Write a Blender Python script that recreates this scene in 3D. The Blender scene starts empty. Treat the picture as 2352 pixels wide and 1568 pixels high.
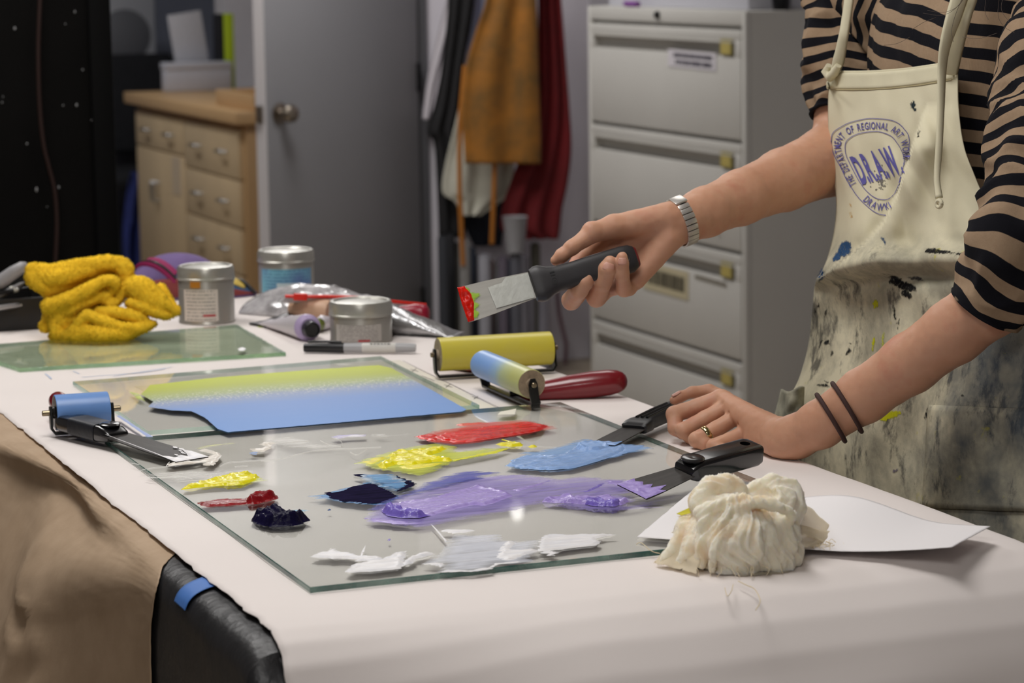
import bpy, bmesh, math, random
import numpy as np
from mathutils import Vector, Matrix, noise, geometry

random.seed(7)
SC = bpy.context.scene
COL = SC.collection
# ------------------------------------------------------------------ camera
H = 0.90                                   # table height
FPX = 6000.0                               # focal length, in pixels of the 2352 x 1568 frame
RT = Vector((0.92722833, -0.374234, -0.01401898))
UP = Vector((0.06809565, 0.13167195, 0.98895171))
FW = Vector((0.36825344, 0.91793868, -0.14757368))
CAM = Vector((-0.71197273, -2.29337742, 0.59523607 + H))
cd = bpy.data.cameras.new('camera')
cam = bpy.data.objects.new('camera', cd)
COL.objects.link(cam)
m3 = Matrix((RT, UP, -FW)).transposed()
cam.matrix_world = Matrix.Translation(CAM) @ m3.to_4x4()
cd.sensor_width = 22.3
cd.lens = FPX * 22.3 / 2352
cd.clip_start = 0.05
cd.dof.use_dof = True
cd.dof.focus_distance = 2.92
cd.dof.aperture_fstop = 5.6
SC.camera = cam
# ------------------------------------------------------------------ world, lights, exposure
wd = bpy.data.worlds.new('world')
SC.world = wd
wd.use_nodes = True
wd.node_tree.nodes['Background'].inputs[0].default_value = (1, 0.96, 0.9, 1)
wd.node_tree.nodes['Background'].inputs[1].default_value = 0.12
SC.view_settings.view_transform = 'Standard'
SC.view_settings.look = 'None'
SC.view_settings.gamma = 1
SC.view_settings.exposure = -0.45
SC.cycles.use_denoising = True
SC.cycles.max_bounces = 8
SC.cycles.transparent_max_bounces = 24
SC.cycles.caustics_reflective = False
SC.cycles.caustics_refractive = False


def area(name, loc, size, power, rot=(0, 0, 0), col=(1, 0.975, 0.955)):
    l = bpy.data.lights.new(name, 'AREA')
    l.shape = 'RECTANGLE'
    l.size, l.size_y = size
    l.energy = power
    l.color = col
    o = bpy.data.objects.new(name, l)
    COL.objects.link(o)
    o.location = loc
    o.rotation_euler = rot
    return o


CEIL = 2.75
LAMPS = [(0.0, 0.4, 26), (-0.2, 2.4, 24), (1.3, 2.2, 6), (-1.0, -2.4, 40), (1.6, 5.3, 44), (-0.9, 5.0, 16)]
for x, y, p in LAMPS:
    area('ceiling_light_source', (x, y, CEIL - 0.09), (0.5, 1.15), p)
area('far_room_light_source', (0.9, 8.2, CEIL - 0.09), (0.5, 1.15), 34, col=(0.92, 0.95, 1))


# ------------------------------------------------------------------ helpers: pixels of the photograph to the place they show
def ray(px, py):
    return FW + RT * ((px - 1176.0) / FPX) - UP * ((py - 784.0) / FPX)


def at(px, py, d):
    return CAM + ray(px, py) * d


def on(px, py, z=0.0):
    r = ray(px, py)
    return CAM + r * ((z + H - CAM.z) / r.z)


def onY(px, py, y):
    r = ray(px, py)
    return CAM + r * ((y - CAM.y) / r.y)


def onX(px, py, x):
    r = ray(px, py)
    return CAM + r * ((x - CAM.x) / r.x)


def proj(p):
    d = Vector(p) - CAM
    z = d.dot(FW)
    return 1176 + FPX * d.dot(RT) / z, 784 - FPX * d.dot(UP) / z


def s2l(v):
    v = v / 255.0
    return v / 12.92 if v <= 0.04045 else ((v + 0.055) / 1.055) ** 2.4


def rgb(r, g, b, k=1.0):
    return (min(1, s2l(r) * k), min(1, s2l(g) * k), min(1, s2l(b) * k), 1)


# ------------------------------------------------------------------ helpers: materials
class NT:
    def __init__(self, name):
        self.m = bpy.data.materials.new(name)
        self.m.use_nodes = True
        self.t = self.m.node_tree
        self.n = self.t.nodes
        self.b = self.n['Principled BSDF']
        self.out = self.n['Material Output']
        self._co = None

    def add(self, typ, **kw):
        nd = self.n.new(typ)
        for k, v in kw.items():
            setattr(nd, k, v)
        return nd

    def link(self, a, b):
        self.t.links.new(a, b)

    def setin(self, sock, v):
        if hasattr(v, 'is_output') or isinstance(v, bpy.types.NodeSocket):
            self.link(v, sock)
        else:
            sock.default_value = v

    def co(self, kind='Object'):
        if self._co is None:
            self._co = self.add('ShaderNodeTexCoord')
        return self._co.outputs[kind]

    def mapping(self, vec, scale=(1, 1, 1), rot=(0, 0, 0), loc=(0, 0, 0)):
        mp = self.add('ShaderNodeMapping')
        self.link(vec, mp.inputs[0])
        mp.inputs['Scale'].default_value = scale
        mp.inputs['Rotation'].default_value = rot
        mp.inputs['Location'].default_value = loc
        return mp.outputs[0]

    def noise(self, scale=10, detail=4, rough=0.55, vec=None, dist=0.0):
        nd = self.add('ShaderNodeTexNoise')
        nd.inputs['Scale'].default_value = scale
        nd.inputs['Detail'].default_value = detail
        nd.inputs['Roughness'].default_value = rough
        nd.inputs['Distortion'].default_value = dist
        self.link(vec if vec is not None else self.co(), nd.inputs['Vector'])
        return nd.outputs['Fac']

    def ramp(self, fac, stops, interp='LINEAR'):
        nd = self.add('ShaderNodeValToRGB')
        e = nd.color_ramp
        e.interpolation = interp
        while len(e.elements) < len(stops):
            e.elements.new(0.5)
        for el, (p, c) in zip(e.elements, stops):
            el.position = p
            el.color = c if not isinstance(c, (int, float)) else (c, c, c, 1)
        self.link(fac, nd.inputs[0])
        return nd.outputs[0]

    def mix(self, fac, a, b, blend='MIX'):
        nd = self.add('ShaderNodeMix', data_type='RGBA', blend_type=blend)
        self.setin(nd.inputs[0], fac)
        self.setin(nd.inputs[6], a)
        self.setin(nd.inputs[7], b)
        return nd.outputs[2]

    def math(self, op, a, b=0.0, c=0.0, clamp=False):
        nd = self.add('ShaderNodeMath', operation=op, use_clamp=clamp)
        self.setin(nd.inputs[0], a)
        self.setin(nd.inputs[1], b)
        if op in ('MULTIPLY_ADD', 'SMOOTH_MIN', 'SMOOTH_MAX'):
            self.setin(nd.inputs[2], c)
        return nd.outputs[0]

    def sep(self, vec):
        nd = self.add('ShaderNodeSeparateXYZ')
        self.link(vec, nd.inputs[0])
        return nd.outputs

    def bump(self, height, strength=0.3, dist=0.002):
        nd = self.add('ShaderNodeBump')
        nd.inputs['Strength'].default_value = strength
        nd.inputs['Distance'].default_value = dist
        self.link(height, nd.inputs['Height'])
        self.link(nd.outputs[0], self.b.inputs['Normal'])
        return nd

    def alpha(self, fac):
        """fac 1 = the paint itself, 0 = nothing there"""
        tr = self.add('ShaderNodeBsdfTransparent')
        mx = self.add('ShaderNodeMixShader')
        self.setin(mx.inputs[0], fac)
        self.link(tr.outputs[0], mx.inputs[1])
        self.link(self.b.outputs[0], mx.inputs[2])
        self.link(mx.outputs[0], self.out.inputs[0])
        return tr


def M(name, col, rough=0.5, metal=0.0, var=0.0, vscale=25, bump=0.0, bscale=200, bdist=0.002, coat=0.0, spec=0.5,
      sss=0.0, sheen=0.0, stretch=(1, 1, 1), col2=None, emit=0.0):
    nt = NT(name)
    b = nt.b
    b.inputs['Roughness'].default_value = rough
    b.inputs['Metallic'].default_value = metal
    b.inputs['Coat Weight'].default_value = coat
    b.inputs['Coat Roughness'].default_value = 0.08
    b.inputs['Specular IOR Level'].default_value = spec
    b.inputs['Sheen Weight'].default_value = sheen
    if sss:
        b.inputs['Subsurface Weight'].default_value = sss
        b.inputs['Subsurface Radius'].default_value = (1, 0.45, 0.25)
        b.inputs['Subsurface Scale'].default_value = 0.006
    if var or col2:
        vec = nt.mapping(nt.co(), stretch)
        f = nt.noise(vscale, 5, 0.6, vec)
        if col2 is None:
            lo = tuple(x * (1 - var) for x in col[:3]) + (1,)
            hi = tuple(min(1, x * (1 + var)) for x in col[:3]) + (1,)
        else:
            lo, hi = col, col2
        c = nt.ramp(f, [(0.3, lo), (0.7, hi)])
        nt.link(c, b.inputs['Base Color'])
    else:
        b.inputs['Base Color'].default_value = col
    if bump:
        nt.bump(nt.noise(bscale, 4, 0.6, nt.mapping(nt.co(), stretch)), bump, bdist)
    if emit:
        b.inputs['Emission Color'].default_value = col
        b.inputs['Emission Strength'].default_value = emit
    return nt.m


# ------------------------------------------------------------------ helpers: objects
def thing(name, label, cat, loc=(0, 0, 0), mat=None, group=None):
    o = bpy.data.objects.new(name, None)
    COL.objects.link(o)
    o.empty_display_size = 0.05
    o.matrix_world = mat if mat is not None else Matrix.Translation(Vector(loc))
    o['label'] = label
    o['category'] = cat
    if group:
        o['group'] = group
    return o


def tag(o, label=None, cat=None, group=None, kind=None):
    if label:
        o['label'] = label
    if cat:
        o['category'] = cat
    if group:
        o['group'] = group
    if kind:
        o['kind'] = kind
    return o


def finish(me, mat, smooth):
    if mat is not None:
        for mm in (mat if isinstance(mat, (list, tuple)) else [mat]):
            me.materials.append(mm)
    if smooth:
        me.polygons.foreach_set('use_smooth', [True] * len(me.polygons))
        if smooth != 'all':
            me.set_sharp_from_angle(angle=math.radians(smooth if isinstance(smooth, (int, float)) and smooth > 1 else 40))
    me.update()


def wmat(p):
    """world matrix of a (possibly parented) object from its own transforms"""
    m = p.matrix_basis.copy()
    while p.parent:
        p = p.parent
        m = p.matrix_basis @ m
    return m


def link(name, me, parent=None, loc=None, world=False):
    o = bpy.data.objects.new(name, me)
    COL.objects.link(o)
    if parent is not None:
        o.parent = parent
        if world:
            me.transform(wmat(parent).inverted())
    if loc is not None:
        o.location = loc
    return o


def pyobj(name, verts, faces, mat, parent=None, smooth=40, world=False, uvs=None, solid=0.0, recenter=False):
    me = bpy.data.meshes.new(name)
    me.from_pydata([tuple(v) for v in verts], [], [tuple(f) for f in faces])
    if uvs is not None:
        ul = me.uv_layers.new(name='uv')
        li = np.zeros(len(me.loops), dtype=np.int32)
        me.loops.foreach_get('vertex_index', li)
        ul.data.foreach_set('uv', np.asarray(uvs, dtype=np.float32)[li].ravel())
    finish(me, mat, smooth)
    base = None
    if recenter and parent is None:
        v = np.array([tuple(p) for p in verts])
        base = Vector(((v[:, 0].min() + v[:, 0].max()) / 2, (v[:, 1].min() + v[:, 1].max()) / 2, v[:, 2].min()))
        me.transform(Matrix.Translation(-base))
    o = link(name, me, parent, base, world)
    if solid:
        md = o.modifiers.new('solid', 'SOLIDIFY')
        md.thickness = solid
        md.offset = 0
    return o


def bmobj(name, bm, mat, parent=None, smooth=40, world=False, recenter=False):
    me = bpy.data.meshes.new(name)
    bmesh.ops.recalc_face_normals(bm, faces=bm.faces)
    bm.to_mesh(me)
    bm.free()
    finish(me, mat, smooth)
    base = None
    if recenter and parent is None:
        v = np.array([tuple(p.co) for p in me.vertices])
        base = Vector(((v[:, 0].min() + v[:, 0].max()) / 2, (v[:, 1].min() + v[:, 1].max()) / 2, v[:, 2].min()))
        me.transform(Matrix.Translation(-base))
    return link(name, me, parent, base, world)


def addbox(bm, lo, hi, bev=0.0, mx=None, seg=2):
    lo, hi = Vector(lo), Vector(hi)
    r = bmesh.ops.create_cube(bm, size=1.0)
    vs = r['verts']
    c, s = (lo + hi) / 2, hi - lo
    for v in vs:
        v.co = Vector((v.co.x * s.x + c.x, v.co.y * s.y + c.y, v.co.z * s.z + c.z))
    if bev:
        es = list({e for v in vs for e in v.link_edges})
        r = bmesh.ops.bevel(bm, geom=es, offset=bev, segments=seg, profile=0.5, affect='EDGES')
        vs = list({v for f in r['faces'] for v in f.verts} | {v for v in vs if v.is_valid})
    if mx is not None:
        for v in vs:
            v.co = mx @ v.co
    return vs


def box(name, lo, hi, mat, parent=None, bev=0.0, mx=None, smooth=40, world=False, recenter=False):
    bm = bmesh.new()
    addbox(bm, lo, hi, bev, mx)
    return bmobj(name, bm, mat, parent, smooth, world, recenter)


def loft(rings, closed=True, cap0=True, cap1=True):
    """rings: lists of equal length of points -> verts, faces, uvs"""
    n, k = len(rings), len(rings[0])
    V = [Vector(p) for r in rings for p in r]
    F = []
    for i in range(n - 1):
        for j in range(k if closed else k - 1):
            a, b = i * k + j, i * k + (j + 1) % k
            F.append((a, b, b + k, a + k))
    uv = [(j / k, i / max(1, n - 1)) for i in range(n) for j in range(k)]
    if closed and cap0:
        F.append(tuple(reversed(range(k))))
    if closed and cap1:
        F.append(tuple(range((n - 1) * k, n * k)))
    return V, F, uv


def frames(path, up=Vector((0, 0, 1))):
    path = [Vector(p) for p in path]
    out = []
    n0 = None
    for i, p in enumerate(path):
        t = (path[min(i + 1, len(path) - 1)] - path[max(i - 1, 0)]).normalized()
        if n0 is None:
            n0 = up - t * up.dot(t)
            if n0.length < 1e-4:
                n0 = Vector((1, 0, 0)) - t * t.x
            n0.normalize()
        else:
            n0 = (n0 - t * n0.dot(t)).normalized()
        out.append((p, t, n0.copy(), t.cross(n0)))
    return out


def tube_rings(path, rad, k=12, flat=1.0, up=Vector((0, 0, 1))):
    R = []
    for i, (p, t, n, b) in enumerate(frames(path, up)):
        r = rad[i] if isinstance(rad, (list, tuple)) else rad
        R.append([p + n * (math.cos(a) * r * flat) + b * (math.sin(a) * r) for a in [2 * math.pi * j / k for j in range(k)]])
    return R


def tube(name, path, rad, mat, parent=None, k=12, flat=1.0, up=Vector((0, 0, 1)), world=False, smooth=50, recenter=False):
    V, F, uv = loft(tube_rings(path, rad, k, flat, up))
    return pyobj(name, V, F, mat, parent, smooth, world, uv, recenter=recenter)


def lathe_rings(prof, k=32, axis='z'):
    R = []
    for r, h in prof:
        ring = []
        for j in range(k):
            a = 2 * math.pi * j / k
            x, y = r * math.cos(a), r * math.sin(a)
            ring.append({'z': (x, y, h), 'x': (h, x, y), 'y': (y, h, x)}[axis])
        R.append(ring)
    return R


def lathe(name, prof, mat, parent=None, k=32, axis='z', smooth=35, mx=None, world=False, recenter=False):
    V, F, uv = loft(lathe_rings(prof, k, axis))
    if mx is not None:
        V = [mx @ v for v in V]
    return pyobj(name, V, F, mat, parent, smooth, world, uv, recenter=recenter)


def spline(pts, n):
    """Catmull-Rom through points (any dimension) -> n samples"""
    P = np.array([list(p) for p in pts], float)
    m = len(P)
    out = []
    for u in np.linspace(0, m - 1, n):
        i = min(int(u), m - 2)
        t = u - i
        p0, p1, p2, p3 = P[max(i - 1, 0)], P[i], P[i + 1], P[min(i + 2, m - 1)]
        out.append(0.5 * (2 * p1 + (p2 - p0) * t + (2 * p0 - 5 * p1 + 4 * p2 - p3) * t * t + (3 * p1 - p0 - 3 * p2 + p3) * t ** 3))
    return np.array(out)


def sheet(G, uvs=True):
    """G: array rows x cols x 3 -> verts, faces, uv"""
    G = np.asarray(G, float)
    r, c = G.shape[:2]
    V = G.reshape(-1, 3)
    F = [(i * c + j, i * c + j + 1, (i + 1) * c + j + 1, (i + 1) * c + j) for i in range(r - 1) for j in range(c - 1)]
    uv = [(j / (c - 1), 1 - i / (r - 1)) for i in range(r) for j in range(c)]
    return V, F, uv


def nz(x, y, z=0.0):
    return noise.noise(Vector((x, y, z)))


def frame_mat(o, x, z=(0, 0, 1)):
    """matrix with origin o, x axis along x, z as near z as it can"""
    x = Vector(x).normalized()
    z = Vector(z)
    z = (z - x * z.dot(x)).normalized()
    y = z.cross(x)
    m = Matrix((x, y, z)).transposed().to_4x4()
    m.translation = Vector(o)
    return m


def boolcut(o, cutter_me, op='DIFFERENCE'):
    c = bpy.data.objects.new('cutter', cutter_me)
    COL.objects.link(c)
    c.matrix_world = wmat(o)
    md = o.modifiers.new('b', 'BOOLEAN')
    md.object = c
    md.operation = op
    md.solver = 'EXACT'
    bpy.context.view_layer.update()
    dg = bpy.context.evaluated_depsgraph_get()
    me = bpy.data.meshes.new_from_object(o.evaluated_get(dg))
    o.modifiers.clear()
    old = o.data
    o.data = me
    me.name = old.name
    me.polygons.foreach_set('use_smooth', [True] * len(me.polygons))
    me.set_sharp_from_angle(angle=math.radians(35))
    bpy.data.objects.remove(c)


def cyl_mesh(p0, p1, r, k=24):
    V, F, _ = loft(tube_rings([p0, p1], r, k))
    me = bpy.data.meshes.new('cut')
    me.from_pydata([tuple(v) for v in V], [], F)
    bm = bmesh.new()
    bm.from_mesh(me)
    bmesh.ops.recalc_face_normals(bm, faces=bm.faces)
    bm.to_mesh(me)
    bm.free()
    return me


# ------------------------------------------------------------------ helpers: soft bodies as one continuous surface (distance field + surface nets)
class Field:
    def __init__(self, lo, hi, h):
        self.lo = np.array(lo, float)
        self.h = h
        self.n = np.maximum(np.ceil((np.array(hi) - self.lo) / h).astype(int) + 1, 4)
        self.g = np.full(self.n, 0.05, np.float32)

    def region(self, a, b):
        i0 = np.clip(np.floor((a - self.lo) / self.h).astype(int), 0, self.n - 1)
        i1 = np.clip(np.ceil((b - self.lo) / self.h).astype(int) + 1, 1, self.n)
        sl = tuple(slice(p, q) for p, q in zip(i0, i1))
        ax = [self.lo[k] + self.h * np.arange(i0[k], i1[k]) for k in range(3)]
        return sl, np.meshgrid(*ax, indexing='ij')

    def blend(self, sl, d, k, sub=False):
        a = self.g[sl]
        if a.size == 0:
            return
        if sub:
            hh = np.clip(0.5 - 0.5 * (a + d) / k, 0, 1)
            self.g[sl] = a * (1 - hh) - d * hh + k * hh * (1 - hh)
        else:
            hh = np.clip(0.5 + 0.5 * (a - d) / k, 0, 1)
            self.g[sl] = a * (1 - hh) + d * hh - k * hh * (1 - hh)

    def cone(self, p, q, r0, r1, k=0.006, flat=None, fdir=None, sub=False):
        """tapered capsule; flat<1 squashes it along fdir"""
        p, q = np.array(p, float), np.array(q, float)
        R = max(r0, r1) * (1 if not flat else max(1, flat)) + k * 2 + self.h * 2 + 0.004
        sl, (X, Y, Z) = self.region(np.minimum(p, q) - R, np.maximum(p, q) + R)
        if X.size == 0:
            return
        ax = q - p
        L2 = max(ax @ ax, 1e-12)
        dx, dy, dz = X - p[0], Y - p[1], Z - p[2]
        t = np.clip((dx * ax[0] + dy * ax[1] + dz * ax[2]) / L2, 0, 1)
        dx, dy, dz = dx - t * ax[0], dy - t * ax[1], dz - t * ax[2]
        if flat:
            f = np.array(fdir, float)
            f = f / np.linalg.norm(f)
            s = dx * f[0] + dy * f[1] + dz * f[2]
            e = (1 / flat - 1) * s
            dx, dy, dz = dx + e * f[0], dy + e * f[1], dz + e * f[2]
        d = np.sqrt(dx * dx + dy * dy + dz * dz) - (r0 + (r1 - r0) * t)
        self.blend(sl, d.astype(np.float32), k, sub)

    def chain(self, pts, rad, k=0.006, **kw):
        for i in range(len(pts) - 1):
            self.cone(pts[i], pts[i + 1], rad[i], rad[i + 1], k, **kw)

    def ell(self, c, r, axes=None, k=0.006, sub=False):
        c = np.array(c, float)
        r = np.array(r, float)
        A = np.array(axes if axes is not None else np.eye(3), float)
        R = r.max() + 2 * k + 2 * self.h + 0.004
        sl, (X, Y, Z) = self.region(c - R, c + R)
        if X.size == 0:
            return
        P = np.stack([X - c[0], Y - c[1], Z - c[2]], -1) @ A.T
        q = np.linalg.norm(P / r, axis=-1)
        q2 = np.linalg.norm(P / (r * r), axis=-1)
        d = q * (q - 1) / np.maximum(q2, 1e-9)
        self.blend(sl, d.astype(np.float32), k, sub)

    def wrinkle(self, amp, scale, seed=0, ridged=False):
        """bend the surface with noise, near the surface only"""
        idx = np.argwhere(np.abs(self.g) < amp * 2 + 2 * self.h)
        for i, j, k in idx:
            v = Vector((self.lo[0] + i * self.h, self.lo[1] + j * self.h, self.lo[2] + k * self.h)) * scale
            w = noise.noise(v + Vector((seed, 0, 0)))
            if ridged:
                w = 0.5 - abs(w) * 2
            self.g[i, j, k] += amp * w

    def mesh(self, smooth=2):
        g = self.g
        s = g < 0
        n = np.array(g.shape)
        c = np.zeros(n - 1, np.int8)
        offs = [(a, b, d) for a in (0, 1) for b in (0, 1) for d in (0, 1)]

        def sh(A, o):
            return A[o[0]:o[0] + n[0] - 1, o[1]:o[1] + n[1] - 1, o[2]:o[2] + n[2] - 1]
        for o in offs:
            c += sh(s, o)
        mixed = (c > 0) & (c < 8)
        I = np.argwhere(mixed)
        idx = -np.ones(n - 1, np.int64)
        idx[mixed] = np.arange(len(I))
        pos = np.zeros((len(I), 3))
        cnt = np.zeros(len(I))
        for a in offs:
            for ax in range(3):
                if a[ax]:
                    continue
                b = list(a)
                b[ax] = 1
                ga = g[I[:, 0] + a[0], I[:, 1] + a[1], I[:, 2] + a[2]]
                gb = g[I[:, 0] + b[0], I[:, 1] + b[1], I[:, 2] + b[2]]
                cr = (ga < 0) != (gb < 0)
                t = ga[cr] / (ga[cr] - gb[cr])
                p = np.tile(np.array(a, float), (cr.sum(), 1))
                p[:, ax] += t
                pos[cr] += p
                cnt[cr] += 1
        V = (I + pos / cnt[:, None]) * self.h + self.lo
        faces = []
        for ax in range(3):
            o1, o2 = [(1, 2), (2, 0), (0, 1)][ax]
            A = [slice(None)] * 3
            B = [slice(None)] * 3
            A[ax] = slice(0, n[ax] - 1)
            B[ax] = slice(1, n[ax])
            sa, sb = s[tuple(A)], s[tuple(B)]
            E = np.argwhere(sa != sb)
            ok = (E[:, o1] > 0) & (E[:, o2] > 0) & (E[:, o1] < n[o1] - 1) & (E[:, o2] < n[o2] - 1)
            E = E[ok]
            e1 = np.zeros(3, int)
            e1[o1] = 1
            e2 = np.zeros(3, int)
            e2[o2] = 1
            q = [E - e1 - e2, E - e2, E, E - e1]
            ids = np.stack([idx[p[:, 0], p[:, 1], p[:, 2]] for p in q], 1)
            inside = sa[E[:, 0], E[:, 1], E[:, 2]]
            ids[~inside] = ids[~inside][:, ::-1]
            faces.append(ids)
        Fq = np.concatenate(faces)
        Fq = Fq[(Fq >= 0).all(1)]
        # a little Laplacian smoothing
        for _ in range(smooth):
            acc = np.zeros_like(V)
            ct = np.zeros(len(V))
            for k in range(4):
                a, b = Fq[:, k], Fq[:, (k + 1) % 4]
                np.add.at(acc, a, V[b])
                np.add.at(ct, a, 1)
                np.add.at(acc, b, V[a])
                np.add.at(ct, b, 1)
            V = V * 0.4 + 0.6 * acc / np.maximum(ct, 1)[:, None]
        return V, Fq


def fast_mesh(name, V, F, mat, parent=None, world=True, smooth='all', recenter=False):
    me = bpy.data.meshes.new(name)
    k = F.shape[1]
    me.vertices.add(len(V))
    me.vertices.foreach_set('co', np.asarray(V, np.float32).ravel())
    me.loops.add(F.size)
    me.loops.foreach_set('vertex_index', F.astype(np.int32).ravel())
    me.polygons.add(len(F))
    me.polygons.foreach_set('loop_start', np.arange(0, F.size, k, dtype=np.int32))
    me.update(calc_edges=True)
    me.validate()
    finish(me, mat, smooth)
    base = None
    if recenter and parent is None:
        base = Vector(((V[:, 0].min() + V[:, 0].max()) / 2, (V[:, 1].min() + V[:, 1].max()) / 2, V[:, 2].min()))
        me.transform(Matrix.Translation(-base))
    return link(name, me, parent, base, world and parent is not None)


def cdt(poly, step, jitter=0.0, sx=1.0):
    """fill a 2-D polygon with triangles; step is the point spacing (in a space scaled by sx in x)"""
    P = [Vector((p[0] * sx, p[1])) for p in poly]
    n0 = len(P)
    E = [(i, (i + 1) % n0) for i in range(n0)]
    A = np.array([tuple(p) for p in P])
    lo, hi = A.min(0), A.max(0)
    gx, gy = np.meshgrid(np.arange(lo[0], hi[0], step), np.arange(lo[1], hi[1], step * 0.87))
    gx = gx + (np.arange(gx.shape[0]) % 2)[:, None] * step / 2
    Q = np.stack([gx.ravel(), gy.ravel()], 1)
    d = seg_dist(Q, A)
    ins = inside(Q, A) & (d > step * 0.45)
    Q = Q[ins]
    verts = P + [Vector(q) for q in Q]
    v, e, f, _, _, _ = geometry.delaunay_2d_cdt(verts, E, [], 1, 1e-7)
    v = np.array([(p.x / sx, p.y) for p in v])
    A = A / np.array([sx, 1])
    return v, f, seg_dist(v, A)


def seg_dist(Q, A):
    d = np.full(len(Q), 1e9)
    for i in range(len(A)):
        p, q = A[i], A[(i + 1) % len(A)]
        ax = q - p
        t = np.clip(((Q - p) @ ax) / max(ax @ ax, 1e-14), 0, 1)
        d = np.minimum(d, np.linalg.norm(Q - p - t[:, None] * ax, axis=1))
    return d


def inside(Q, A):
    r = np.zeros(len(Q), bool)
    j = len(A) - 1
    for i in range(len(A)):
        c = ((A[i, 1] > Q[:, 1]) != (A[j, 1] > Q[:, 1]))
        with np.errstate(divide='ignore', invalid='ignore'):
            x = (A[j, 0] - A[i, 0]) * (Q[:, 1] - A[i, 1]) / (A[j, 1] - A[i, 1]) + A[i, 0]
        r ^= c & (Q[:, 0] < x)
        j = i
    return r
# ================================================================== the room
PLASTER = M('plaster_grey', rgb(178, 176, 180), 0.8, var=0.04, vscale=3, bump=0.05)
PLASTER_R = M('plaster_pale', rgb(176, 173, 178), 0.75, var=0.04, vscale=3)
PLASTER_B = M('plaster_blue', rgb(158, 162, 178), 0.8, var=0.05, vscale=3)
FLOORM = M('concrete_floor', rgb(150, 138, 122), 0.5, var=0.10, vscale=2, bump=0.05)
CEILM = M('ceiling_white', rgb(200, 198, 194), 0.9, var=0.03)
METAL_DARK = M('dark_metal', rgb(40, 40, 42), 0.35, 0.8)


def struct(name, lo, hi, mat, bev=0.0, parent=None):
    o = box(name, lo, hi, mat, parent, bev, recenter=parent is None)
    if parent is None:
        o['kind'] = 'structure'
    return o


XR, XL, YB, YF = 3.14, -3.6, 6.5, -4.6
struct('floor', (XL, YF, -0.05), (XR + 1.2, 11.6, 0), FLOORM)
struct('ceiling', (XL, YF, CEIL), (XR + 1.2, 11.6, CEIL + 0.06), CEILM)
struct('wall_right', (XR, YF, 0), (XR + 0.1, YB, CEIL), PLASTER_R)
struct('wall_left', (XL - 0.1, YF, 0), (XL, 11.6, CEIL), PLASTER)
struct('wall_front', (XL, YF - 0.1, 0), (XR, YF, CEIL), PLASTER)
wb = struct('wall_back', (2.44, YB, 0), (XR + 0.1, YB + 0.12, CEIL), M('plaster_lavender', rgb(226, 222, 230), 0.8, var=0.03, vscale=3))
struct('wall_back_left', (XL, YB, 0), (0.4, YB + 0.12, CEIL), PLASTER)
struct('wall_far', (XL, 11.5, 0), (XR + 1.2, 11.6, CEIL), PLASTER_B)
struct('wall_far_right', (XR + 1.1, YB + 0.12, 0), (XR + 1.2, 11.5, CEIL), PLASTER_B)
struct('wall_lintel', (0.4, YB, 2.12), (2.44, YB + 0.12, CEIL), PLASTER)
struct('baseboard_right', (XR - 0.012, YF, 0), (XR, YB, 0.1), M('vinyl_base', rgb(60, 58, 58), 0.5), 0.003)
struct('trim_1', (2.44, YB - 0.02, 0), (2.50, YB + 0.14, 2.12), M('frame_grey', rgb(96, 96, 100), 0.5), 0.004)
# the pale corner of the wall behind the wooden cabinet
p = onY(522, 100, 9.7)
struct('wall_corner', (p.x, 9.7, 0), (p.x + 0.5, 9.9, CEIL), M('corner_white', rgb(238, 232, 234), 0.8, var=0.03))

# ceiling lights (fixtures of the area lights)
DIFF = M('diffuser', (1, 0.97, 0.93, 1), 0.5, emit=2.0)
HOUS = M('fixture_white', rgb(220, 220, 218), 0.5)
for i, (x, y, _) in enumerate(LAMPS + [(0.9, 8.2, 9)]):
    t = thing('ceiling_light', 'long white fluorescent ceiling light ' + ['above the near end of the table', 'above the far end of the table', 'above the filing cabinet', 'near the front wall', 'above the door and the hanging garments', 'beyond the black panel', 'in the room behind the door'][i], 'ceiling light', (x, y, CEIL - 0.085), group='ceiling lights')
    bm = bmesh.new()
    for sx in (-1, 1):
        addbox(bm, (sx * 0.29 - 0.02, -0.62, 0), (sx * 0.29 + 0.02, 0.62, 0.084), 0.004)
    for sy in (-1, 1):
        addbox(bm, (-0.27, sy * 0.60 - 0.02, 0), (0.27, sy * 0.60 + 0.02, 0.084), 0.004)
    bmobj('housing', bm, HOUS, t)
    box('diffuser', (-0.27, -0.58, 0.02), (0.27, 0.58, 0.03), DIFF, t)

# ------------------------------------------------------------------ grey door, open toward the table
hx, hy = 2.44, YB - 0.03
e = onY(600, 300, 6.04)
dv = (Vector((e.x, 6.04, 0)) - Vector((hx, hy, 0)))
DW = dv.length
dm = frame_mat((hx, hy, 0.01), dv)
DOORM = M('door_paint', rgb(140, 140, 144), 0.45, var=0.04, vscale=2, bump=0.03)
door = bpy.data.objects.new('door_1', None)
COL.objects.link(door)
door.matrix_world = dm
door['kind'] = 'structure'
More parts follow.
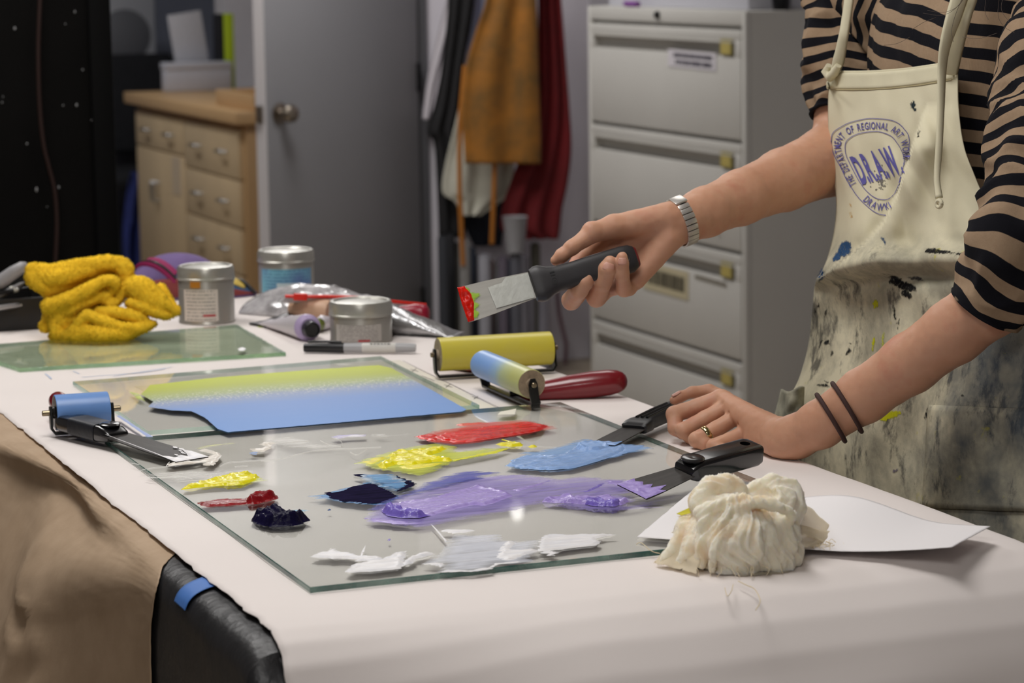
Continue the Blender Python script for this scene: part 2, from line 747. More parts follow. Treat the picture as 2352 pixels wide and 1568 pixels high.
# local y: z cross x ; the face that the camera sees is the one with the larger -Y
sgn = 1 if (dm.to_3x3() @ Vector((0, 1, 0))).y < 0 else -1
bm = bmesh.new()
addbox(bm, (0, -0.022, 0), (DW - 0.003, 0.022, 2.08), 0.002)
bmobj('door_leaf', bm, DOORM, door)
box('door_edge', (DW - 0.003, -0.022, 0), (DW, 0.022, 2.08), M('door_edge_white', rgb(200, 196, 198), 0.5), door)
KN = M('knob_steel', rgb(150, 140, 128), 0.28, 1.0)
kz = 0.965
lathe('knob', [(0.001, 0.0), (0.034, 0.0), (0.036, 0.006), (0.016, 0.012), (0.014, 0.03), (0.026, 0.038), (0.031, 0.052), (0.026, 0.066), (0.012, 0.072), (0.001, 0.073)],
      KN, door, mx=Matrix.Translation((DW - 0.065, sgn * 0.022, kz)) @ Matrix.Rotation(-sgn * math.pi / 2, 4, 'X'))
box('latch', (DW, -0.012, kz - 0.028), (DW + 0.012, 0.012, kz + 0.028), KN, door, 0.002)
for z in (0.25, 1.05, 1.85):
    tube('hinge', [(0, sgn * 0.026, z - 0.05), (0, sgn * 0.026, z + 0.05)], 0.008, METAL_DARK, door)

# ------------------------------------------------------------------ filing cabinet
CABM = M('cabinet_putty', rgb(194, 192, 187), 0.5, var=0.03, vscale=3)
fx = 2.66
y0 = onX(1712, 300, fx).y
y1 = onX(1352, 300, fx).y
cabt = thing('filing_cabinet', 'putty-coloured four-drawer metal filing cabinet against the wall behind the worker', 'cabinet', (fx, y0, 0))
CH = 1.32
CW = y1 - y0
bm = bmesh.new()
addbox(bm, (0.02, 0, 0.0), (0.47, CW, CH), 0.004)
addbox(bm, (0.0, 0, 0.0), (0.021, 0.022, CH), 0.003)
addbox(bm, (0.0, CW - 0.022, 0.0), (0.021, CW, CH), 0.003)
addbox(bm, (0.0, 0.02, CH - 0.042), (0.021, CW - 0.02, CH), 0.002)
bmobj('body', bm, CABM, cabt)
zs = [0.035, 0.318, 0.632, 0.950, 1.272]
CHD = M('cabinet_channel', rgb(158, 155, 149), 0.5)
YEL = M('label_yellow', rgb(180, 164, 92), 0.5)
CLIPM = M('label_clip', rgb(150, 140, 90), 0.35)
for i in range(4):
    za, zb = zs[i] + 0.006, zs[i + 1] - 0.006
    bm = bmesh.new()
    addbox(bm, (-0.002, 0.024, za), (0.018, CW - 0.024, zb - 0.075), 0.004)
    addbox(bm, (-0.002, 0.024, zb - 0.030), (0.018, CW - 0.024, zb), 0.004)
    addbox(bm, (-0.002, 0.024, zb - 0.078), (0.018, 0.065, zb - 0.028), 0.002)
    addbox(bm, (-0.002, CW - 0.055, zb - 0.078), (0.018, CW - 0.024, zb - 0.028), 0.002)
    dr = bmobj('drawer', bm, CABM, cabt)
    V, F, uv = loft([[(-0.006, y, zb - 0.029), (-0.010, y, zb - 0.036), (0.004, y, zb - 0.046), (0.016, y, zb - 0.060), (0.018, y, zb - 0.075), (0.019, y, zb - 0.028)] for y in (0.065, CW - 0.055)])
    pyobj('handle', V, F, CHD, dr, 30)
    box('label_holder', (-0.008, 0.07, zb - 0.072), (-0.002, 0.145, zb - 0.026), CLIPM, dr, 0.002)
    box('label_card', (-0.0092, 0.078, zb - 0.068), (-0.008, 0.137, zb - 0.034), YEL, dr)
lathe('lock', [(0.001, 0), (0.012, 0), (0.012, 0.006), (0.008, 0.012), (0.001, 0.012)], METAL_DARK, cabt, mx=Matrix.Translation((0, onX(1512, 44, fx).y - y0, CH - 0.02)) @ Matrix.Rotation(-math.pi / 2, 4, 'Y'))
lathe('button_lock', [(0.001, 0), (0.012, 0), (0.012, 0.006), (0.008, 0.012), (0.001, 0.012)], KN, cabt, mx=Matrix.Translation((0, onX(1652, 545, fx).y - y0, zs[2] + 0.06)) @ Matrix.Rotation(-math.pi / 2, 4, 'Y'))


def plaque(name, pxs, mat, x, parent, th=0.002):
    """a flat card on the cabinet front, by its four corners in the photograph"""
    P = [onX(a, b, x) for a, b in pxs]
    V = P + [p + Vector((th, 0, 0)) for p in P]
    return pyobj(name, V, [(0, 1, 2, 3), (7, 6, 5, 4), (0, 4, 5, 1), (1, 5, 6, 2), (2, 6, 7, 3), (3, 7, 4, 0)], mat, parent, 0, True)


CARD = M('card_white', rgb(206, 202, 208), 0.6)
INK = M('print_ink', rgb(52, 48, 66), 0.6)
k1 = plaque('sticker', [(1534, 112), (1644, 122), (1644, 164), (1534, 152)], CARD, fx - 0.0045, cabt)
BEI = M('card_beige', rgb(190, 180, 150), 0.6)
k2 = plaque('sign_card', [(1478, 600), (1580, 625), (1580, 690), (1478, 662)], BEI, fx - 0.0045, cabt)
random.seed(3)


def scribble(par, x, a, b, c, d, rows, mat, dens):
    """unreadable blurred print: rows of short dark strokes between four corners"""
    bm = bmesh.new()
    for r in range(rows):
        v0, v1 = (r + 0.18) / rows, (r + 0.82) / rows
        u = 0.06 + 0.05 * random.random()
        while u < 0.93:
            w = random.uniform(0.35, 1.0) * dens
            def P(s, t):
                q = [a[i] * (1 - s) * (1 - t) + b[i] * s * (1 - t) + c[i] * s * t + d[i] * (1 - s) * t for i in (0, 1)]
                return onX(q[0], q[1], x)
            vs = [bm.verts.new(P(*q)) for q in ((u, v0), (min(u + w, .95), v0), (min(u + w, .95), v1), (u, v1))]
            bm.faces.new(vs)
            u += w * random.uniform(1.25, 1.7)
    return bmobj('print', bm, mat, par, 0, True)


scribble(k1, fx - 0.0052, (1540, 117), (1640, 126), (1640, 160), (1540, 148), 2, INK, 0.035)
scribble(k2, fx - 0.0052, (1480, 604), (1578, 630), (1578, 684), (1480, 656), 1, M('print_dark', rgb(60, 56, 44), 0.6), 0.045)
scribble(cabt, fx - 0.0042, (1590, 625), (1672, 648), (1672, 664), (1590, 640), 1, M('print_grey', rgb(120, 112, 96), 0.6), 0.03)
# the pale box and things on top of the cabinet
p0, p1 = onX(1398, 10, fx + 0.06), onX(1752, 20, fx + 0.06)
ct = thing('storage_box', 'pale lidded box lying on top of the filing cabinet', 'box', (fx + 0.06, p1.y, CH))
box('body', (0, 0.09, 0), (0.3, p0.y - p1.y, 0.10), M('box_pale', rgb(186, 186, 194), 0.6), ct, 0.004)
box('lid', (-0.006, 0.084, 0.085), (0.306, p0.y - p1.y + 0.006, 0.125), M('box_pale2', rgb(196, 196, 202), 0.6), ct, 0.004)
mk = lathe('purple_marker', [(0.001, 0), (0.009, 0.001), (0.009, 0.09), (0.006, 0.10), (0.001, 0.101)], M('purple_plastic', rgb(120, 60, 140), 0.4), None, 14, 'y',
           mx=Matrix.Translation((fx + 0.02, onX(1452, 17, fx).y, CH + 0.0095)), recenter=True)
tag(mk, 'purple marker lying on the front edge of the filing cabinet', 'marker')
mk = lathe('tape_dispenser', [(0.001, 0), (0.03, 0), (0.034, 0.02), (0.022, 0.05), (0.030, 0.09), (0.001, 0.095)], METAL_DARK, None, 20, 'z',
           mx=Matrix.Translation((fx + 0.13, y0 + 0.032, CH)), recenter=True)
tag(mk, 'dark stand on the corner of the filing cabinet top', 'stand')
mk.data.transform(Matrix.Diagonal((0.8, 0.8, 1.6, 1)))

# ------------------------------------------------------------------ wooden cabinet in the far room
WX = 2.08
WOOD = M('birch', rgb(206, 180, 142), 0.5, var=0.07, vscale=4, stretch=(1, 1, 0.12))
WOOD2 = M('birch_edge', rgb(192, 154, 108), 0.5, var=0.10, vscale=4, stretch=(1, 1, 0.15))
TOPW = M('counter_maple', rgb(200, 162, 116), 0.45, var=0.12, vscale=5, stretch=(1, 0.2, 1))
ya = onX(547, 300, WX).y
yb = onX(312, 300, WX).y
ym = onX(421, 300, WX).y
wc = thing('wooden_cabinet', 'birch drawer cabinet with a thick wooden top in the room behind the door', 'cabinet', (WX, ya, 0))
W = yb - ya
bm = bmesh.new()
addbox(bm, (0.02, -0.03, 0.06), (0.60, W, 0.85), 0.003)
addbox(bm, (0.06, 0.0, 0.0), (0.56, W - 0.02, 0.062), 0.002)
bmobj('carcass', bm, WOOD2, wc)
box('worktop', (-0.03, -0.07, 0.852), (0.66, W + 0.08, 0.90), TOPW, wc, 0.004)
STEEL = M('pull_steel', rgb(190, 188, 184), 0.3, 1.0)


def pull(y, z, par, vert=False):
    pts = [(0.004, -0.04, 0), (-0.024, -0.04, 0), (-0.028, -0.035, 0), (-0.028, 0.035, 0), (-0.024, 0.04, 0), (0.004, 0.04, 0)]
    pts = [Vector((a, 0, b)) if vert else Vector((a, b, 0)) for a, b, _ in pts]
    tube('pull', [p + Vector((0, y, z)) for p in pts], 0.006, STEEL, par, 8)


def front(name, a, b, z0, z1, pulls, vert=False):
    o = box(name, (0, a + 0.006, z0 + 0.004), (0.02, b - 0.006, z1 - 0.004), WOOD, wc, 0.002)
    for u, v in pulls:
        pull(a + (b - a) * u, z0 + (z1 - z0) * v, o, vert)
    return o


cols = [0.07, 0.255, 0.44, 0.63, 0.83]
Ym = ym - ya
for i in range(4):
    front('drawer', 0.0, Ym, cols[i], cols[i + 1], [(0.25, 0.52), (0.72, 0.52)])
front('drawer', Ym, W, 0.67, 0.83, [(0.25, 0.5), (0.72, 0.5)])
front('cabinet_door', Ym, W, 0.07, 0.67, [(0.52, 0.7), (0.58, 0.7)], True)
wcl = box('label_card', (-0.002, Ym + 0.06, 0.5), (0.0, Ym + 0.2, 0.66), M('label_paper', rgb(196, 176, 150), 0.7), wc)
# wooden tray, box, papers and binder on it
CT = 0.902


def yat(px, py, x):
    return onX(px, py, x).y


t = thing('wooden_tray', 'shallow wooden tray on the near end of the wooden cabinet top', 'tray', (WX + 0.05, ya - 0.05, CT))
box('floor_board', (0.02, 0.02, 0), (0.40, 0.52, 0.012), TOPW, t, 0.002)
for lo, hi in (((0, 0, 0), (0.02, 0.54, 0.06)), ((0.40, 0, 0), (0.42, 0.54, 0.06)), ((0.02, 0, 0), (0.40, 0.02, 0.06)), ((0.02, 0.52, 0), (0.40, 0.54, 0.06))):
    box('rim', lo, hi, TOPW, t, 0.003)
WHB = M('white_card', rgb(196, 196, 204), 0.7, var=0.03)
p = onY(382, 160, 9.05)
q = onY(532, 160, 9.05)
t = thing('white_box', 'white cardboard box on the wooden cabinet, below the standing papers', 'box', (p.x, 9.05, CT))
box('body', (0, 0, 0), (q.x - p.x, 0.09, 0.11), WHB, t, 0.003)
box('flap', (-0.004, -0.004, 0.098), (q.x - p.x + 0.004, 0.094, 0.126), WHB, t, 0.003)
p = onY(410, 100, 9.16)
q = onY(492, 100, 9.16)
PAPM = M('paper_print', rgb(200, 198, 202), 0.7, var=0.04, vscale=60)
t = thing('document_holder', 'tilted white printed sheet on a stand behind the white box', 'document holder', (p.x, 9.16, CT))
mxt = Matrix.Rotation(math.radians(-8), 4, 'Y')
box('sheet', (0, 0, 0.06), (q.x - p.x - 0.01, 0.008, 0.335), PAPM, t, 0.002, mxt)
box('foot', (0, 0, 0), (q.x - p.x, 0.10, 0.05), WHB, t, 0.004)
p = onY(500, 100, 9.14)
q = onY(528, 100, 9.14)
t = thing('lime_binder', 'lime green binder with a dark spine standing on the wooden cabinet', 'binder', (p.x, 9.14, CT))
box('cover', (0.03, 0, 0), (q.x - p.x + 0.02, 0.08, 0.335), M('lime', rgb(190, 214, 40), 0.5), t, 0.003)
box('spine', (0.0, 0, 0), (0.03, 0.07, 0.335), M('spine_dark', rgb(30, 30, 34), 0.5), t, 0.003)
# dark office chair, grey appliance with a round front and a monitor further back
BLK = M('black_cloth', rgb(26, 26, 30), 0.8, var=0.2, vscale=30)
p = onY(375, 150, 9.9)
t = thing('office_chair', 'dark rounded office chair behind the wooden cabinet', 'chair', (p.x - 0.12, 10.2, 0))
bm = bmesh.new()
addbox(bm, (-0.24, -0.04, 0.55), (0.24, 0.04, 1.03), 0.03, seg=4)
bmobj('backrest', bm, BLK, t)
box('seat', (-0.25, -0.5, 0.42), (0.25, -0.02, 0.50), BLK, t, 0.03)
tube('post', [(0, -0.25, 0.05), (0, -0.25, 0.43)], 0.03, METAL_DARK, t)
for a in range(5):
    an = a * 2 * math.pi / 5
    tube('leg', [(0, -0.25, 0.10), (0.28 * math.cos(an), -0.25 + 0.28 * math.sin(an), 0.03)], [0.022, 0.016], METAL_DARK, t)
p, q = onY(258, 85, 10.8), onY(338, 85, 10.8)
APP = M('appliance_grey', rgb(206, 206, 210), 0.5)
t = thing('box_fan', 'grey box fan with a round grille far back in the other room', 'fan', (p.x - 0.1, 10.8, 0.86))
w = q.x - p.x + 0.15
bm = bmesh.new()
addbox(bm, (0, 0, 0), (w, 0.14, 0.44), 0.02)
bmobj('housing', bm, APP, t)
V, F, uv = loft(lathe_rings([(0.001, -0.012), (0.12, -0.012), (0.135, 0.0)], 28, 'y'))
pyobj('grille', [v + Vector((w * 0.5, 0, 0.24)) for v in V], F, M('grille_dark', rgb(128, 128, 132), 0.6), t)
t2 = box('side_table', (p.x - 0.4, 10.7, 0.0), (q.x + 0.25, 11.2, 0.858), M('dark_table', rgb(52, 52, 60), 0.6), None, 0.01, recenter=True)
tag(t2, 'dark low cupboard under the grey box fan', 'cupboard')
p, q = onY(250, 15, 10.6), onY(330, 15, 10.6)
t = thing('monitor', 'black monitor high on the wall above the box fan', 'monitor', (p.x - 0.3, 11.35, 1.23))
box('bezel', (0, 0, 0), (q.x - p.x + 0.3, 0.05, 0.42), M('bezel_black', rgb(16, 16, 18), 0.4), t, 0.006)
box('screen', (0.02, -0.002, 0.02), (q.x - p.x + 0.28, 0.0, 0.40), M('screen_black', rgb(10, 10, 12), 0.2), t)
box('bracket', (0.2, 0.05, 0.12), (0.4, 0.15, 0.3), METAL_DARK, t)
p = onY(292, 300, 9.5)
BLU = M('blue_cloth', rgb(40, 50, 110), 0.8, var=0.3, vscale=8)
Lr = [(312, 395), (303, 440), (296, 500), (294, 560), (296, 640)]
t = thing('blue_apron', 'dark blue cloth hanging at the far end of the wooden cabinet', 'cloth', (p.x, 9.5, 0.3))
rows = []
for i, (x, y) in enumerate(spline([(a, b) for a, b in Lr], 14)):
    A = onY(x, y, 9.5)
    rows.append([(A.x - 0.0 + 0.011 * j - 0.02, 9.5 + 0.02 * math.sin(j * 1.3 + i * 0.2), A.z) for j in range(14)])
V, F, uv = sheet(rows)
pyobj('cloth', V, F, BLU, t, 40, True, uv, 0.006)

# ------------------------------------------------------------------ black panel at the left, with its cord
PX = onY(262, 300, 3.0).x
BLKP = M('black_paint', rgb(13, 12, 11), 0.75, var=0.25, vscale=6, spec=0.12)
t = thing('black_partition', 'tall black painted panel standing beyond the left of the table', 'partition', (PX - 0.8, 3.0, 0))
box('board', (-0.75, 0.0, 0.02), (0.755, 0.03, 2.4), BLKP, t, 0.003)
box('edge_post', (0.755, -0.01, 0.0), (0.80, 0.05, 2.42), M('black_post', rgb(9, 9, 9), 0.7, spec=0.12), t, 0.004)
box('foot', (-0.7, -0.25, 0.0), (-0.62, 0.30, 0.05), BLKP, t, 0.004)
box('foot', (0.62, -0.05, 0.0), (0.70, 0.30, 0.05), BLKP, t, 0.004)
cp = [onY(x, y, 2.985) for x, y in ((97, -120), (92, 0), (88, 120), (91, 240), (100, 330), (112, 382), (126, 440), (131, 520), (126, 640), (128, 760))]
c = tube('power_cord', [Vector(p) for p in spline(cp, 40)], 0.0045, M('cord_brown', rgb(40, 20, 14), 0.5), None, 8, recenter=True)
tag(c, 'thin brown cord hanging down the face of the black panel', 'cord')
random.seed(11)
bm = bmesh.new()
for x, y in ((172, 27), (34, 65), (235, 52), (145, 242), (176, 241), (210, 276), (5, 235), (62, 330), (84, 435), (135, 430), (108, 475), (190, 160), (150, 55), (7, 222)):
    q = onY(x, y, 2.9985)
    r = random.uniform(0.0012, 0.0028)
    bmesh.ops.create_icosphere(bm, subdivisions=1, radius=r, matrix=Matrix.Translation(q) @ Matrix.Diagonal((1, 0.4, random.uniform(0.8, 2), 1)))
o = bmobj('paint_speck', bm, M('speck', rgb(150, 150, 150), 0.6), t, 0, True)
o['kind'] = 'stuff'


# ------------------------------------------------------------------ clothes on the back wall
def hanging(rows, y, mat, amp=0.02, freq=5.0, seed=0, n=36, m=22):
    rows = sorted(rows)
    R = spline([(a, b, c) for a, b, c in rows], n)
    G = []
    for i, (py, xl, xr) in enumerate(R):
        A, B = onY(xl, py, y), onY(xr, py, y)
        r = []
        for j in range(m):
            u = j / (m - 1)
            P = A.lerp(B, u)
            P.y += amp * math.sin(freq * u * 3.0 + seed + i * 0.03) + amp * 0.7 * nz(u * 3 + seed, i * 0.09, 1.7)
            r.append(P)
        G.append(r)
    return sheet(G)


def garment(name, label, cat, rows, y, mat, amp=0.02, freq=5, seed=0, extra=None):
    p = onY(rows[0][1], rows[-1][0], y)
    t = thing(name, label, cat, (p.x, y, p.z))
    V, F, uv = hanging(rows, y, mat, amp, freq, seed)
    pyobj('cloth', V, F, mat, t, 60, True, uv, 0.005)
    hk = onY((rows[0][1] + rows[0][2]) / 2, rows[0][0] - 60, y)
    return t


WCL = M('white_cloth', rgb(196, 190, 196), 0.9, bump=0.1)
KCL = M('black_garment', rgb(26, 25, 27), 0.85, var=0.2, vscale=10)
ACL = M('amber_apron', rgb(172, 110, 30), 0.7, var=0.0, vscale=9, col2=rgb(104, 78, 34))
CCL = M('cream_garment', rgb(196, 194, 180), 0.9, var=0.06, vscale=12)
RCL = M('red_garment', rgb(104, 12, 18), 0.85, var=0.3, vscale=7)
NCL = M('navy_garment', rgb(34, 38, 50), 0.85, var=0.2)
PCL = M('pale_blue_cloth', rgb(170, 176, 204), 0.85)
garment('white_cloth', 'white cloth hanging at the left end of the coat hooks', 'cloth', [(-160, 1060, 1085), (0, 1026, 1062), (90, 1005, 1045), (180, 985, 1025), (275, 972, 1003)], 6.42, WCL, 0.010)
garment('black_coat', 'long black garment hanging beside the amber apron', 'coat', [(-160, 1030, 1100), (0, 1030, 1092), (150, 1016, 1066), (240, 1000, 1058), (300, 984, 1052), (330, 1000, 1050), (430, 1006, 1062), (545, 1010, 1068)], 6.365, KCL, 0.012)
garment('pale_blue_shirt', 'pale blue cloth showing between the black coat and the amber apron', 'shirt', [(-160, 1090, 1150), (0, 1080, 1130), (120, 1075, 1120)], 6.44, PCL, 0.008)
ap = garment('amber_apron', 'amber brown stained leather apron hanging in front of the other garments', 'apron', [(-160, 1150, 1226), (0, 1116, 1231), (60, 1098, 1234), (150, 1073, 1236), (250, 1062, 1240), (310, 1066, 1242), (376, 1070, 1242)], 6.19, ACL, 0.010, 4)
for pts in (((1068, 150), (1058, 260), (1055, 360), (1056, 450), (1064, 610)), ((1136, 376), (1134, 450), (1130, 560))):
    tube('strap', [onY(x, y, 6.20) for x, y in pts], 0.009, M('amber_strap', rgb(168, 104, 28), 0.7), ap, 8, 0.35, Vector((0, 1, 0)), True)
garment('cream_apron', 'cream cloth hanging below the amber apron', 'apron', [(200, 1066, 1120), (300, 1042, 1170), (370, 1026, 1180), (440, 1018, 1178), (462, 1045, 1150), (495, 1062, 1100)], 6.31, CCL, 0.010)
garment('red_coat', 'dark red garment hanging right of the amber apron', 'coat', [(-160, 1236, 1270), (0, 1236, 1286), (150, 1236, 1298), (250, 1230, 1306), (340, 1205, 1310), (420, 1175, 1302), (480, 1156, 1290), (530, 1156, 1284), (548, 1200, 1280)], 6.255, RCL, 0.014, 6)
garment('navy_garment', 'dark navy cloth hanging low between the cream apron and the red coat', 'cloth', [(430, 1062, 1160), (500, 1064, 1160), (565, 1090, 1150)], 6.43, NCL, 0.008)
rk = thing('coat_rail', 'long wooden rail of coat hooks on the back wall above the hanging garments', 'rail', (2.5, YB, 1.97))
box('rail', (0.0, -0.03, 0.0), (0.56, 0, 0.09), WOOD2, rk, 0.004)
for i in range(7):
    x = 0.04 + i * 0.08
    tube('hook', [(x, -0.03, 0.05), (x, -0.10, 0.04), (x, -0.13, 0.05), (x, -0.14, 0.09)], 0.006, METAL_DARK, rk, 8)
# lamp bulb high on the back wall (it shows mirrored in the big glass plate)
lp = Vector((2.78, 6.40, 0))
r0 = on(1196, 1176, 0.007)
dirr = r0 - CAM
dirr.z = -dirr.z
tt = (6.38 - r0.y) / dirr.y
lp = r0 + dirr * tt
t = thing('wall_lamp', 'bare bulb wall lamp high on the back wall', 'lamp', (lp.x, YB, lp.z))
lathe('backplate', [(0.001, 0), (0.05, 0), (0.05, 0.012), (0.02, 0.02), (0.02, 0.06), (0.001, 0.06)], HOUS, t, mx=Matrix.Rotation(math.pi / 2, 4, 'X'))
bm = bmesh.new()
bmesh.ops.create_uvsphere(bm, u_segments=24, v_segments=14, radius=0.024)
for v in bm.verts:
    v.co.z *= 1.5
    v.co.y -= 0.085
bmobj('bulb', bm, M('bulb_glow', (1, 0.97, 0.92, 1), 0.4, emit=3.0), t, 'all')

# ------------------------------------------------------------------ paper rolls standing below the garments
random.seed(5)
spec = [(1012, 1030, 545, (48, 50, 56)), (1030, 1046, 540, (30, 30, 34)), (1045, 1058, 560, (70, 66, 60)), (1060, 1080, 552, (128, 126, 124)), (1078, 1094, 570, (44, 50, 64)),
        (1094, 1106, 590, (60, 54, 50)), (1104, 1126, 588, (150, 150, 158)), (1124, 1136, 600, (88, 72, 70)), (1134, 1152, 610, (140, 138, 140)), (1150, 1166, 590, (96, 88, 100)),
        (1164, 1180, 600, (56, 60, 74)), (1178, 1196, 584, (84, 84, 92)), (1194, 1214, 590, (124, 122, 130)), (1212, 1226, 620, (150, 148, 156)), (1224, 1240, 560, (110, 108, 96)), (1240, 1258, 640, (142, 140, 150))]
ORD = 'first second third fourth fifth sixth seventh eighth ninth tenth eleventh twelfth thirteenth fourteenth fifteenth last'.split()
for i, (a, b, top, cc) in enumerate(spec):
    y = 6.10 if i == 11 else 6.22 + 0.10 * (i % 3)
    A, B = onY(a, 780, y), onY(b, 780, y)
    zt = onY(a, top, y).z
    if i == 11:
        cup_at = Vector(((A.x + B.x) / 2, y, zt + 0.0065))
    r = (B.x - A.x) / 2 + 0.004
    t = thing('paper_roll', ['pale', 'dark', 'grey'][0 if sum(cc) > 390 else 1 if sum(cc) < 210 else 2] + ' paper roll, ' + ORD[i] + ' from the left in the row below the garments', 'paper roll', ((A.x + B.x) / 2, y, 0), group='rolled papers below the garments')
    mm = M('roll_paper', rgb(*cc), 0.8, var=0.1, vscale=12)
    lathe('roll', [(r * 0.72, zt - 0.1), (r * 0.74, zt), (r * 0.95, zt), (r, zt - 0.004), (r, 0.002), (r * 0.2, 0.0)], mm, t, 18)
    lathe('inner_roll', [(r * 0.2, 0.1), (r * 0.45, 0.1), (r * 0.48, zt + 0.006), (r * 0.2, zt + 0.006)], mm, t, 14)
cupm = lathe('grey_cup', [(0.001, 0), (0.030, 0), (0.043, 0.12), (0.045, 0.125), (0.041, 0.122), (0.028, 0.006), (0.001, 0.006)], M('cup_grey', rgb(150, 150, 154), 0.6), None, 24,
             mx=Matrix.Translation(cup_at), recenter=True)
tag(cupm, 'grey plastic cup sitting on the rolled papers below the red coat', 'cup')
tube('hanging_strap', [onY(x, y, 6.40) for x, y in ((1276, 640), (1284, 720), (1300, 790), (1298, 840))], 0.008, M('strap_mauve', rgb(120, 92, 100), 0.8), None, 8, recenter=True)
tag(bpy.data.objects['hanging_strap'], 'dull mauve strap hanging on the wall beside the filing cabinet', 'strap')
# ================================================================== work table
TX0, TX1, TY0, TY1 = -0.072, 0.716, -0.17, 2.16
TABW = M('table_wood', rgb(120, 92, 62), 0.6, var=0.15, vscale=6, stretch=(1, 0.15, 1))
t = thing('work_table', 'long wooden work table under the white paper cover', 'table', ((TX0 + TX1) / 2, (TY0 + TY1) / 2, 0))
box('table_top', (TX0 + 0.02, TY0 + 0.06, H - 0.045), (TX1 - 0.004, TY1, H - 0.006), TABW, t, 0.004, world=True)
for x in (TX0 + 0.07, TX1 - 0.06):
    for y in (TY0 + 0.10, TY1 - 0.08):
        box('leg', (x - 0.035, y - 0.035, 0), (x + 0.035, y + 0.035, H - 0.045), TABW, t, 0.004, world=True)
for x in (TX0 + 0.07, TX1 - 0.06):
    box('apron_rail', (x - 0.012, TY0 + 0.135, H - 0.14), (x + 0.012, TY1 - 0.115, H - 0.045), TABW, t, 0.003, world=True)

# white paper cover
nt = NT('paper_white')
f = nt.noise(3, 3, 0.5)
base = nt.ramp(f, [(0.3, rgb(229, 221, 217)), (0.7, rgb(235, 227, 223))])
sm = nt.noise(9, 6, 0.7, nt.mapping(nt.co(), (1.0, 0.5, 1)))
base = nt.mix(nt.ramp(sm, [(0.66, 0.0), (0.8, 0.35)]), base, rgb(196, 190, 184))
nt.link(base, nt.b.inputs['Base Color'])
nt.b.inputs['Roughness'].default_value = 0.75
nt.b.inputs['Specular IOR Level'].default_value = 0.25
PAPER = nt.m
nt.bump(nt.noise(700, 3, 0.6), 0.06, 0.001)


YD = -0.085


def arc(pts, s):
    pts = np.array(pts)
    seg = np.linalg.norm(np.diff(pts, axis=0), axis=1)
    cs = np.concatenate([[0], np.cumsum(seg)])
    return np.interp(s, cs, pts[:, 0]), np.interp(s, cs, pts[:, 1])


STEEP = [(0, 0), (0.026, -0.0012), (0.05, -0.008), (0.07, -0.024), (0.084, -0.05), (0.092, -0.085), (0.092, -0.13), (0.095, -0.2), (0.104, -0.36), (0.11, -0.52)]
LOOSE = [(0, 0), (0.035, -0.0018), (0.070, -0.010), (0.100, -0.026), (0.125, -0.050), (0.145, -0.080), (0.160, -0.115), (0.172, -0.16), (0.185, -0.26), (0.195, -0.42)]


def looseness(x):
    k = min(1, max(0, (x - TX0) / 0.30))
    return k * k * (3 - 2 * k)


def drape(s, x=-1.0):
    """front edge: distance past the bend start -> (forward, down); tight at the left corner, bulging further right"""
    (a, b), (c, d) = arc(STEEP, s), arc(LOOSE, s)
    k = looseness(x)
    return a + (c - a) * k, b + (d - b) * k


rows = []
ysf = list(np.linspace(2.14, 0.0, 120)) + list(np.linspace(0.0, YD, 9))[1:]
ss = list(np.linspace(0.0, 0.16, 34))[1:] + list(np.linspace(0.16, 0.58, 30))[1:]
xs = list(np.linspace(0, 1, 80))
xr = [(0.004, -0.0006), (0.008, -0.003), (0.011, -0.008), (0.0125, -0.02), (0.013, -0.06), (0.014, -0.12)]
for kind, v in [('f', y) for y in ysf] + [('d', s) for s in ss]:
    if kind == 'f':
        y, z = v, 0.0
    else:
        y, z = YD, 0.0
    row = []
    if kind == 'd':
        y, z = YD - drape(v)[0], drape(v)[1]
    edge = 0.004 * nz(y * 9, z * 9, 3) + 0.0035 * nz(y * 40, z * 40, 5) + 0.0016 * nz(y * 150, z * 150, 8)
    x0 = TX0 + edge
    for u in xs:
        x = x0 + (TX1 - x0) * u
        if kind == 'd':
            a, b = drape(v, x)
            y, z = YD - a, b
        w = 0.0011 * (nz(x * 6, y * 5, 2) + 0.5 * nz(x * 15, y * 12, 4))
        yy, zz = y, z + w
        # gentle swells in the hanging part and one long soft crease
        if kind == 'd':
            k = min(1, v / 0.12)
            yy += k * (0.010 * nz(x * 2.6, z * 3.0, 7) + 0.004 * nz(x * 7, z * 6, 9))
            cr = z + 0.088 + 0.02 * (x - 0.2) + 0.008 * nz(x * 5, 0, 3)
            yy -= 0.006 * math.exp(-(cr / 0.010) ** 2) * max(0, min(1, (0.62 - x) / 0.25))
        row.append((x, yy, H + zz))
    for a, b in xr:
        row.append((TX1 + a, row[len(xs) - 1][1], row[len(xs) - 1][2] + b))
    rows.append(row)
# lift waves near the right edge behind the brayers
V, F, uv = sheet(rows)
pc = pyobj('paper_cover', V, F, PAPER, None, 60, uvs=uv, recenter=True)
tag(pc, 'white paper covering the table top and hanging over its near edge', 'paper cover')
md = pc.modifiers.new('solid', 'SOLIDIFY')
md.thickness = 0.0008
md.offset = -1

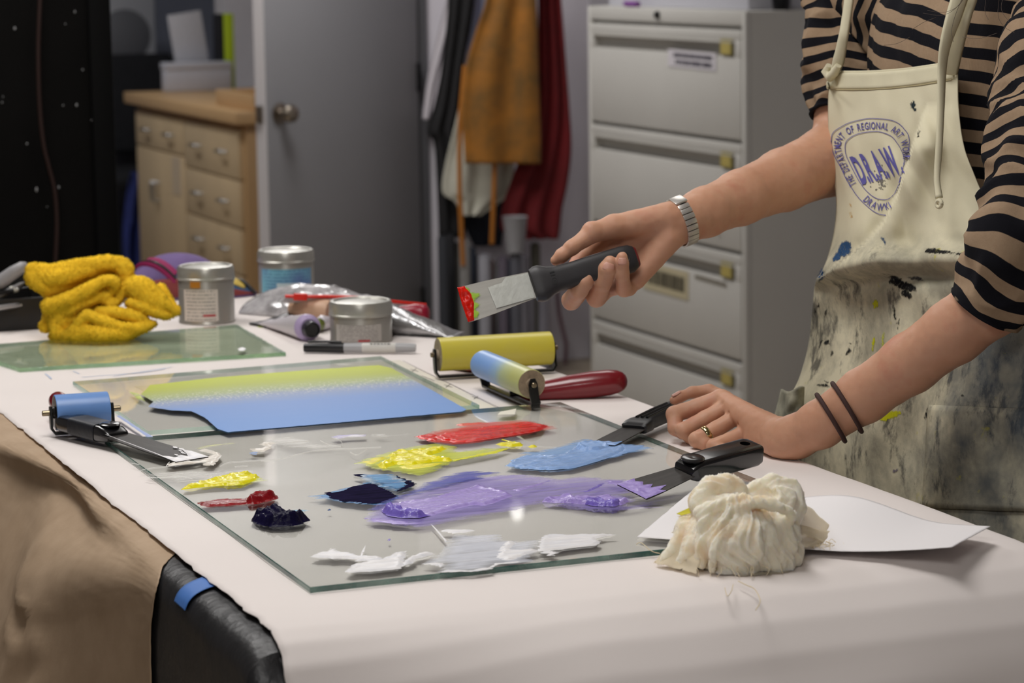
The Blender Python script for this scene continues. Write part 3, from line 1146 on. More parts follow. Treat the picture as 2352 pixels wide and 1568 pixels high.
# brown kraft paper hanging down the left side
nt = NT('kraft_paper')
f = nt.noise(14, 6, 0.65)
base = nt.ramp(f, [(0.3, rgb(170, 146, 120)), (0.7, rgb(184, 160, 134))])
nt.link(base, nt.b.inputs['Base Color'])
nt.b.inputs['Roughness'].default_value = 0.7
nt.b.inputs['Specular IOR Level'].default_value = 0.2
nt.bump(nt.noise(260, 4, 0.6), 0.10, 0.001)
KRAFT = nt.m
prof = spline([(0.012, 0.0), (0.0, -0.002), (-0.018, -0.005), (-0.036, -0.014), (-0.050, -0.035), (-0.062, -0.065), (-0.078, -0.115), (-0.095, -0.18), (-0.12, -0.27), (-0.135, -0.38), (-0.14, -0.50), (-0.142, -0.64)], 90)
hug = spline([(0.012, 0.0), (0.0, -0.002), (-0.018, -0.0055), (-0.028, -0.0125), (-0.0345, -0.026), (-0.0365, -0.05), (-0.039, -0.12), (-0.043, -0.25), (-0.047, -0.48), (-0.05, -0.64)], 90)
rows = []
for i in range(90):
    s = i / 89
    (dx, dz), (hx_, hz_) = prof[i], hug[i]
    lo_, hi_ = -0.4, 1.2
    for _ in range(24):                       # where the cut front edge of the sheet hangs
        yc = (lo_ + hi_) / 2
        qx, qy = proj((TX0 + hx_, yc, H - 0.0015 + hz_))
        if qx > np.interp(qy, [1265, 1300, 1380, 1450, 1600, 2200], [407, 374, 352, 346, 348, 352]):
            lo_ = yc
        else:
            hi_ = yc
    yc += 0.003 * nz(0, s * 9, 5)
    row = []
    for j in range(110):
        v = j / 109
        y = yc + (2.1 - yc) * v ** 1.25
        f = min(1, max(0, (y - yc - 0.01) / 0.42))
        f = f * f * (3 - 2 * f)
        k = min(1, s * 3)
        belly = 0.035 * nz(y * 2.2, s * 2.5, 6) + 0.018 * nz(y * 5, s * 5, 11)
        dent = -0.030 * math.exp(-((y - 0.72) / 0.20) ** 2 - ((s - 0.36) / 0.13) ** 2)
        crumple = 0.012 * (0.5 - abs(nz(y * 14, s * 16, 4))) * math.exp(-((y - 0.62 + 0.5 * (s - 0.5)) / 0.06) ** 2) * max(0, min(1, (s - 0.38) * 6))
        x = TX0 + hx_ + (dx - hx_) * f - f * k * (belly + dent) - crumple * 1.4 - 0.0012 * abs(nz(y * 60, s * 60, 2))
        z = H - 0.0015 + hz_ + (dz - hz_) * f + 0.3 * f * k * belly + 0.0015 * nz(y * 60, s * 40, 9) * min(1, s * 8) * f
        row.append((x, y, z))
    rows.append(row)
V, F, uv = sheet(rows)
kp = pyobj('kraft_paper', V, F, KRAFT, None, 60, uvs=uv, recenter=True)
tag(kp, 'creased brown kraft paper hanging down the left side of the table', 'kraft paper')
md = kp.modifiers.new('solid', 'SOLIDIFY')
md.thickness = 0.0006

# black plastic wrapped round the near left corner of the table
nt = NT('black_plastic')
nt.link(nt.ramp(nt.noise(10, 5, 0.65, nt.mapping(nt.co(), (1, 1, 0.3))), [(0.3, rgb(26, 26, 28)), (0.75, rgb(44, 44, 46))]), nt.b.inputs['Base Color'])
nt.b.inputs['Roughness'].default_value = 0.42
nt.bump(nt.noise(26, 5, 0.6, nt.mapping(nt.co(), (1, 1, 0.5))), 0.55, 0.006)
BPL = nt.m
def pdrop(y, x=-1.0):
    sv = np.linspace(0, 0.2, 80)
    a_, b_ = drape(sv, x)
    return float(np.interp(max(0.0, YD - y), a_, -b_))


rows = []
path = [(-0.05, 0.34), (-0.05, 0.1), (-0.05, -0.08), (-0.052, -0.118), (-0.03, -0.134), (0.10, -0.134), (0.30, -0.134)]
for (y, s) in [(v, 0) for v in np.linspace(0.27, -0.135, 50)] + [(None, a) for a in np.linspace(0, 1, 24)]:
    row = []
    for u, (dx, dz) in enumerate(spline([(0.03, -0.0045), (0.0, -0.005), (-0.016, -0.009), (-0.025, -0.016), (-0.030, -0.028), (-0.031, -0.05), (-0.034, -0.12), (-0.038, -0.25), (-0.042, -0.5)], 44)):
        w = 0.0035 * nz((y if y is not None else -0.12 - s) * 9, dz * 14, 3) * min(1, max(0, -dz * 20))
        if y is not None:
            p = (TX0 + dx + w, y, H + dz - pdrop(y))
        else:
            a = s * math.pi * 0.42
            r = 0.030
            e = max(0, s - 0.99)
            off = max(0.0, -dx) + w
            p = (TX0 + r * 0.6 - (off + r * 0.6) * math.cos(a) + 0.0 * e, -0.135 - (off + r * 0.4) * math.sin(a) * 0.55, H + dz - 0.020 * math.sin(a) - pdrop(-0.135))
        row.append(p)
    rows.append(row)
V, F, uv = sheet(rows)
bp = pyobj('plastic_wrap', V, F, BPL, None, 60, uvs=uv, recenter=True)
tag(bp, 'black plastic wrapped round the near left corner of the table, with blue tape', 'plastic sheet')
md = bp.modifiers.new('solid', 'SOLIDIFY')
md.thickness = 0.0006
rows = []
for v in np.linspace(0, 1, 8):
    row = []
    for dx, dz in spline([(0.02, -0.0030), (0.0, -0.0034), (-0.016, -0.0074), (-0.025, -0.0138), (-0.0295, -0.022)], 22):
        y = 0.120 - 0.040 * v + dx * 0.25
        row.append((TX0 + dx - 0.0008, y, H + dz + 0.0012))
    rows.append(row)
V, F, uv = sheet(rows)
pyobj('tape', V, F, M('painters_tape', rgb(66, 116, 190), 0.6, var=0.05, vscale=60), bp, 60, True, uv, 0.0006)['label'] = 'blue painters tape strip'

# ================================================================== glass plates


def glass_mat(name, tint, haze, hcol):
    nt = NT(name)
    n = nt.n
    n.remove(nt.b)
    tr = nt.add('ShaderNodeBsdfTransparent')
    tr.inputs[0].default_value = tint
    gl = nt.add('ShaderNodeBsdfGlossy')
    gl.inputs['Roughness'].default_value = 0.025
    gl.inputs['Color'].default_value = (1, 1, 1, 1)
    df = nt.add('ShaderNodeBsdfDiffuse')
    df.inputs[0].default_value = hcol
    fr = nt.add('ShaderNodeFresnel')
    fr.inputs[0].default_value = 1.5
    m0 = nt.add('ShaderNodeMixShader')
    f = nt.noise(5, 6, 0.65, nt.mapping(nt.co(), (1, 2.2, 1)))
    nt.link(nt.ramp(f, [(0.35, haze * 0.4), (0.75, haze * 1.6)]), m0.inputs[0])
    nt.link(tr.outputs[0], m0.inputs[1])
    nt.link(df.outputs[0], m0.inputs[2])
    m1 = nt.add('ShaderNodeMixShader')
    geo = nt.add('ShaderNodeNewGeometry')
    nt.link(nt.math('MULTIPLY', fr.outputs[0], nt.math('SUBTRACT', 1.0, geo.outputs['Backfacing'])), m1.inputs[0])
    nt.link(m0.outputs[0], m1.inputs[1])
    nt.link(gl.outputs[0], m1.inputs[2])
    nt.link(m1.outputs[0], nt.out.inputs[0])
    return nt.m


def edge_mat(name, a, b, c, dens):
    nt = NT(name)
    f = nt.noise(22, 5, 0.7)
    nt.link(nt.ramp(f, [(0.28, a), (0.5, b), (0.72, c)]), nt.b.inputs['Base Color'])
    nt.b.inputs['Roughness'].default_value = 0.12
    tr = nt.alpha(nt.ramp(nt.noise(9, 4, 0.6), [(0.35, dens - 0.15), (0.65, dens + 0.15)]))
    tr.inputs[0].default_value = (0.72, 0.86, 0.80, 1)
    return nt.m


G0, GT = 0.0016, 0.0074


def plate(name, label, P, gm, em, z0=G0, z1=GT, rag=0.0):
    """P: ground corners in order; built with ground and slightly chamfered edges"""
    c = sum((Vector(p) for p in P), Vector()) / len(P)
    t = thing(name, label, 'glass plate', (c.x, c.y, H + z0))
    bm = bmesh.new()
    pts = []
    n = len(P)
    for i in range(n):
        A, B = Vector(P[i]), Vector(P[(i + 1) % n])
        k = max(2, int((B - A).length / (0.004 if rag else 0.03)))
        for j in range(k):
            q = A.lerp(B, j / k)
            if rag:
                q = q + (c - q).normalized() * rag * (nz(q.x * 170, q.y * 170, 3) * 0.8 + nz(q.x * 60, q.y * 60, 8) * 0.5)
            pts.append(q)
    ch = 0.0009
    rings = []
    for dz, ins in ((z0, ch), (z0 + ch, 0), (z1 - ch, 0), (z1, ch)):
        rings.append([bm.verts.new((q.x - c.x - (q.x - c.x) / max(1e-6, (q - c).length) * ins, q.y - c.y - (q.y - c.y) / max(1e-6, (q - c).length) * ins, dz - z0)) for q in pts])
    for r in range(3):
        for i in range(len(pts)):
            j = (i + 1) % len(pts)
            f = bm.faces.new((rings[r][i], rings[r][j], rings[r + 1][j], rings[r + 1][i]))
            f.material_index = 1
    bm.faces.new(list(reversed(rings[0])))
    bm.faces.new(rings[3])
    bmobj('pane', bm, [gm, em], t, 0)
    return t


GL1 = glass_mat('glass_clear', (0.972, 0.985, 0.975, 1), 0.035, rgb(190, 192, 184))
GL3 = glass_mat('glass_green', (0.90, 0.955, 0.89, 1), 0.14, rgb(140, 152, 124))
ED1 = edge_mat('edge_teal', rgb(18, 52, 50), rgb(38, 82, 76), rgb(84, 124, 110), 0.88)
ED2 = edge_mat('edge_pale', rgb(70, 110, 100), rgb(120, 150, 138), rgb(160, 184, 172), 0.35)
ED3 = edge_mat('edge_green', rgb(40, 88, 66), rgb(90, 140, 70), rgb(140, 190, 110), 0.45)
g1 = plate('glass_plate', 'large clear glass plate near the camera, smeared with many paint colours', [(0, 0, 0), (0.61, 0, 0), (0.61, 0.834, 0), (0, 0.834, 0)], GL1, ED1)
q = [on(165, 889, G0), on(878, 829, G0), on(1100, 946, G0), on(345, 1004, G0)]
g2 = plate('glass_plate', 'middle glass plate rolled with a yellow to blue ink blend', [(0.062, 0.866, 0), (0.505, 0.858, 0), (0.527, 1.315, 0), (0.062, 1.292, 0)], GL1, ED2, 0.0024, 0.0080)
g3 = plate('glass_plate', 'greenish rough-edged glass plate lying in front of the yellow towel', [(0.019, 1.449, 0), (0.412, 1.418, 0), (0.430, 1.741, 0), (-0.03, 1.70, 0)], GL3, ED3, rag=0.0022)
# registration sheet under the middle plate
ts = thing('registration_sheet', 'off-white sheet with small pencil marks under the middle glass plate', 'paper', (0.4, 1.1, H + 0.0012))
P = [on(505, 1000, 0.0014), on(560, 875, 0.0014), on(918, 826, 0.0014), on(1172, 950, 0.0014)]
P[0] = Vector((0.16, 0.852, H + 0.0014))
P[3].y = 0.850
P[1] = Vector((0.14, 1.25, H + 0.0014))
pyobj('sheet', P + [p - Vector((0, 0, 0.0004)) for p in P], [(3, 2, 1, 0), (4, 5, 6, 7), (0, 1, 5, 4), (1, 2, 6, 5), (2, 3, 7, 6), (3, 0, 4, 7)], M('newsprint', rgb(222, 216, 202), 0.8, var=0.02, vscale=40), ts, 0, True)
GR = M('pencil', rgb(104, 100, 96), 0.7)
bm = bmesh.new()


def stroke(bm, pts, w, z):
    P = [on(x, y, z) for x, y in pts]
    for a, b in zip(P[:-1], P[1:]):
        n = Vector((-(b - a).y, (b - a).x, 0)).normalized() * w
        vs = [bm.verts.new(v) for v in (a - n, b - n, b + n, a + n)]
        bm.faces.new(vs)


for cx, cy in ((952, 850), (1030, 886), (1094, 913), (1072, 944)):
    stroke(bm, [(cx - 10, cy - 3), (cx + 9, cy + 3)], 0.0006, 0.0018)
    stroke(bm, [(cx + 4, cy - 4), (cx - 6, cy + 3)], 0.0006, 0.0018)
stroke(bm, [(968, 862), (998, 874)], 0.0006, 0.0018)
stroke(bm, [(925, 828), (1168, 946)], 0.0005, 0.0018)
bmobj('pencil_mark', bm, GR, ts, 0, True)['kind'] = 'stuff'
tp = pyobj('tape_scrap', [on(x, y, z) for z in (0.0082, 0.009) for x, y in ((1142, 952), (1150, 945), (1186, 938), (1182, 951))], [(0, 1, 2, 3), (7, 6, 5, 4), (0, 4, 5, 1), (1, 5, 6, 2), (2, 6, 7, 3), (3, 7, 4, 0)], M('tape_cream', rgb(226, 222, 206), 0.6), None, 0, recenter=True)
tag(tp, 'small cream scrap of tape at the far edge of the large glass plate', 'tape')


# ------------------------------------------------------------------ ink roll-out on the middle plate
def film(name, poly, zt, mat, parent=None, h=0.0003, step=0.006, rag=0.0, px=True, world=True):
    P = [on(x, y, zt) for x, y in poly] if px else [Vector(p) for p in poly]
    return ragged_fill(name, [(p.x, p.y) for p in P], zt, mat, parent, h, step, rag)


def densify(P, step, rag, seed=0):
    out = []
    n = len(P)
    for i in range(n):
        A, B = np.array(P[i]), np.array(P[(i + 1) % n])
        k = max(1, int(np.linalg.norm(B - A) / step))
        for j in range(k):
            q = A + (B - A) * j / k
            if rag:
                q = q + np.array([nz(q[0] * 130 + seed, q[1] * 70, 1) + 0.6 * nz(q[0] * 380, q[1] * 200 + seed, 4), 2.2 * nz(q[0] * 130, q[1] * 70 + seed, 9) + 1.2 * nz(q[0] * 380 + seed, q[1] * 200, 2)]) * rag
            out.append(q)
    return out


def fill_surface(poly, z0, h, wid, step, rag, streak, seed, sx=1.0, lump=0.0, teeth=0.0):
    P = densify(poly, step * 0.8, rag, seed)
    if teeth:                                  # the ends of a stroke break up along its direction
        dr = np.array([math.cos(streak), math.sin(streak)])
        P = [q + dr * teeth * (nz((-q[0] * dr[1] + q[1] * dr[0]) * 150, seed, 3) + 0.8 * nz((-q[0] * dr[1] + q[1] * dr[0]) * 420, seed, 8)) for q in P]
    v, f, d = cdt(P, step, sx=sx)
    ca, sa = math.cos(streak), math.sin(streak)
    V = []
    for (x, y), dd in zip(v, d):
        e = min(1, dd / wid)
        e = e * e * (3 - 2 * e)
        a, b = x * ca + y * sa, -x * sa + y * ca
        s = 0.62 + 0.5 * nz(a * 14 + seed, b * 160, seed) + 0.25 * nz(a * 60, b * 420, seed + 3)
        # ridge pushed up along the rim of a stroke
        rim = math.exp(-((dd - wid * 0.9) / (wid * 0.5)) ** 2)
        s += 0.3 * nz(a * 25, b * 520, seed + 7)
        hh = h * e * max(0.12, s + 0.35 * rim)
        if lump:
            hh += lump * e * max(0, nz(x * 55 + seed, y * 38, 5) * 0.9 + 0.45 + 0.5 * nz(x * 130, y * 90, seed))
        V.append((x, y, H + z0 + hh))
    return V, [tuple(q) for q in f], d


def ragged_fill(name, poly, zt, mat, parent, h, step, rag, streak=0.0, seed=1.0, wid=0.004, lump=0.0, world=True, teeth=0.0):
    V, F, d = fill_surface(poly, zt, h, wid, step, rag, streak, seed, lump=lump, teeth=teeth)
    o = pyobj(name, V, F, mat, parent, 'all', parent is not None, recenter=parent is None)
    o.data.attributes.new('edge', 'FLOAT', 'POINT').data.foreach_set('value', np.minimum(1, np.asarray(d) / 0.014).astype(np.float32))
    return o


# gradient by distance across the plate: an ink blend rolled out on the glass
nt = NT('ink_blend')
g = nt.add('ShaderNodeNewGeometry')
y = nt.sep(g.outputs['Position'])[1]
u = nt.math('MULTIPLY_ADD', y, 1 / 0.44, -0.872 / 0.44)
wob = nt.noise(3, 3, 0.5)
u2 = nt.math('ADD', u, nt.math('MULTIPLY_ADD', wob, 0.10, -0.05))
gr = nt.noise(300, 2, 0.6, nt.mapping(nt.co(), (1, 0.35, 1)))
u3 = nt.math('ADD', u2, nt.math('MULTIPLY_ADD', gr, 0.10, -0.05))
colr = nt.ramp(u3, [(0.0, rgb(104, 146, 208)), (0.28, rgb(112, 146, 204)), (0.42, rgb(140, 154, 184)), (0.52, rgb(160, 172, 120)), (0.66, rgb(172, 182, 58)), (0.82, rgb(186, 198, 24)), (1.0, rgb(174, 188, 66))])
spk = nt.ramp(gr, [(0.55, 0.0), (0.62, 1.0)])
band = nt.ramp(u2, [(0.36, 0.0), (0.44, 0.7), (0.52, 0.7), (0.60, 0.0)])
colr = nt.mix(nt.math('MULTIPLY', spk, band), colr, rgb(214, 216, 206))
nt.link(colr, nt.b.inputs['Base Color'])
nt.b.inputs['Roughness'].default_value = 0.5
nt.b.inputs['Specular IOR Level'].default_value = 0.35
al = nt.ramp(u2, [(0.0, 1.0), (0.93, 1.0), (1.02, 0.35)])
nt.alpha(al)
BLEND = nt.m
poly = [(324, 905), (345, 884), (500, 866), (700, 850), (870, 838), (900, 845), (1000, 900), (1072, 940), (1060, 945), (800, 968), (524, 992), (500, 985), (470, 958), (440, 944), (395, 942), (340, 934), (352, 922)]
o = film('ink_blend', poly, 0.0082, BLEND, None, 0.0003, 0.008, 0.0006)
tag(o, 'ink rolled out from yellow-green to light blue on the middle glass plate', 'ink')
LIMEF = NT('lime_film')
LIMEF.b.inputs['Base Color'].default_value = rgb(186, 208, 20)
LIMEF.b.inputs['Roughness'].default_value = 0.35
LIMEF.alpha(LIMEF.ramp(LIMEF.noise(30, 4, 0.6, LIMEF.mapping(LIMEF.co(), (0.4, 1.4, 1))), [(0.4, 0.25), (0.65, 0.9)]))
o = film('ink_smear', [(296, 899), (318, 903), (334, 921), (318, 917)], 0.0082, LIMEF.m, None, 0.0004, 0.004, 0.0008)
tag(o, 'small lime ink smear at the left end of the ink blend', 'ink')
o = film('ink_smear', [(268, 955), (275, 953), (330, 990), (352, 1003), (338, 1003)], 0.0086, M('lav_ink', rgb(150, 168, 214), 0.4), None, 0.0004, 0.004, 0.0006)
tag(o, 'pale blue ink streak along the left edge of the middle plate', 'ink')
# ================================================================== paint on the large glass plate
def c6(*a):
    return [(300 + a[i] / 2.937, 940 + a[i + 1] / 2.937) for i in range(0, len(a), 2)]


def c7(*a):
    return [(780 + a[i] / 2.937, 920 + a[i + 1] / 2.937) for i in range(0, len(a), 2)]


def paint(name, c0, c1=None, rough=0.22, ang=0.0, sc=16, bump=0.45, spec=0.2):
    nt = NT(name)
    vec = nt.mapping(nt.co(), (0.35, 2.6, 1), (0, 0, -ang))
    f = nt.noise(sc * 3, 5, 0.6, vec)
    c1 = c1 or c0
    dk = tuple(v * 0.78 for v in c0[:3]) + (1,)
    nt.link(nt.ramp(f, [(0.30, dk), (0.42, c0), (0.62, c1), (0.78, tuple(min(1, v * 1.1) for v in c1[:3]) + (1,))]), nt.b.inputs['Base Color'])
    nt.b.inputs['Roughness'].default_value = rough
    nt.b.inputs['Specular IOR Level'].default_value = spec
    nt.b.inputs['Coat Roughness'].default_value = 0.06
    nt.bump(nt.noise(sc * 14, 4, 0.6, vec), bump, 0.0012)
    return nt.m


def thin(name, c0, c1, lo, hi, ang=0.0, sc=40, rough=0.3, a0=0.05, a1=0.85):
    """a scraped translucent film, denser along its streaks"""
    nt = NT(name)
    vec = nt.mapping(nt.co(), (0.22, 2.4, 1), (0, 0, -ang))
    f = nt.noise(sc, 6, 0.65, vec)
    nt.link(nt.ramp(f, [(0.3, c0), (0.7, c1)]), nt.b.inputs['Base Color'])
    nt.b.inputs['Roughness'].default_value = rough
    nt.b.inputs['Specular IOR Level'].default_value = 0.05
    ed = nt.add('ShaderNodeAttribute', attribute_name='edge')
    n_ = nt.noise(sc * 1.3, 6, 0.7, nt.mapping(vec, loc=(3, 7, 1)))
    fac = nt.math('ADD', n_, nt.math('MULTIPLY_ADD', ed.outputs['Fac'], 0.30, -0.15))
    nt.alpha(nt.ramp(fac, [(lo, 0.0), (lo + 0.04, a0), (hi, a1)]))
    return nt.m


Z = GT + 0.0001


def dab(name, label, poly, mat, h=0.0015, step=0.0026, rag=0.0007, wid=0.004, lump=0.0, z=Z, ang=0.0, seed=1.0, cat='paint', teeth=None):
    h *= 1.25
    o = ragged_fill(name, [tuple(on(x, y, z).xy) for x, y in poly], z, mat, None, h, step, rag, ang, seed, wid, lump, teeth=(0.006 if name == 'paint_smear' else 0.0025) if teeth is None else teeth)
    tag(o, label, cat, 'paint on the large glass plate')
    return o


def layer(par, name, poly, mat, h=0.0015, step=0.0024, rag=0.0006, wid=0.004, lump=0.0, z=Z + 0.0003, ang=0.0, seed=1.0, label=None, teeth=None):
    h *= 1.3
    o = ragged_fill(name, [tuple(on(x, y, z).xy) for x, y in poly], z, mat, par, h, step, rag, ang, seed, wid, lump, teeth=(0.0 if 'string' in name else 0.002 if 'ridge' in name else 0.006) if teeth is None else teeth)
    if label:
        o['label'] = label
    return o


RED = paint('paint_red', rgb(222, 34, 20), rgb(200, 26, 16), 0.15, spec=0.28)
REDT = thin('film_red', rgb(206, 40, 26), rgb(206, 60, 40), 0.36, 0.68, 0.1, 34, a0=0.2)
r = dab('paint_smear', 'broad red smear near the far edge of the glass', c7(500, 245, 560, 226, 640, 205, 780, 182, 800, 152, 1000, 140, 1260, 126, 1330, 140, 1400, 158, 1486, 186, 1400, 200, 1200, 240, 900, 288, 760, 302, 690, 290, 560, 268), REDT, 0.0004, 0.004, 0.0016)
layer(r, 'thick_stroke', c7(634, 246, 700, 226, 1000, 180, 1240, 145, 1320, 153, 1412, 170, 1350, 205, 1150, 238, 900, 276, 780, 282, 690, 266), RED, 0.0017, ang=0.2, wid=0.006, seed=4)
layer(r, 'thick_stroke', c7(786, 164, 820, 152, 990, 144, 900, 162, 820, 172), paint('paint_salmon', rgb(222, 96, 78)), 0.0008, seed=9)
layer(r, 'thick_stroke', c7(506, 244, 600, 224, 660, 232, 628, 250, 680, 268, 600, 270), RED, 0.0010, seed=12)

YEL1 = paint('paint_yellow', rgb(238, 226, 22), rgb(232, 222, 40), 0.12, spec=0.35, bump=0.6)
YELT = thin('film_lime', rgb(196, 206, 40), rgb(206, 214, 60), 0.32, 0.70, 0.15, 30, a0=0.34, a1=0.8)
yv = dab('paint_smear', 'bright yellow smear between the red and the dark blue paint', c7(88, 425, 200, 385, 330, 345, 480, 312, 640, 286, 780, 308, 800, 340, 980, 320, 1150, 318, 1060, 350, 900, 390, 760, 412, 660, 470, 545, 506, 420, 488, 200, 455, 160, 430), YELT, 0.0004, 0.004, 0.0014)
layer(yv, 'thick_stroke', c7(252, 430, 300, 412, 336, 395, 330, 362, 380, 346, 430, 340, 470, 348, 560, 330, 660, 322, 722, 322, 690, 344, 600, 372, 690, 386, 764, 398, 740, 412, 640, 412, 560, 425, 480, 436, 380, 430, 330, 446, 308, 462, 270, 452), YEL1, 0.0022, 0.0022, 0.0006, 0.005, 0.0022, ang=0.3, seed=3)
layer(yv, 'thick_stroke', c7(160, 410, 260, 380, 330, 372, 300, 395, 240, 425, 190, 432), YEL1, 0.0007, seed=14)
layer(yv, 'thick_stroke', c7(400, 440, 560, 428, 700, 420, 620, 446, 500, 462, 420, 458), YEL1, 0.0008, seed=16)
layer(yv, 'thick_stroke', c7(760, 398, 900, 368, 1090, 326, 1150, 320, 1060, 352, 900, 380, 770, 408), paint('paint_lime', rgb(222, 222, 40)), 0.0005, seed=18)
dab('paint_dab', 'small bright yellow dab right of the yellow smear, under the red', c7(1048, 294, 1100, 284, 1180, 286, 1232, 296, 1242, 306, 1160, 312, 1090, 304), YEL1, 0.0018, 0.0018, lump=0.0012, seed=5)
dab('paint_dab', 'tiny yellow dab beside the small yellow one', c7(1264, 310, 1300, 302, 1336, 303, 1330, 314, 1290, 317), YEL1, 0.0014, 0.0018, seed=6)
dab('paint_string', 'thin yellow string of paint under the red smear', c7(1092, 260, 1150, 272, 1206, 290, 1196, 293, 1140, 277, 1090, 264), YEL1, 0.0007, 0.0018, 0.0002, 0.001)

LBL = paint('paint_sky', rgb(146, 178, 226), rgb(136, 170, 220), 0.15, spec=0.28, bump=0.6)
LBT = thin('film_sky', rgb(120, 160, 210), rgb(140, 176, 220), 0.34, 0.6, 0.35, 34)
lb = dab('paint_smear', 'light blue smear under the putty knife held by the ringed hand', c7(1114, 442, 1150, 396, 1230, 366, 1200, 346, 1300, 345, 1450, 310, 1640, 254, 1720, 262, 1800, 290, 1960, 292, 2060, 300, 2120, 322, 1900, 372, 1700, 425, 1580, 462, 1420, 470, 1250, 466), LBT, 0.0005, 0.004, 0.0014)
layer(lb, 'thick_stroke', c7(1122, 440, 1160, 402, 1250, 378, 1400, 372, 1500, 368, 1560, 330, 1600, 302, 1690, 284, 1800, 292, 1930, 296, 1935, 325, 1880, 362, 1740, 410, 1600, 450, 1540, 460, 1400, 468, 1240, 458), LBL, 0.0019, 0.0024, 0.0008, 0.005, 0.0008, ang=0.4, seed=7)
layer(lb, 'paint_ridge', c7(1584, 306, 1690, 283, 1760, 290, 1826, 300, 1828, 318, 1760, 336, 1650, 340, 1610, 330), LBL, 0.003, 0.0018, 0.0004, 0.005, 0.002, z=Z + 0.0016, seed=8)
layer(lb, 'thick_stroke', c7(1900, 300, 2056, 302, 2020, 326, 1880, 372, 1800, 390, 1900, 340), LBL, 0.0009, seed=19, ang=0.35)

NAVY = paint('paint_navy', rgb(36, 32, 58), rgb(28, 26, 44), 0.3, bump=0.6, spec=0.0)
PRUS = thin('film_prussian', rgb(20, 92, 156), rgb(60, 150, 200), 0.3, 0.62, -0.9, 18, 0.25, 0.12, 0.9)
nv = dab('paint_smear', 'dark navy scraped patch with translucent blue strokes', c6(1186, 585, 1300, 572, 1420, 535, 1610, 488, 1640, 505, 1800, 570, 1830, 600, 1700, 645, 1560, 640, 1400, 620, 1260, 600), thin('film_blue', rgb(24, 92, 156), rgb(60, 150, 205), 0.25, 0.5, 0.2, 26, a1=0.95), 0.0004, 0.003, 0.001)
layer(nv, 'thick_stroke', c6(1300, 560, 1390, 562, 1500, 520, 1610, 500, 1650, 506, 1700, 530, 1790, 575, 1800, 600, 1730, 625, 1660, 638, 1560, 632, 1450, 622, 1350, 604, 1330, 580), NAVY, 0.0012, ang=0.2, seed=21)
layer(nv, 'blade_stroke', c6(1502, 438, 1620, 434, 1770, 436, 1850, 470, 1924, 498, 1900, 520, 1800, 555, 1700, 530, 1600, 490, 1540, 455), PRUS, 0.0006, seed=22, z=Z + 0.001)
layer(nv, 'blade_stroke', c6(1770, 437, 1850, 468, 1924, 498, 1905, 518, 1820, 550, 1790, 556, 1850, 510, 1840, 480), NAVY, 0.0010, seed=23, z=Z + 0.0014)
layer(nv, 'blade_stroke', c6(1500, 438, 1600, 434, 1560, 445, 1545, 460), NAVY, 0.0008, 0.002, seed=24, z=Z + 0.0014)

PUR = paint('paint_violet', rgb(166, 148, 212), rgb(156, 136, 206), 0.15, spec=0.3, bump=0.6)
PURD = paint('paint_violet_deep', rgb(116, 98, 188), rgb(126, 110, 198), 0.12, spec=0.4, bump=0.7)
PURT = thin('film_violet', rgb(144, 130, 202), rgb(168, 154, 216), 0.36, 0.72, 0.25, 30, a0=0.26, a1=0.72)
BVT = thin('film_blueviolet', rgb(44, 70, 160), rgb(90, 80, 180), 0.33, 0.6, 0.3, 30)
pv = dab('paint_smear', 'long violet smear across the middle of the glass with thick lumps', c7(150, 795, 200, 760, 260, 700, 400, 640, 600, 590, 720, 560, 900, 520, 1080, 498, 1280, 498, 1480, 525, 1640, 508, 1790, 525, 1960, 535, 2050, 600, 1860, 640, 1500, 655, 1340, 700, 1180, 740, 1000, 770, 800, 808, 620, 842, 520, 852, 330, 830, 200, 818), PURT, 0.0004, 0.005, 0.0016, ang=0.2)
layer(pv, 'blue_streak', c7(180, 740, 260, 680, 420, 630, 560, 560, 700, 510, 830, 472, 1085, 482, 1060, 500, 900, 540, 700, 590, 520, 640, 360, 690, 260, 735), BVT, 0.0007, 0.003, 0.0016, seed=31, z=Z + 0.0005)
layer(pv, 'thick_stroke', c7(270, 744, 330, 702, 480, 676, 640, 655, 740, 620, 860, 590, 935, 566, 1020, 590, 1110, 604, 1176, 640, 1090, 672, 1000, 706, 880, 708, 780, 732, 640, 772, 500, 792, 330, 778), PUR, 0.0019, 0.0024, 0.0007, 0.006, ang=0.25, seed=32)
layer(pv, 'paint_ridge', c7(280, 742, 330, 726, 440, 750, 560, 772, 620, 772, 540, 790, 420, 792, 320, 776), PURD, 0.004, 0.0018, 0.0005, 0.006, 0.0045, seed=33, z=Z + 0.0012)
layer(pv, 'thick_stroke', c7(1160, 600, 1300, 570, 1440, 530, 1360, 566, 1200, 612), PUR, 0.0008, seed=34)
layer(pv, 'thick_stroke', c7(1640, 622, 1720, 575, 1788, 545, 1780, 562, 1700, 610), PURD, 0.0009, 0.002, seed=35)
layer(pv, 'thick_stroke', c7(1800, 535, 1900, 540, 1940, 575, 1870, 572, 1810, 556), PUR, 0.0008, 0.002, seed=36)
layer(pv, 'thick_stroke', c7(170, 792, 300, 795, 500, 822, 560, 826, 440, 836, 320, 826, 220, 812), PUR, 0.0006, seed=37)
pl = dab('paint_smear', 'row of violet lumps right of the long violet smear', c7(1330, 684, 1450, 655, 1560, 640, 1760, 622, 1960, 640, 2060, 640, 1960, 700, 1860, 735, 1740, 746, 1560, 720, 1420, 702), PURT, 0.0004, 0.003, 0.0012, ang=0.1)
layer(pl, 'paint_ridge', c7(1360, 680, 1480, 658, 1540, 645, 1600, 662, 1740, 652, 1860, 668, 1960, 676, 1900, 706, 1780, 712, 1650, 702, 1560, 692, 1440, 690), PUR, 0.0022, 0.0018, 0.0006, 0.004, 0.0035, seed=41, z=Z + 0.0006)
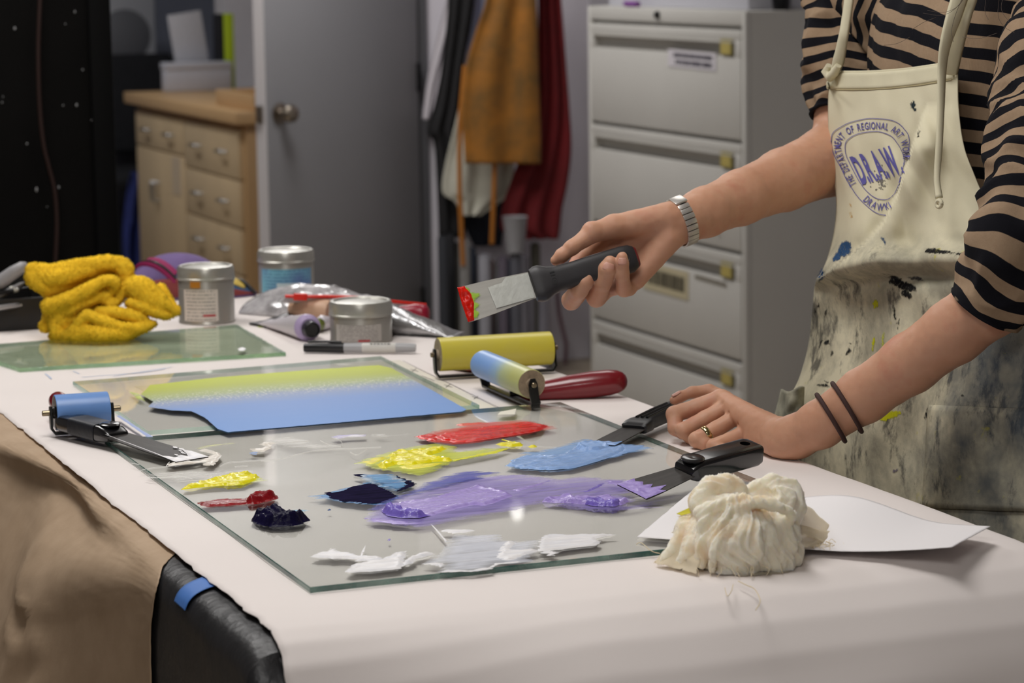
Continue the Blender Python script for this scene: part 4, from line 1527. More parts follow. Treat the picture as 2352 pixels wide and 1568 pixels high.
layer(pl, 'paint_ridge', c7(1610, 688, 1700, 670, 1850, 690, 1920, 690, 1860, 714, 1720, 712), PURD, 0.0025, 0.0018, 0.0005, 0.004, 0.003, seed=42, z=Z + 0.001)
dab('paint_smear', 'pale violet film trailing toward the crumpled cheesecloth', c7(1700, 720, 1960, 690, 2150, 640, 2340, 590, 2330, 640, 2150, 705, 1980, 745, 1800, 752), thin('film_violet_pale', rgb(120, 108, 176), rgb(150, 140, 196), 0.42, 0.75, 0.3, 26, a1=0.5), 0.0003, 0.004, 0.001, seed=43, ang=0.3)

WHT = paint('paint_white', rgb(236, 234, 234), rgb(226, 226, 230), 0.35, bump=0.25)
WHTT = thin('film_white', rgb(206, 210, 222), rgb(226, 228, 236), 0.32, 0.66, -0.2, 44, a0=0.22, a1=0.8)
CRM = paint('paint_cream', rgb(228, 222, 212), rgb(216, 208, 196), 0.25)
wv = dab('paint_smear', 'wide translucent white smear near the front edge of the glass', c7(556, 1102, 640, 1050, 700, 1000, 706, 950, 780, 900, 900, 908, 1080, 902, 1112, 945, 1210, 946, 1366, 932, 1340, 1010, 1280, 1050, 1310, 1092, 1200, 1100, 1040, 1104, 1010, 1138, 900, 1152, 648, 1160, 700, 1100, 640, 1112), WHTT, 0.0005, 0.004, 0.0012, ang=-0.1)
layer(wv, 'thick_stroke', c7(1334, 1012, 1360, 930, 1380, 906, 1560, 905, 1740, 902, 1872, 902, 1790, 915, 1730, 930, 1755, 955, 1740, 976, 1600, 990, 1480, 1006, 1380, 1016), WHT, 0.0016, 0.0022, 0.0007, seed=51)
layer(wv, 'thick_stroke', c7(1060, 1052, 1090, 990, 1120, 948, 1190, 950, 1150, 1000, 1210, 1012, 1330, 1000, 1330, 1020, 1220, 1050, 1150, 1076, 1110, 1080), WHT, 0.0013, 0.0022, 0.0008, seed=52)
layer(wv, 'thick_stroke', c7(688, 874, 740, 868, 912, 871, 900, 880, 830, 892, 760, 896), WHT, 0.001, 0.002, 0.0006, seed=53)
layer(wv, 'thick_stroke', c7(560, 1100, 640, 1092, 698, 1098, 690, 1122, 650, 1112), WHT, 0.001, 0.002, 0.0006, seed=54)
layer(wv, 'thick_stroke', c7(655, 1156, 720, 1144, 900, 1142, 1010, 1122, 1045, 1096, 1200, 1084, 1300, 1080, 1200, 1092, 1060, 1104, 1020, 1136, 900, 1152), WHT, 0.001, 0.002, 0.0006, seed=55)
layer(wv, 'thick_stroke', c7(1360, 1020, 1440, 1012, 1464, 1020, 1440, 1050, 1400, 1036), WHT, 0.001, 0.002, 0.0006, seed=56)
layer(wv, 'paint_string', c7(608, 822, 640, 850, 690, 905, 724, 946, 712, 948, 676, 905, 630, 850), WHT, 0.0008, 0.0018, 0.0002, 0.001, seed=57)
w2 = dab('paint_smear', 'broken white scrape left of the wide white smear', c6(1216, 992, 1260, 966, 1330, 962, 1358, 934, 1404, 962, 1480, 966, 1540, 985, 1640, 996, 1720, 1000, 1650, 1026, 1560, 1022, 1480, 1008, 1360, 1004, 1260, 1000), WHT, 0.0014, 0.0022, 0.0009, seed=61)
layer(w2, 'thick_stroke', c6(1440, 1092, 1478, 1070, 1480, 1050, 1560, 1040, 1680, 1020, 1760, 980, 1864, 953, 1850, 1010, 1824, 1075, 1720, 1086, 1600, 1096, 1520, 1098, 1480, 1102), WHT, 0.0016, 0.0022, 0.0008, seed=62)
layer(w2, 'thick_stroke', c6(1826, 1044, 1880, 1000, 1950, 972, 2042, 964, 2020, 986, 1940, 1005, 1890, 1040, 1850, 1052), WHT, 0.0015, 0.0022, 0.0009, lump=0.0012, seed=63)
layer(w2, 'paint_string', c6(1550, 988, 1562, 950, 1586, 914, 1576, 955, 1560, 990), WHT, 0.0007, 0.0018, 0.0002, 0.001, seed=64)

y2 = dab('paint_dab', 'yellow streak with peaks near the left edge of the glass', c6(344, 542, 370, 518, 440, 508, 480, 490, 560, 474, 700, 440, 806, 424, 812, 440, 780, 452, 866, 456, 850, 480, 760, 510, 620, 516, 520, 522, 420, 532), YEL1, 0.0020, 0.0020, 0.0006, lump=0.0021, ang=0.35, seed=71)
layer(y2, 'thin_stroke', c6(600, 490, 760, 452, 880, 460, 906, 478, 840, 490, 760, 512, 640, 512), YELT, 0.0006, 0.0022, seed=72)
CRI = paint('paint_crimson', rgb(140, 22, 28), rgb(120, 16, 24), 0.25)
cr = dab('paint_dab', 'dark crimson streak ending in a lump, left part of the glass', c6(446, 630, 500, 622, 560, 612, 660, 608, 760, 606, 860, 584, 940, 568, 985, 580, 1000, 600, 940, 618, 860, 638, 780, 640, 650, 652, 520, 656, 480, 650), CRI, 0.0017, 0.0020, 0.0006, ang=0.2, seed=75)
layer(cr, 'paint_ridge', c6(770, 610, 850, 590, 960, 572, 996, 588, 980, 604, 900, 624, 840, 640, 775, 640), CRI, 0.005, 0.0018, 0.0004, 0.006, 0.003, seed=76)
NVL = paint('paint_indigo', rgb(24, 20, 52), rgb(18, 16, 40), 0.16, bump=0.7, spec=0.08)
nl = dab('paint_dab', 'thick lump of dark indigo paint near the left edge of the glass', c6(810, 748, 830, 722, 880, 702, 930, 694, 985, 704, 1000, 728, 1060, 738, 1110, 742, 1160, 724, 1212, 746, 1160, 772, 1090, 786, 980, 792, 890, 784, 830, 766), NVL, 0.004, 0.0018, 0.0006, 0.007, 0.013, ang=0.1, seed=81)
layer(nl, 'thin_stroke', c6(970, 700, 1020, 690, 1100, 676, 1194, 674, 1180, 705, 1150, 735, 1080, 742, 1000, 722), thin('film_cyan', rgb(30, 130, 190), rgb(90, 180, 220), 0.3, 0.6, 0.3, 40, a1=0.9), 0.0004, 0.0024, seed=82)
dab('paint_speck', 'tiny blue speck in front of the violet smear', c6(1730, 878, 1744, 874, 1752, 882, 1742, 888), PURD, 0.001, 0.0015, 0.0002, 0.001)
dab('paint_speck', 'tiny teal speck beside the dark navy patch', c6(1322, 678, 1340, 673, 1354, 678, 1338, 683), paint('paint_tealspeck', rgb(30, 70, 130)), 0.0008, 0.0015, 0.0002, 0.001)

# residue of earlier scraping near the far left corner of the glass
GHT = thin('film_ghost', rgb(206, 204, 200), rgb(226, 224, 220), 0.40, 0.7, 0.2, 26, a0=0.0, a1=0.55)
dab('paint_residue', 'pale cream residue round the tip of the left putty knife', c6(240, 372, 330, 350, 450, 352, 560, 300, 450, 275, 520, 268, 590, 290, 612, 310, 590, 345, 560, 378, 480, 376, 520, 350, 440, 362, 330, 376, 260, 385), CRM, 0.0009, 0.0022, 0.0006, lump=0.0009, seed=91)
dab('paint_residue', 'pale lime streak behind the tip of the left putty knife', c6(440, 262, 500, 246, 600, 232, 700, 222, 746, 238, 640, 240, 540, 254, 460, 268), thin('film_lime_pale', rgb(214, 218, 80), rgb(226, 226, 150), 0.35, 0.6, 0.2, 50), 0.0006, 0.0022, 0.0008, seed=92)
dab('paint_residue', 'cream squiggle right of the left putty knife', c6(800, 266, 880, 262, 930, 246, 860, 236, 900, 226, 984, 224, 950, 236, 948, 262, 900, 284, 830, 282), CRM, 0.0011, 0.0020, 0.0006, lump=0.0006, seed=93)
dab('paint_residue', 'small blue dab below the cream squiggle', c6(800, 292, 840, 284, 866, 284, 850, 306, 815, 304), thin('film_blue_dab', rgb(110, 150, 214), rgb(130, 166, 220), 0.25, 0.5, 0.2, 50), 0.0007, 0.002, 0.0004, seed=94)
dab('paint_residue', 'lavender and white streak along the far edge of the glass', c6(1352, 186, 1400, 176, 1480, 172, 1592, 168, 1580, 182, 1470, 184, 1400, 196), paint('paint_lavender', rgb(176, 168, 214), rgb(220, 218, 222)), 0.0009, 0.002, 0.0006, seed=95)
dab('paint_residue', 'white forked streak left of the red smear', c6(1600, 172, 1680, 162, 1780, 176, 1920, 150, 1860, 180, 1730, 196, 1700, 210, 1712, 240, 1690, 232, 1670, 200, 1630, 186), GHT, 0.0009, 0.0022, 0.0008, seed=96)
dab('paint_residue', 'wide ghostly scrape mark near the far edge of the glass', c6(900, 200, 1060, 172, 1220, 205, 1300, 230, 1420, 245, 1400, 262, 1200, 270, 1000, 262, 940, 236), GHT, 0.0003, 0.004, 0.0012, seed=97)
dab('paint_residue', 'ghostly scrape marks near the left edge of the glass', c6(60, 440, 200, 420, 420, 410, 560, 420, 700, 405, 640, 440, 560, 460, 420, 480, 300, 495, 200, 470, 90, 462), GHT, 0.0003, 0.004, 0.0012, seed=98)
SCRW = paint('paint_scratch', rgb(226, 224, 220))
bm = bmesh.new()
random.seed(12)


def wisp(bm, pts, w, z=Z + 0.0002):
    P = [on(x, y, z) for x, y in pts]
    P = [Vector(p) for p in spline(P, 6 * len(P))]
    prev = None
    for i, p in enumerate(P):
        tt = (P[min(i + 1, len(P) - 1)] - P[max(i - 1, 0)]).normalized()
        n = Vector((-tt.y, tt.x, 0)) * w * (0.5 + 0.6 * abs(nz(p.x * 80, p.y * 80, 2)))
        a, b, c = bm.verts.new(p - n), bm.verts.new(p + Vector((0, 0, 0.0005))), bm.verts.new(p + n)
        if prev:
            bm.faces.new((prev[0], a, b, prev[1]))
            bm.faces.new((prev[1], b, c, prev[2]))
        prev = (a, b, c)


for pts, w in ((c6(50, 416, 140, 396, 260, 384, 330, 372), 0.0007), (c6(600, 384, 660, 358, 760, 350, 900, 340, 1010, 332, 1080, 315, 1200, 286, 1320, 270, 1500, 262, 1690, 254), 0.0006),
               (c6(880, 345, 970, 350), 0.0005), (c6(240, 384, 268, 350, 330, 332), 0.0009), (c6(540, 376, 580, 345, 612, 312), 0.0012), (c6(100, 455, 200, 462, 330, 452, 420, 470), 0.0009),
               (c6(310, 492, 400, 482, 500, 474, 545, 455, 540, 435), 0.0009), (c6(640, 425, 760, 412, 830, 418), 0.0006), (c6(700, 386, 790, 378), 0.0006), (c6(1280, 210, 1340, 238, 1420, 248), 0.0006),
               (c6(1060, 222, 1200, 210), 0.0008), (c6(1360, 190, 1420, 215, 1430, 250), 0.0005), (c6(1480, 285, 1520, 305, 1560, 290, 1600, 262), 0.0005), (c6(0, 362, 60, 372), 0.0006),
               (c7(1236, 306, 1340, 308, 1464, 316), 0.0004), (c7(600, 640, 700, 630), 0.0004)):
    wisp(bm, pts, w)
o = bmobj('paint_wisp', bm, SCRW, None, 'all', recenter=True)
tag(o, 'thin whitish paint wisps scattered over the far left of the glass', 'paint', kind='stuff')

# a small raised white spot on the greenish plate and faint blue roller marks on the paper
o = dab('paint_dab', 'small white spot on the greenish glass plate', [(546, 801), (556, 797), (566, 800), (560, 805), (549, 805)], WHT, 0.0008, 0.002, 0.0002, 0.002)
del o['group']
bm = bmesh.new()
for pts, w in (([(188, 866), (240, 862), (320, 856), (380, 846)], 0.0016), ([(260, 864), (330, 852), (395, 842)], 0.0010), ([(104, 858), (112, 864), (118, 870)], 0.0014), ([(168, 852), (182, 858)], 0.0010)):
    stroke(bm, pts, w, 0.0014)
o = bmobj('ink_mark', bm, M('ink_faint', rgb(176, 190, 214), 0.7), pc, 0, True)
o['kind'] = 'stuff'
# ================================================================== tools
BPLA = M('black_handle', rgb(20, 20, 22), 0.22, coat=0.4, var=0.2, vscale=60)
BRUB = M('black_rubber', rgb(40, 38, 40), 0.45, var=0.1, vscale=60, bump=0.06, bscale=900)
STL = M('blade_dark', rgb(58, 55, 53), 0.45, 0.0, spec=0.18, var=0.3, vscale=60, stretch=(0.3, 2, 1))
STLL = M('blade_bright', rgb(188, 186, 178), 0.4, 0.35, var=0.12, vscale=50, stretch=(0.3, 2, 1))


def section(w, t, k=24, p=4.0):
    """superellipse in y,z"""
    out = []
    for j in range(k):
        a = 2 * math.pi * j / k
        c, s = math.cos(a), math.sin(a)
        out.append((math.copysign(abs(c) ** (2 / p), c) * w / 2, math.copysign(abs(s) ** (2 / p), s) * t / 2))
    return out


def handle_mesh(name, stations, mat, parent, p=4.0, k=28, hole=None):
    """stations: (x, width, thickness, z centre)"""
    R = []
    for x, w, t, z in stations:
        R.append([(x, y, z + zz) for y, zz in section(w, t, k, p)])
    V, F, uv = loft(R)
    o = pyobj(name, V, F, mat, parent, 35)
    me = o.data
    bm = bmesh.new()
    bm.from_mesh(me)
    bmesh.ops.recalc_face_normals(bm, faces=bm.faces)
    bm.to_mesh(me)
    bm.free()
    if hole:
        hx_, hr, hz = hole
        boolcut(o, cyl_mesh((hx_, 0, hz - 0.05), (hx_, 0, hz + 0.05), hr))
    return o


def blade_mesh(name, xs, mat, parent, t=0.0012, bend=0.0):
    """xs: (x, half width left, half width right, z)"""
    V, F = [], []
    n = len(xs)
    for x, a, b, z in xs:
        for s in (1, -1):
            V.append((x, -a, z + s * t / 2))
            V.append((x, b, z + s * t / 2))
    for i in range(n - 1):
        q, r = i * 4, (i + 1) * 4
        F += [(q, q + 1, r + 1, r), (q + 2, r + 2, r + 3, q + 3), (q, r, r + 2, q + 2), (q + 1, q + 3, r + 3, r + 1)]
    F += [(0, 2, 3, 1), ((n - 1) * 4, (n - 1) * 4 + 1, (n - 1) * 4 + 3, (n - 1) * 4 + 2)]
    return pyobj(name, V, F, mat, parent, 30)


def knife(label, tip, tail, up, blade, handle, hmat, bmat, p=4.0, hole=None):
    """putty knife with its blade edge at tip and its handle end at tail; local x runs from tip to tail"""
    L = (Vector(tail) - Vector(tip)).length
    mx = frame_mat(tip, Vector(tail) - Vector(tip), up)
    t = thing('putty_knife', label, 'putty knife', mat=mx)
    blade_mesh('blade', blade, bmat, t)
    h = handle_mesh('handle', handle, hmat, t, p, hole=hole)
    return t, L, h


# ---- left knife, taped handle, white paint on its blade
tip = on(441, 1056, GT + 0.0015)
tail = at(146, 968, (on(146, 990, 0).z * 0 + 3.36))
zt = H + 0.021
r0 = ray(148, 966)
tail = CAM + r0 * ((zt - CAM.z) / r0.z)
L = (tail - tip).length
t, L, h = knife('black putty knife with tape round its handle and white paint on its blade', tip, tail, (0, 0, 1),
                [(0.0, 0.0235, 0.0235, 0), (0.02, 0.0225, 0.0225, 0.0006), (L - 0.115, 0.018, 0.018, 0.002), (L - 0.10, 0.016, 0.016, 0.002)],
                [(L - 0.121, 0.030, 0.009, 0.001), (L - 0.119, 0.032, 0.012, 0.001), (L - 0.110, 0.034, 0.018, 0.002), (L - 0.100, 0.034, 0.021, 0.002), (L - 0.05, 0.034, 0.021, 0.001), (L - 0.012, 0.035, 0.021, 0), (L - 0.003, 0.031, 0.019, 0), (L, 0.024, 0.013, 0)],
                BPLA, STL, 5.0, (L - 0.017, 0.0055, 0))
V, F, uv = loft([[(x, y, z0 + zz) for y, zz in section(0.0355, 0.0226, 28, 5)] for x, z0 in ((L - 0.092, 0.0018), (L - 0.06, 0.0012), (L - 0.034, 0.0006))])
pyobj('tape_wrap', V, F, M('tape_black', rgb(30, 32, 38), 0.5, var=0.3, vscale=60, bump=0.3, bscale=120), t, 40)['label'] = 'worn dark tape wound round the handle'
lathe('thumb_rest', [(0.001, 0), (0.012, 0), (0.013, 0.002), (0.010, 0.0035), (0.001, 0.0025)], BPLA, t, 24, mx=Matrix.Translation((L - 0.104, 0, 0.0118)))


def blade_paint(par, name, poly, mat, z=0.0008, h=0.0012, seed=0.0, lump=0.0012, step=0.0016, rag=0.0006, slope=0.03):
    """paint lying on the flat of a blade, polygon in the blade's own x, y"""
    P = densify(poly, 0.002, 0)
    P = [np.array(q) + np.array([nz(q[0] * 400 + seed, q[1] * 400, 1), nz(q[0] * 400, q[1] * 400 + seed, 5)]) * rag for q in P]
    v, f, d = cdt(P, step)
    V = []
    for (x, y), dd in zip(v, d):
        e = min(1, dd / 0.0025)
        V.append((x, y, z + slope * max(0, x) + h * e * (0.6 + 0.5 * nz(x * 160 + seed, y * 160, 2)) + lump * e * max(0, nz(x * 90, y * 90 + seed, 7))))
    o = pyobj(name, V, [tuple(q) for q in f], mat, par, 'all')
    o.data.attributes.new('edge', 'FLOAT', 'POINT').data.foreach_set('value', np.minimum(1, np.asarray(d) / 0.003).astype(np.float32))
    return o


blade_paint(t, 'white_paint', [(-0.001, -0.0235), (-0.001, 0.0235), (0.02, 0.0225), (0.035, 0.0215), (0.028, 0.016), (0.018, 0.012), (0.020, 0.004), (0.014, -0.004), (0.026, -0.010), (0.045, -0.0165), (0.03, -0.0222)], WHT, seed=2, z=0.0012)
blade_paint(t, 'white_paint', [(0.02, 0.0222), (0.05, 0.0203), (L - 0.120, 0.0180), (L - 0.122, 0.0172), (0.06, 0.0186), (0.03, 0.0196)], WHT, seed=5, z=0.0012, h=0.0006)
for k, (x0, y0_, w_, h_) in enumerate(((0.034, -0.0165, 0.008, 0.004), (0.047, -0.0172, 0.006, 0.003), (0.058, -0.0158, 0.005, 0.0026), (0.030, -0.008, 0.006, 0.0022), (0.040, -0.0115, 0.005, 0.0018), (0.026, 0.004, 0.005, 0.0018))):
    blade_paint(t, 'white_paint', [(x0 - w_, y0_ - h_ * 0.4), (x0 - w_ * 0.3, y0_ + h_), (x0 + w_ * 0.5, y0_ + h_ * 0.5), (x0 + w_, y0_ - h_ * 0.2), (x0 + w_ * 0.2, y0_ - h_)][::-1], WHT, seed=11 + k, z=0.0012, h=0.0006)

# ---- middle knife lying under the ringed hand, blade in the light blue paint
tip = on(1385, 1021, GT + 0.003)
mid = on(1530, 949, 0.019)
d = (mid - tip).normalized()
fer = (on(1440, 985, 0.012) - tip).length
tail = tip + d * (fer + 0.125)
t, L, h = knife('black ribbed putty knife under the hand with the ring, in light blue paint', tip, tail, (0.0, 0.0, 1),
                [(0.0, 0.0165, 0.0165, 0), (0.03, 0.0165, 0.0165, 0.0004), (fer - 0.01, 0.0155, 0.0155, 0.001), (fer + 0.01, 0.015, 0.015, 0.001)],
                [(fer - 0.013, 0.030, 0.008, 0.001), (fer - 0.011, 0.034, 0.012, 0.001), (fer, 0.0355, 0.014, 0.002), (fer + 0.010, 0.034, 0.015, 0.002), (fer + 0.016, 0.026, 0.016, 0.002), (fer + 0.06, 0.025, 0.017, 0.001), (fer + 0.115, 0.027, 0.017, 0.0), (fer + 0.123, 0.024, 0.013, 0), (fer + 0.125, 0.016, 0.01, 0)],
                M('black_matte', rgb(22, 22, 26), 0.4), STL, 6.0, (fer + 0.11, 0.0045, 0))
for yy in (-0.007, 0, 0.007):
    tube('rib', [(fer + 0.012, yy, 0.0098), (fer + 0.06, yy, 0.0098), (fer + 0.10, yy, 0.0085)], 0.0022, BPLA, t, 8)
blade_paint(t, 'blue_paint', [(-0.001, -0.0165), (-0.001, 0.0165), (0.014, 0.0162), (0.010, 0.008), (0.016, 0.0), (0.012, -0.008), (0.02, -0.0164)], LBL, seed=5)

# ---- right knife, glossy black handle, violet paint on the blade
tip = on(1452, 1122, GT + 0.012)
zt = H + 0.036
r0 = ray(1735, 1034)
tail = CAM + r0 * ((zt - CAM.z) / r0.z)
L = (tail - tip).length
t, L, h = knife('glossy black putty knife on the right glass edge with violet paint on it', tip, tail, (0.10, -0.18, 1),
                [(0.0, 0.0235, 0.0235, -0.004), (0.02, 0.0225, 0.0225, -0.003), (L - 0.118, 0.0165, 0.0165, 0.0), (L - 0.10, 0.014, 0.014, 0.001)],
                [(L - 0.113, 0.028, 0.008, 0.000), (L - 0.111, 0.031, 0.014, 0.0015), (L - 0.104, 0.032, 0.021, 0.002), (L - 0.096, 0.032, 0.024, 0.002), (L - 0.05, 0.033, 0.025, 0.001), (L - 0.010, 0.034, 0.025, 0), (L - 0.003, 0.031, 0.022, 0), (L, 0.022, 0.014, 0)],
                BPLA, STL, 6.0, (L - 0.018, 0.006, 0))
lathe('thumb_rest', [(0.001, 0), (0.0125, 0), (0.0135, 0.002), (0.010, 0.0035), (0.001, 0.0022)], BPLA, t, 24, mx=Matrix.Translation((L - 0.100, 0, 0.0128)))
blade_paint(t, 'violet_paint', [(-0.001, -0.0235), (-0.001, 0.0235), (0.016, 0.0228), (0.024, 0.0222), (0.020, 0.016), (0.026, 0.010), (0.020, 0.004), (0.030, -0.001), (0.022, -0.006), (0.040, -0.012), (0.026, -0.0165), (0.03, -0.0222)], PUR, seed=9, z=-0.0028, slope=0.05)

# ---- scraper in the raised hand (local x from the blade edge to the handle end)
s_tip, s_end = at(1065, 700, 3.115), at(1462, 590, 3.162)
sd = (s_end - s_tip)
SL = sd.length
view = (CAM - (s_tip + s_end) / 2).normalized()
mxs = frame_mat(s_tip, sd, view + Vector((0, 0, 0.25)))
kpx = 3.14 / 6000
t = thing('scraper', 'scraper with a black rubber grip held up in the hand, red paint on its edge', 'scraper', mat=mxs)
bl = 170 * kpx
SC_ = kpx
pts = [(0.0, 0.0223, 0.0223), (0.012, 0.0220, 0.0220), (0.035, 0.0202, 0.0213), (0.060, 0.0178, 0.0197), (0.083, 0.0157, 0.0181), (0.098, 0.0145, 0.0166)]
blade_mesh('blade', [(x * bl / 0.088, a, b, 0.0) for x, a, b in pts], STLL, t, 0.0011)
hs = bl - 0.002
HL = SL - hs
st = [(hs, 0.034, 0.012, 0), (hs + 0.001, 0.0395, 0.016, 0), (hs + 0.007, 0.0445, 0.020, 0), (hs + 0.013, 0.0445, 0.021, 0), (hs + 0.022, 0.036, 0.021, 0), (hs + 0.032, 0.031, 0.021, 0), (hs + 0.05, 0.0305, 0.022, 0), (hs + 0.075, 0.033, 0.023, 0),
      (SL - 0.018, 0.0355, 0.022, 0), (SL - 0.008, 0.0335, 0.021, 0), (SL - 0.0025, 0.028, 0.018, 0), (SL - 0.0005, 0.022, 0.013, 0)]
handle_mesh('grip', st, BRUB, t, 3.2, 32, (SL - 0.019, 0.0062, 0))
V, F, uv = loft([[(x, y, zz) for y, zz in section(w, th, 28, 3)] for x, w, th in ((SL - 0.0026, 0.0265, 0.0165), (SL - 0.0004, 0.0255, 0.0150), (SL + 0.0010, 0.023, 0.0125), (SL + 0.0014, 0.018, 0.009))])
pyobj('grip_core', V, F, M('core_red', rgb(110, 22, 30), 0.4), t, 40)['label'] = 'dark red core showing at the end of the grip'
V, F, uv = loft(lathe_rings([(0.0062, 0), (0.0082, 0), (0.0082, 0.0008), (0.0072, 0.0014), (0.0062, 0.0008)], 28), True, False, False)
pyobj('hole_rim', [v + Vector((SL - 0.019, 0, 0.0103)) for v in V], F, BRUB, t, 40)
lt = M('label_foil', rgb(206, 208, 200), 0.4, 0.3, var=0.06, vscale=80, bump=0.3, bscale=90)
xb = lambda x: x * bl / 0.088
BK_ = 3.14 / 3.03
blade_paint(t, 'sticker', [(xb(0.034), 0.0125), (xb(0.036), -0.015), (xb(0.084), -0.0148), (xb(0.086), 0.0165), (xb(0.058), 0.0185), (xb(0.052), 0.0135)], lt, z=0.0016, h=0.0002, lump=0.0, slope=0.0, rag=0.0004)['label'] = 'worn pale sticker on the blade'
blade_paint(t, 'green_paint', [(xb(0.004), -0.0214), (xb(0.004), 0.0213), (xb(0.010), 0.0208), (xb(0.015), 0.017), (xb(0.011), 0.013), (xb(0.022), 0.009), (xb(0.024), 0.005), (xb(0.014), 0.0), (xb(0.020), -0.005), (xb(0.012), -0.010), (xb(0.016), -0.016), (xb(0.011), -0.0212)], thin('film_green', rgb(150, 200, 40), rgb(180, 212, 90), 0.3, 0.55, 0, 60), z=0.0014, h=0.0003, lump=0, slope=0.0)['label'] = 'thin bright green paint on the blade'
blade_paint(t, 'red_paint', [(-0.0015, -0.0222), (-0.002, 0.0), (-0.001, 0.0225), (xb(0.008), 0.0215), (xb(0.0125), 0.010), (xb(0.0125), -0.002), (xb(0.009), -0.012), (xb(0.006), -0.0218)], RED, z=0.0014, h=0.0032, lump=0.0008, seed=3, slope=0.0, step=0.0012)['label'] = 'thick red paint along the blade edge'
bm = bmesh.new()
for k, (r0_, r1_) in enumerate(((0.0034, 0.0042), (0.0012, 0.0020))):
    for j in range(16):
        a, b = 2 * math.pi * j / 16, 2 * math.pi * (j + 1) / 16
        bm.faces.new([bm.verts.new((hs + 0.026 + rr * math.cos(q) * 0.8, -0.004 - k * 0.001 + rr * math.sin(q) * 1.1, 0.0108)) for rr, q in ((r0_, a), (r1_, a), (r1_, b), (r0_, b))])
for y0_ in (0.003, 0.0065):
    bm.faces.new([bm.verts.new(p) for p in ((hs + 0.023, y0_, 0.0108), (hs + 0.029, y0_, 0.0108), (hs + 0.029, y0_ + 0.0016, 0.0108), (hs + 0.023, y0_ + 0.0016, 0.0108))])
bmobj('moulded_mark', bm, M('rubber_mark', rgb(22, 21, 22), 0.6), t, 0)

# ---- brayers
REDH = M('red_handle', rgb(122, 18, 30), 0.28, coat=0.3)
FRM = M('frame_black', rgb(18, 19, 18), 0.35, 0.3, bump=0.1, bscale=300)
RUBE = M('roller_end', rgb(150, 134, 112), 0.7, var=0.25, vscale=160)
PIN = M('pin_steel', rgb(150, 136, 112), 0.3, 1.0)


def bar(name, path, w, th, mat, par, up):
    """flat bar of rectangular section along a path; up = direction of the thin side"""
    R = []
    for p, tt, n, b in frames(path, Vector(up)):
        R.append([p + n * a * th / 2 + b * c * w / 2 for a, c in ((1, -.9), (1, .9), (.8, 1), (-.8, 1), (-1, .9), (-1, -.9), (-.8, -1), (.8, -1))])
    V, F, uv = loft(R)
    return pyobj(name, V, F, mat, par, 30)


def brayer(label, mx, rr, rl, zc, rmat, hvec, hlen, hrad, pins=0.004, cross=(0.0, 0.0045), endm=RUBE, foot=0.0):
    """local: roller axis along y at height zc; the frame's crossbar lies at cross (x, z); the handle leaves it along hvec"""
    t = thing('brayer', label, 'brayer', mat=mx)
    k = 40
    V, F, uv = loft(lathe_rings([(rr - 0.0006, -rl / 2), (rr, -rl / 2 + 0.0008), (rr, rl / 2 - 0.0008), (rr - 0.0006, rl / 2)], k, 'y'), True, False, False)
    pyobj('roller', [v + Vector((0, 0, zc)) for v in V], F, rmat, t, 30, uvs=uv)
    for s in (-1, 1):
        V, F, uv = loft(lathe_rings([(rr - 0.0006, s * rl / 2), (rr * 0.5, s * (rl / 2 + 0.0002)), (0.008, s * (rl / 2 + 0.0004)), (0.007, s * (rl / 2 + 0.003)), (0.001, s * (rl / 2 + 0.003))], k, 'y'), True, False, True)
        pyobj('roller_end', [v + Vector((0, 0, zc)) for v in V], F, endm, t, 30)
        V, F, uv = loft(lathe_rings([(0.001, s * (rl / 2 + 0.002)), (0.0036, s * (rl / 2 + 0.002)), (0.0036, s * (rl / 2 + 0.006 + pins)), (0.0028, s * (rl / 2 + 0.0068 + pins)), (0.001, s * (rl / 2 + 0.0068 + pins))], 16, 'y'))
        pyobj('axle_pin', [v + Vector((0, 0, zc)) for v in V], F, PIN, t, 30)
    e = rl / 2 + 0.005
    cx_, cz_ = cross
    path = []
    for s in (-1, 1):
        q = [(0, s * e, zc + 0.008), (0, s * e, zc), (cx_ * 0.6, s * e, zc * 0.45), (cx_, s * e, cz_ + 0.006), (cx_, s * (e - 0.004), cz_)]
        path.append([Vector(a) for a in q])
    full = path[0] + [Vector((cx_, a * e, cz_)) for a in (-0.5, 0, 0.5)] + path[1][::-1]
    # thin side points outwards: walk the frame with its own normals
    R = []
    n = len(full)
    for i, p in enumerate(full):
        tt = (full[min(i + 1, n - 1)] - full[max(i - 1, 0)]).normalized()
        wdir = Vector((1, 0, 0)) - tt * tt.x
        wdir.normalize()
        nd_ = tt.cross(wdir)
        w = 0.0125 if 0 < i < n - 1 else 0.006
        R.append([p + nd_ * a * 0.0017 + wdir * c * w / 2 for a, c in ((1, -.9), (1, .9), (.7, 1), (-.7, 1), (-1, .9), (-1, -.9), (-.7, -1), (.7, -1))])
    V, F, uv = loft(R)
    pyobj('frame', V, F, FRM, t, 30)
    hv = Vector(hvec).normalized()
    p0 = Vector((cx_, 0, cz_ + 0.002))
    tube('shank', [p0, p0 + hv * 0.02], 0.0045, FRM, t, 10)
    prof = [(0.0, 0.35), (0.004, 0.62), (0.012, 0.66), (0.03, 0.72), (0.06, 0.92), (0.085, 1.0), (0.105, 0.97), (0.116, 0.86), (0.122, 0.66), (0.1255, 0.4), (0.1268, 0.1)]
    k_ = hlen / 0.1268
    tube('handle', [p0 + hv * (0.012 + a * k_) for a, b in prof], [hrad * b for a, b in prof], REDH, t, 24)
    return t


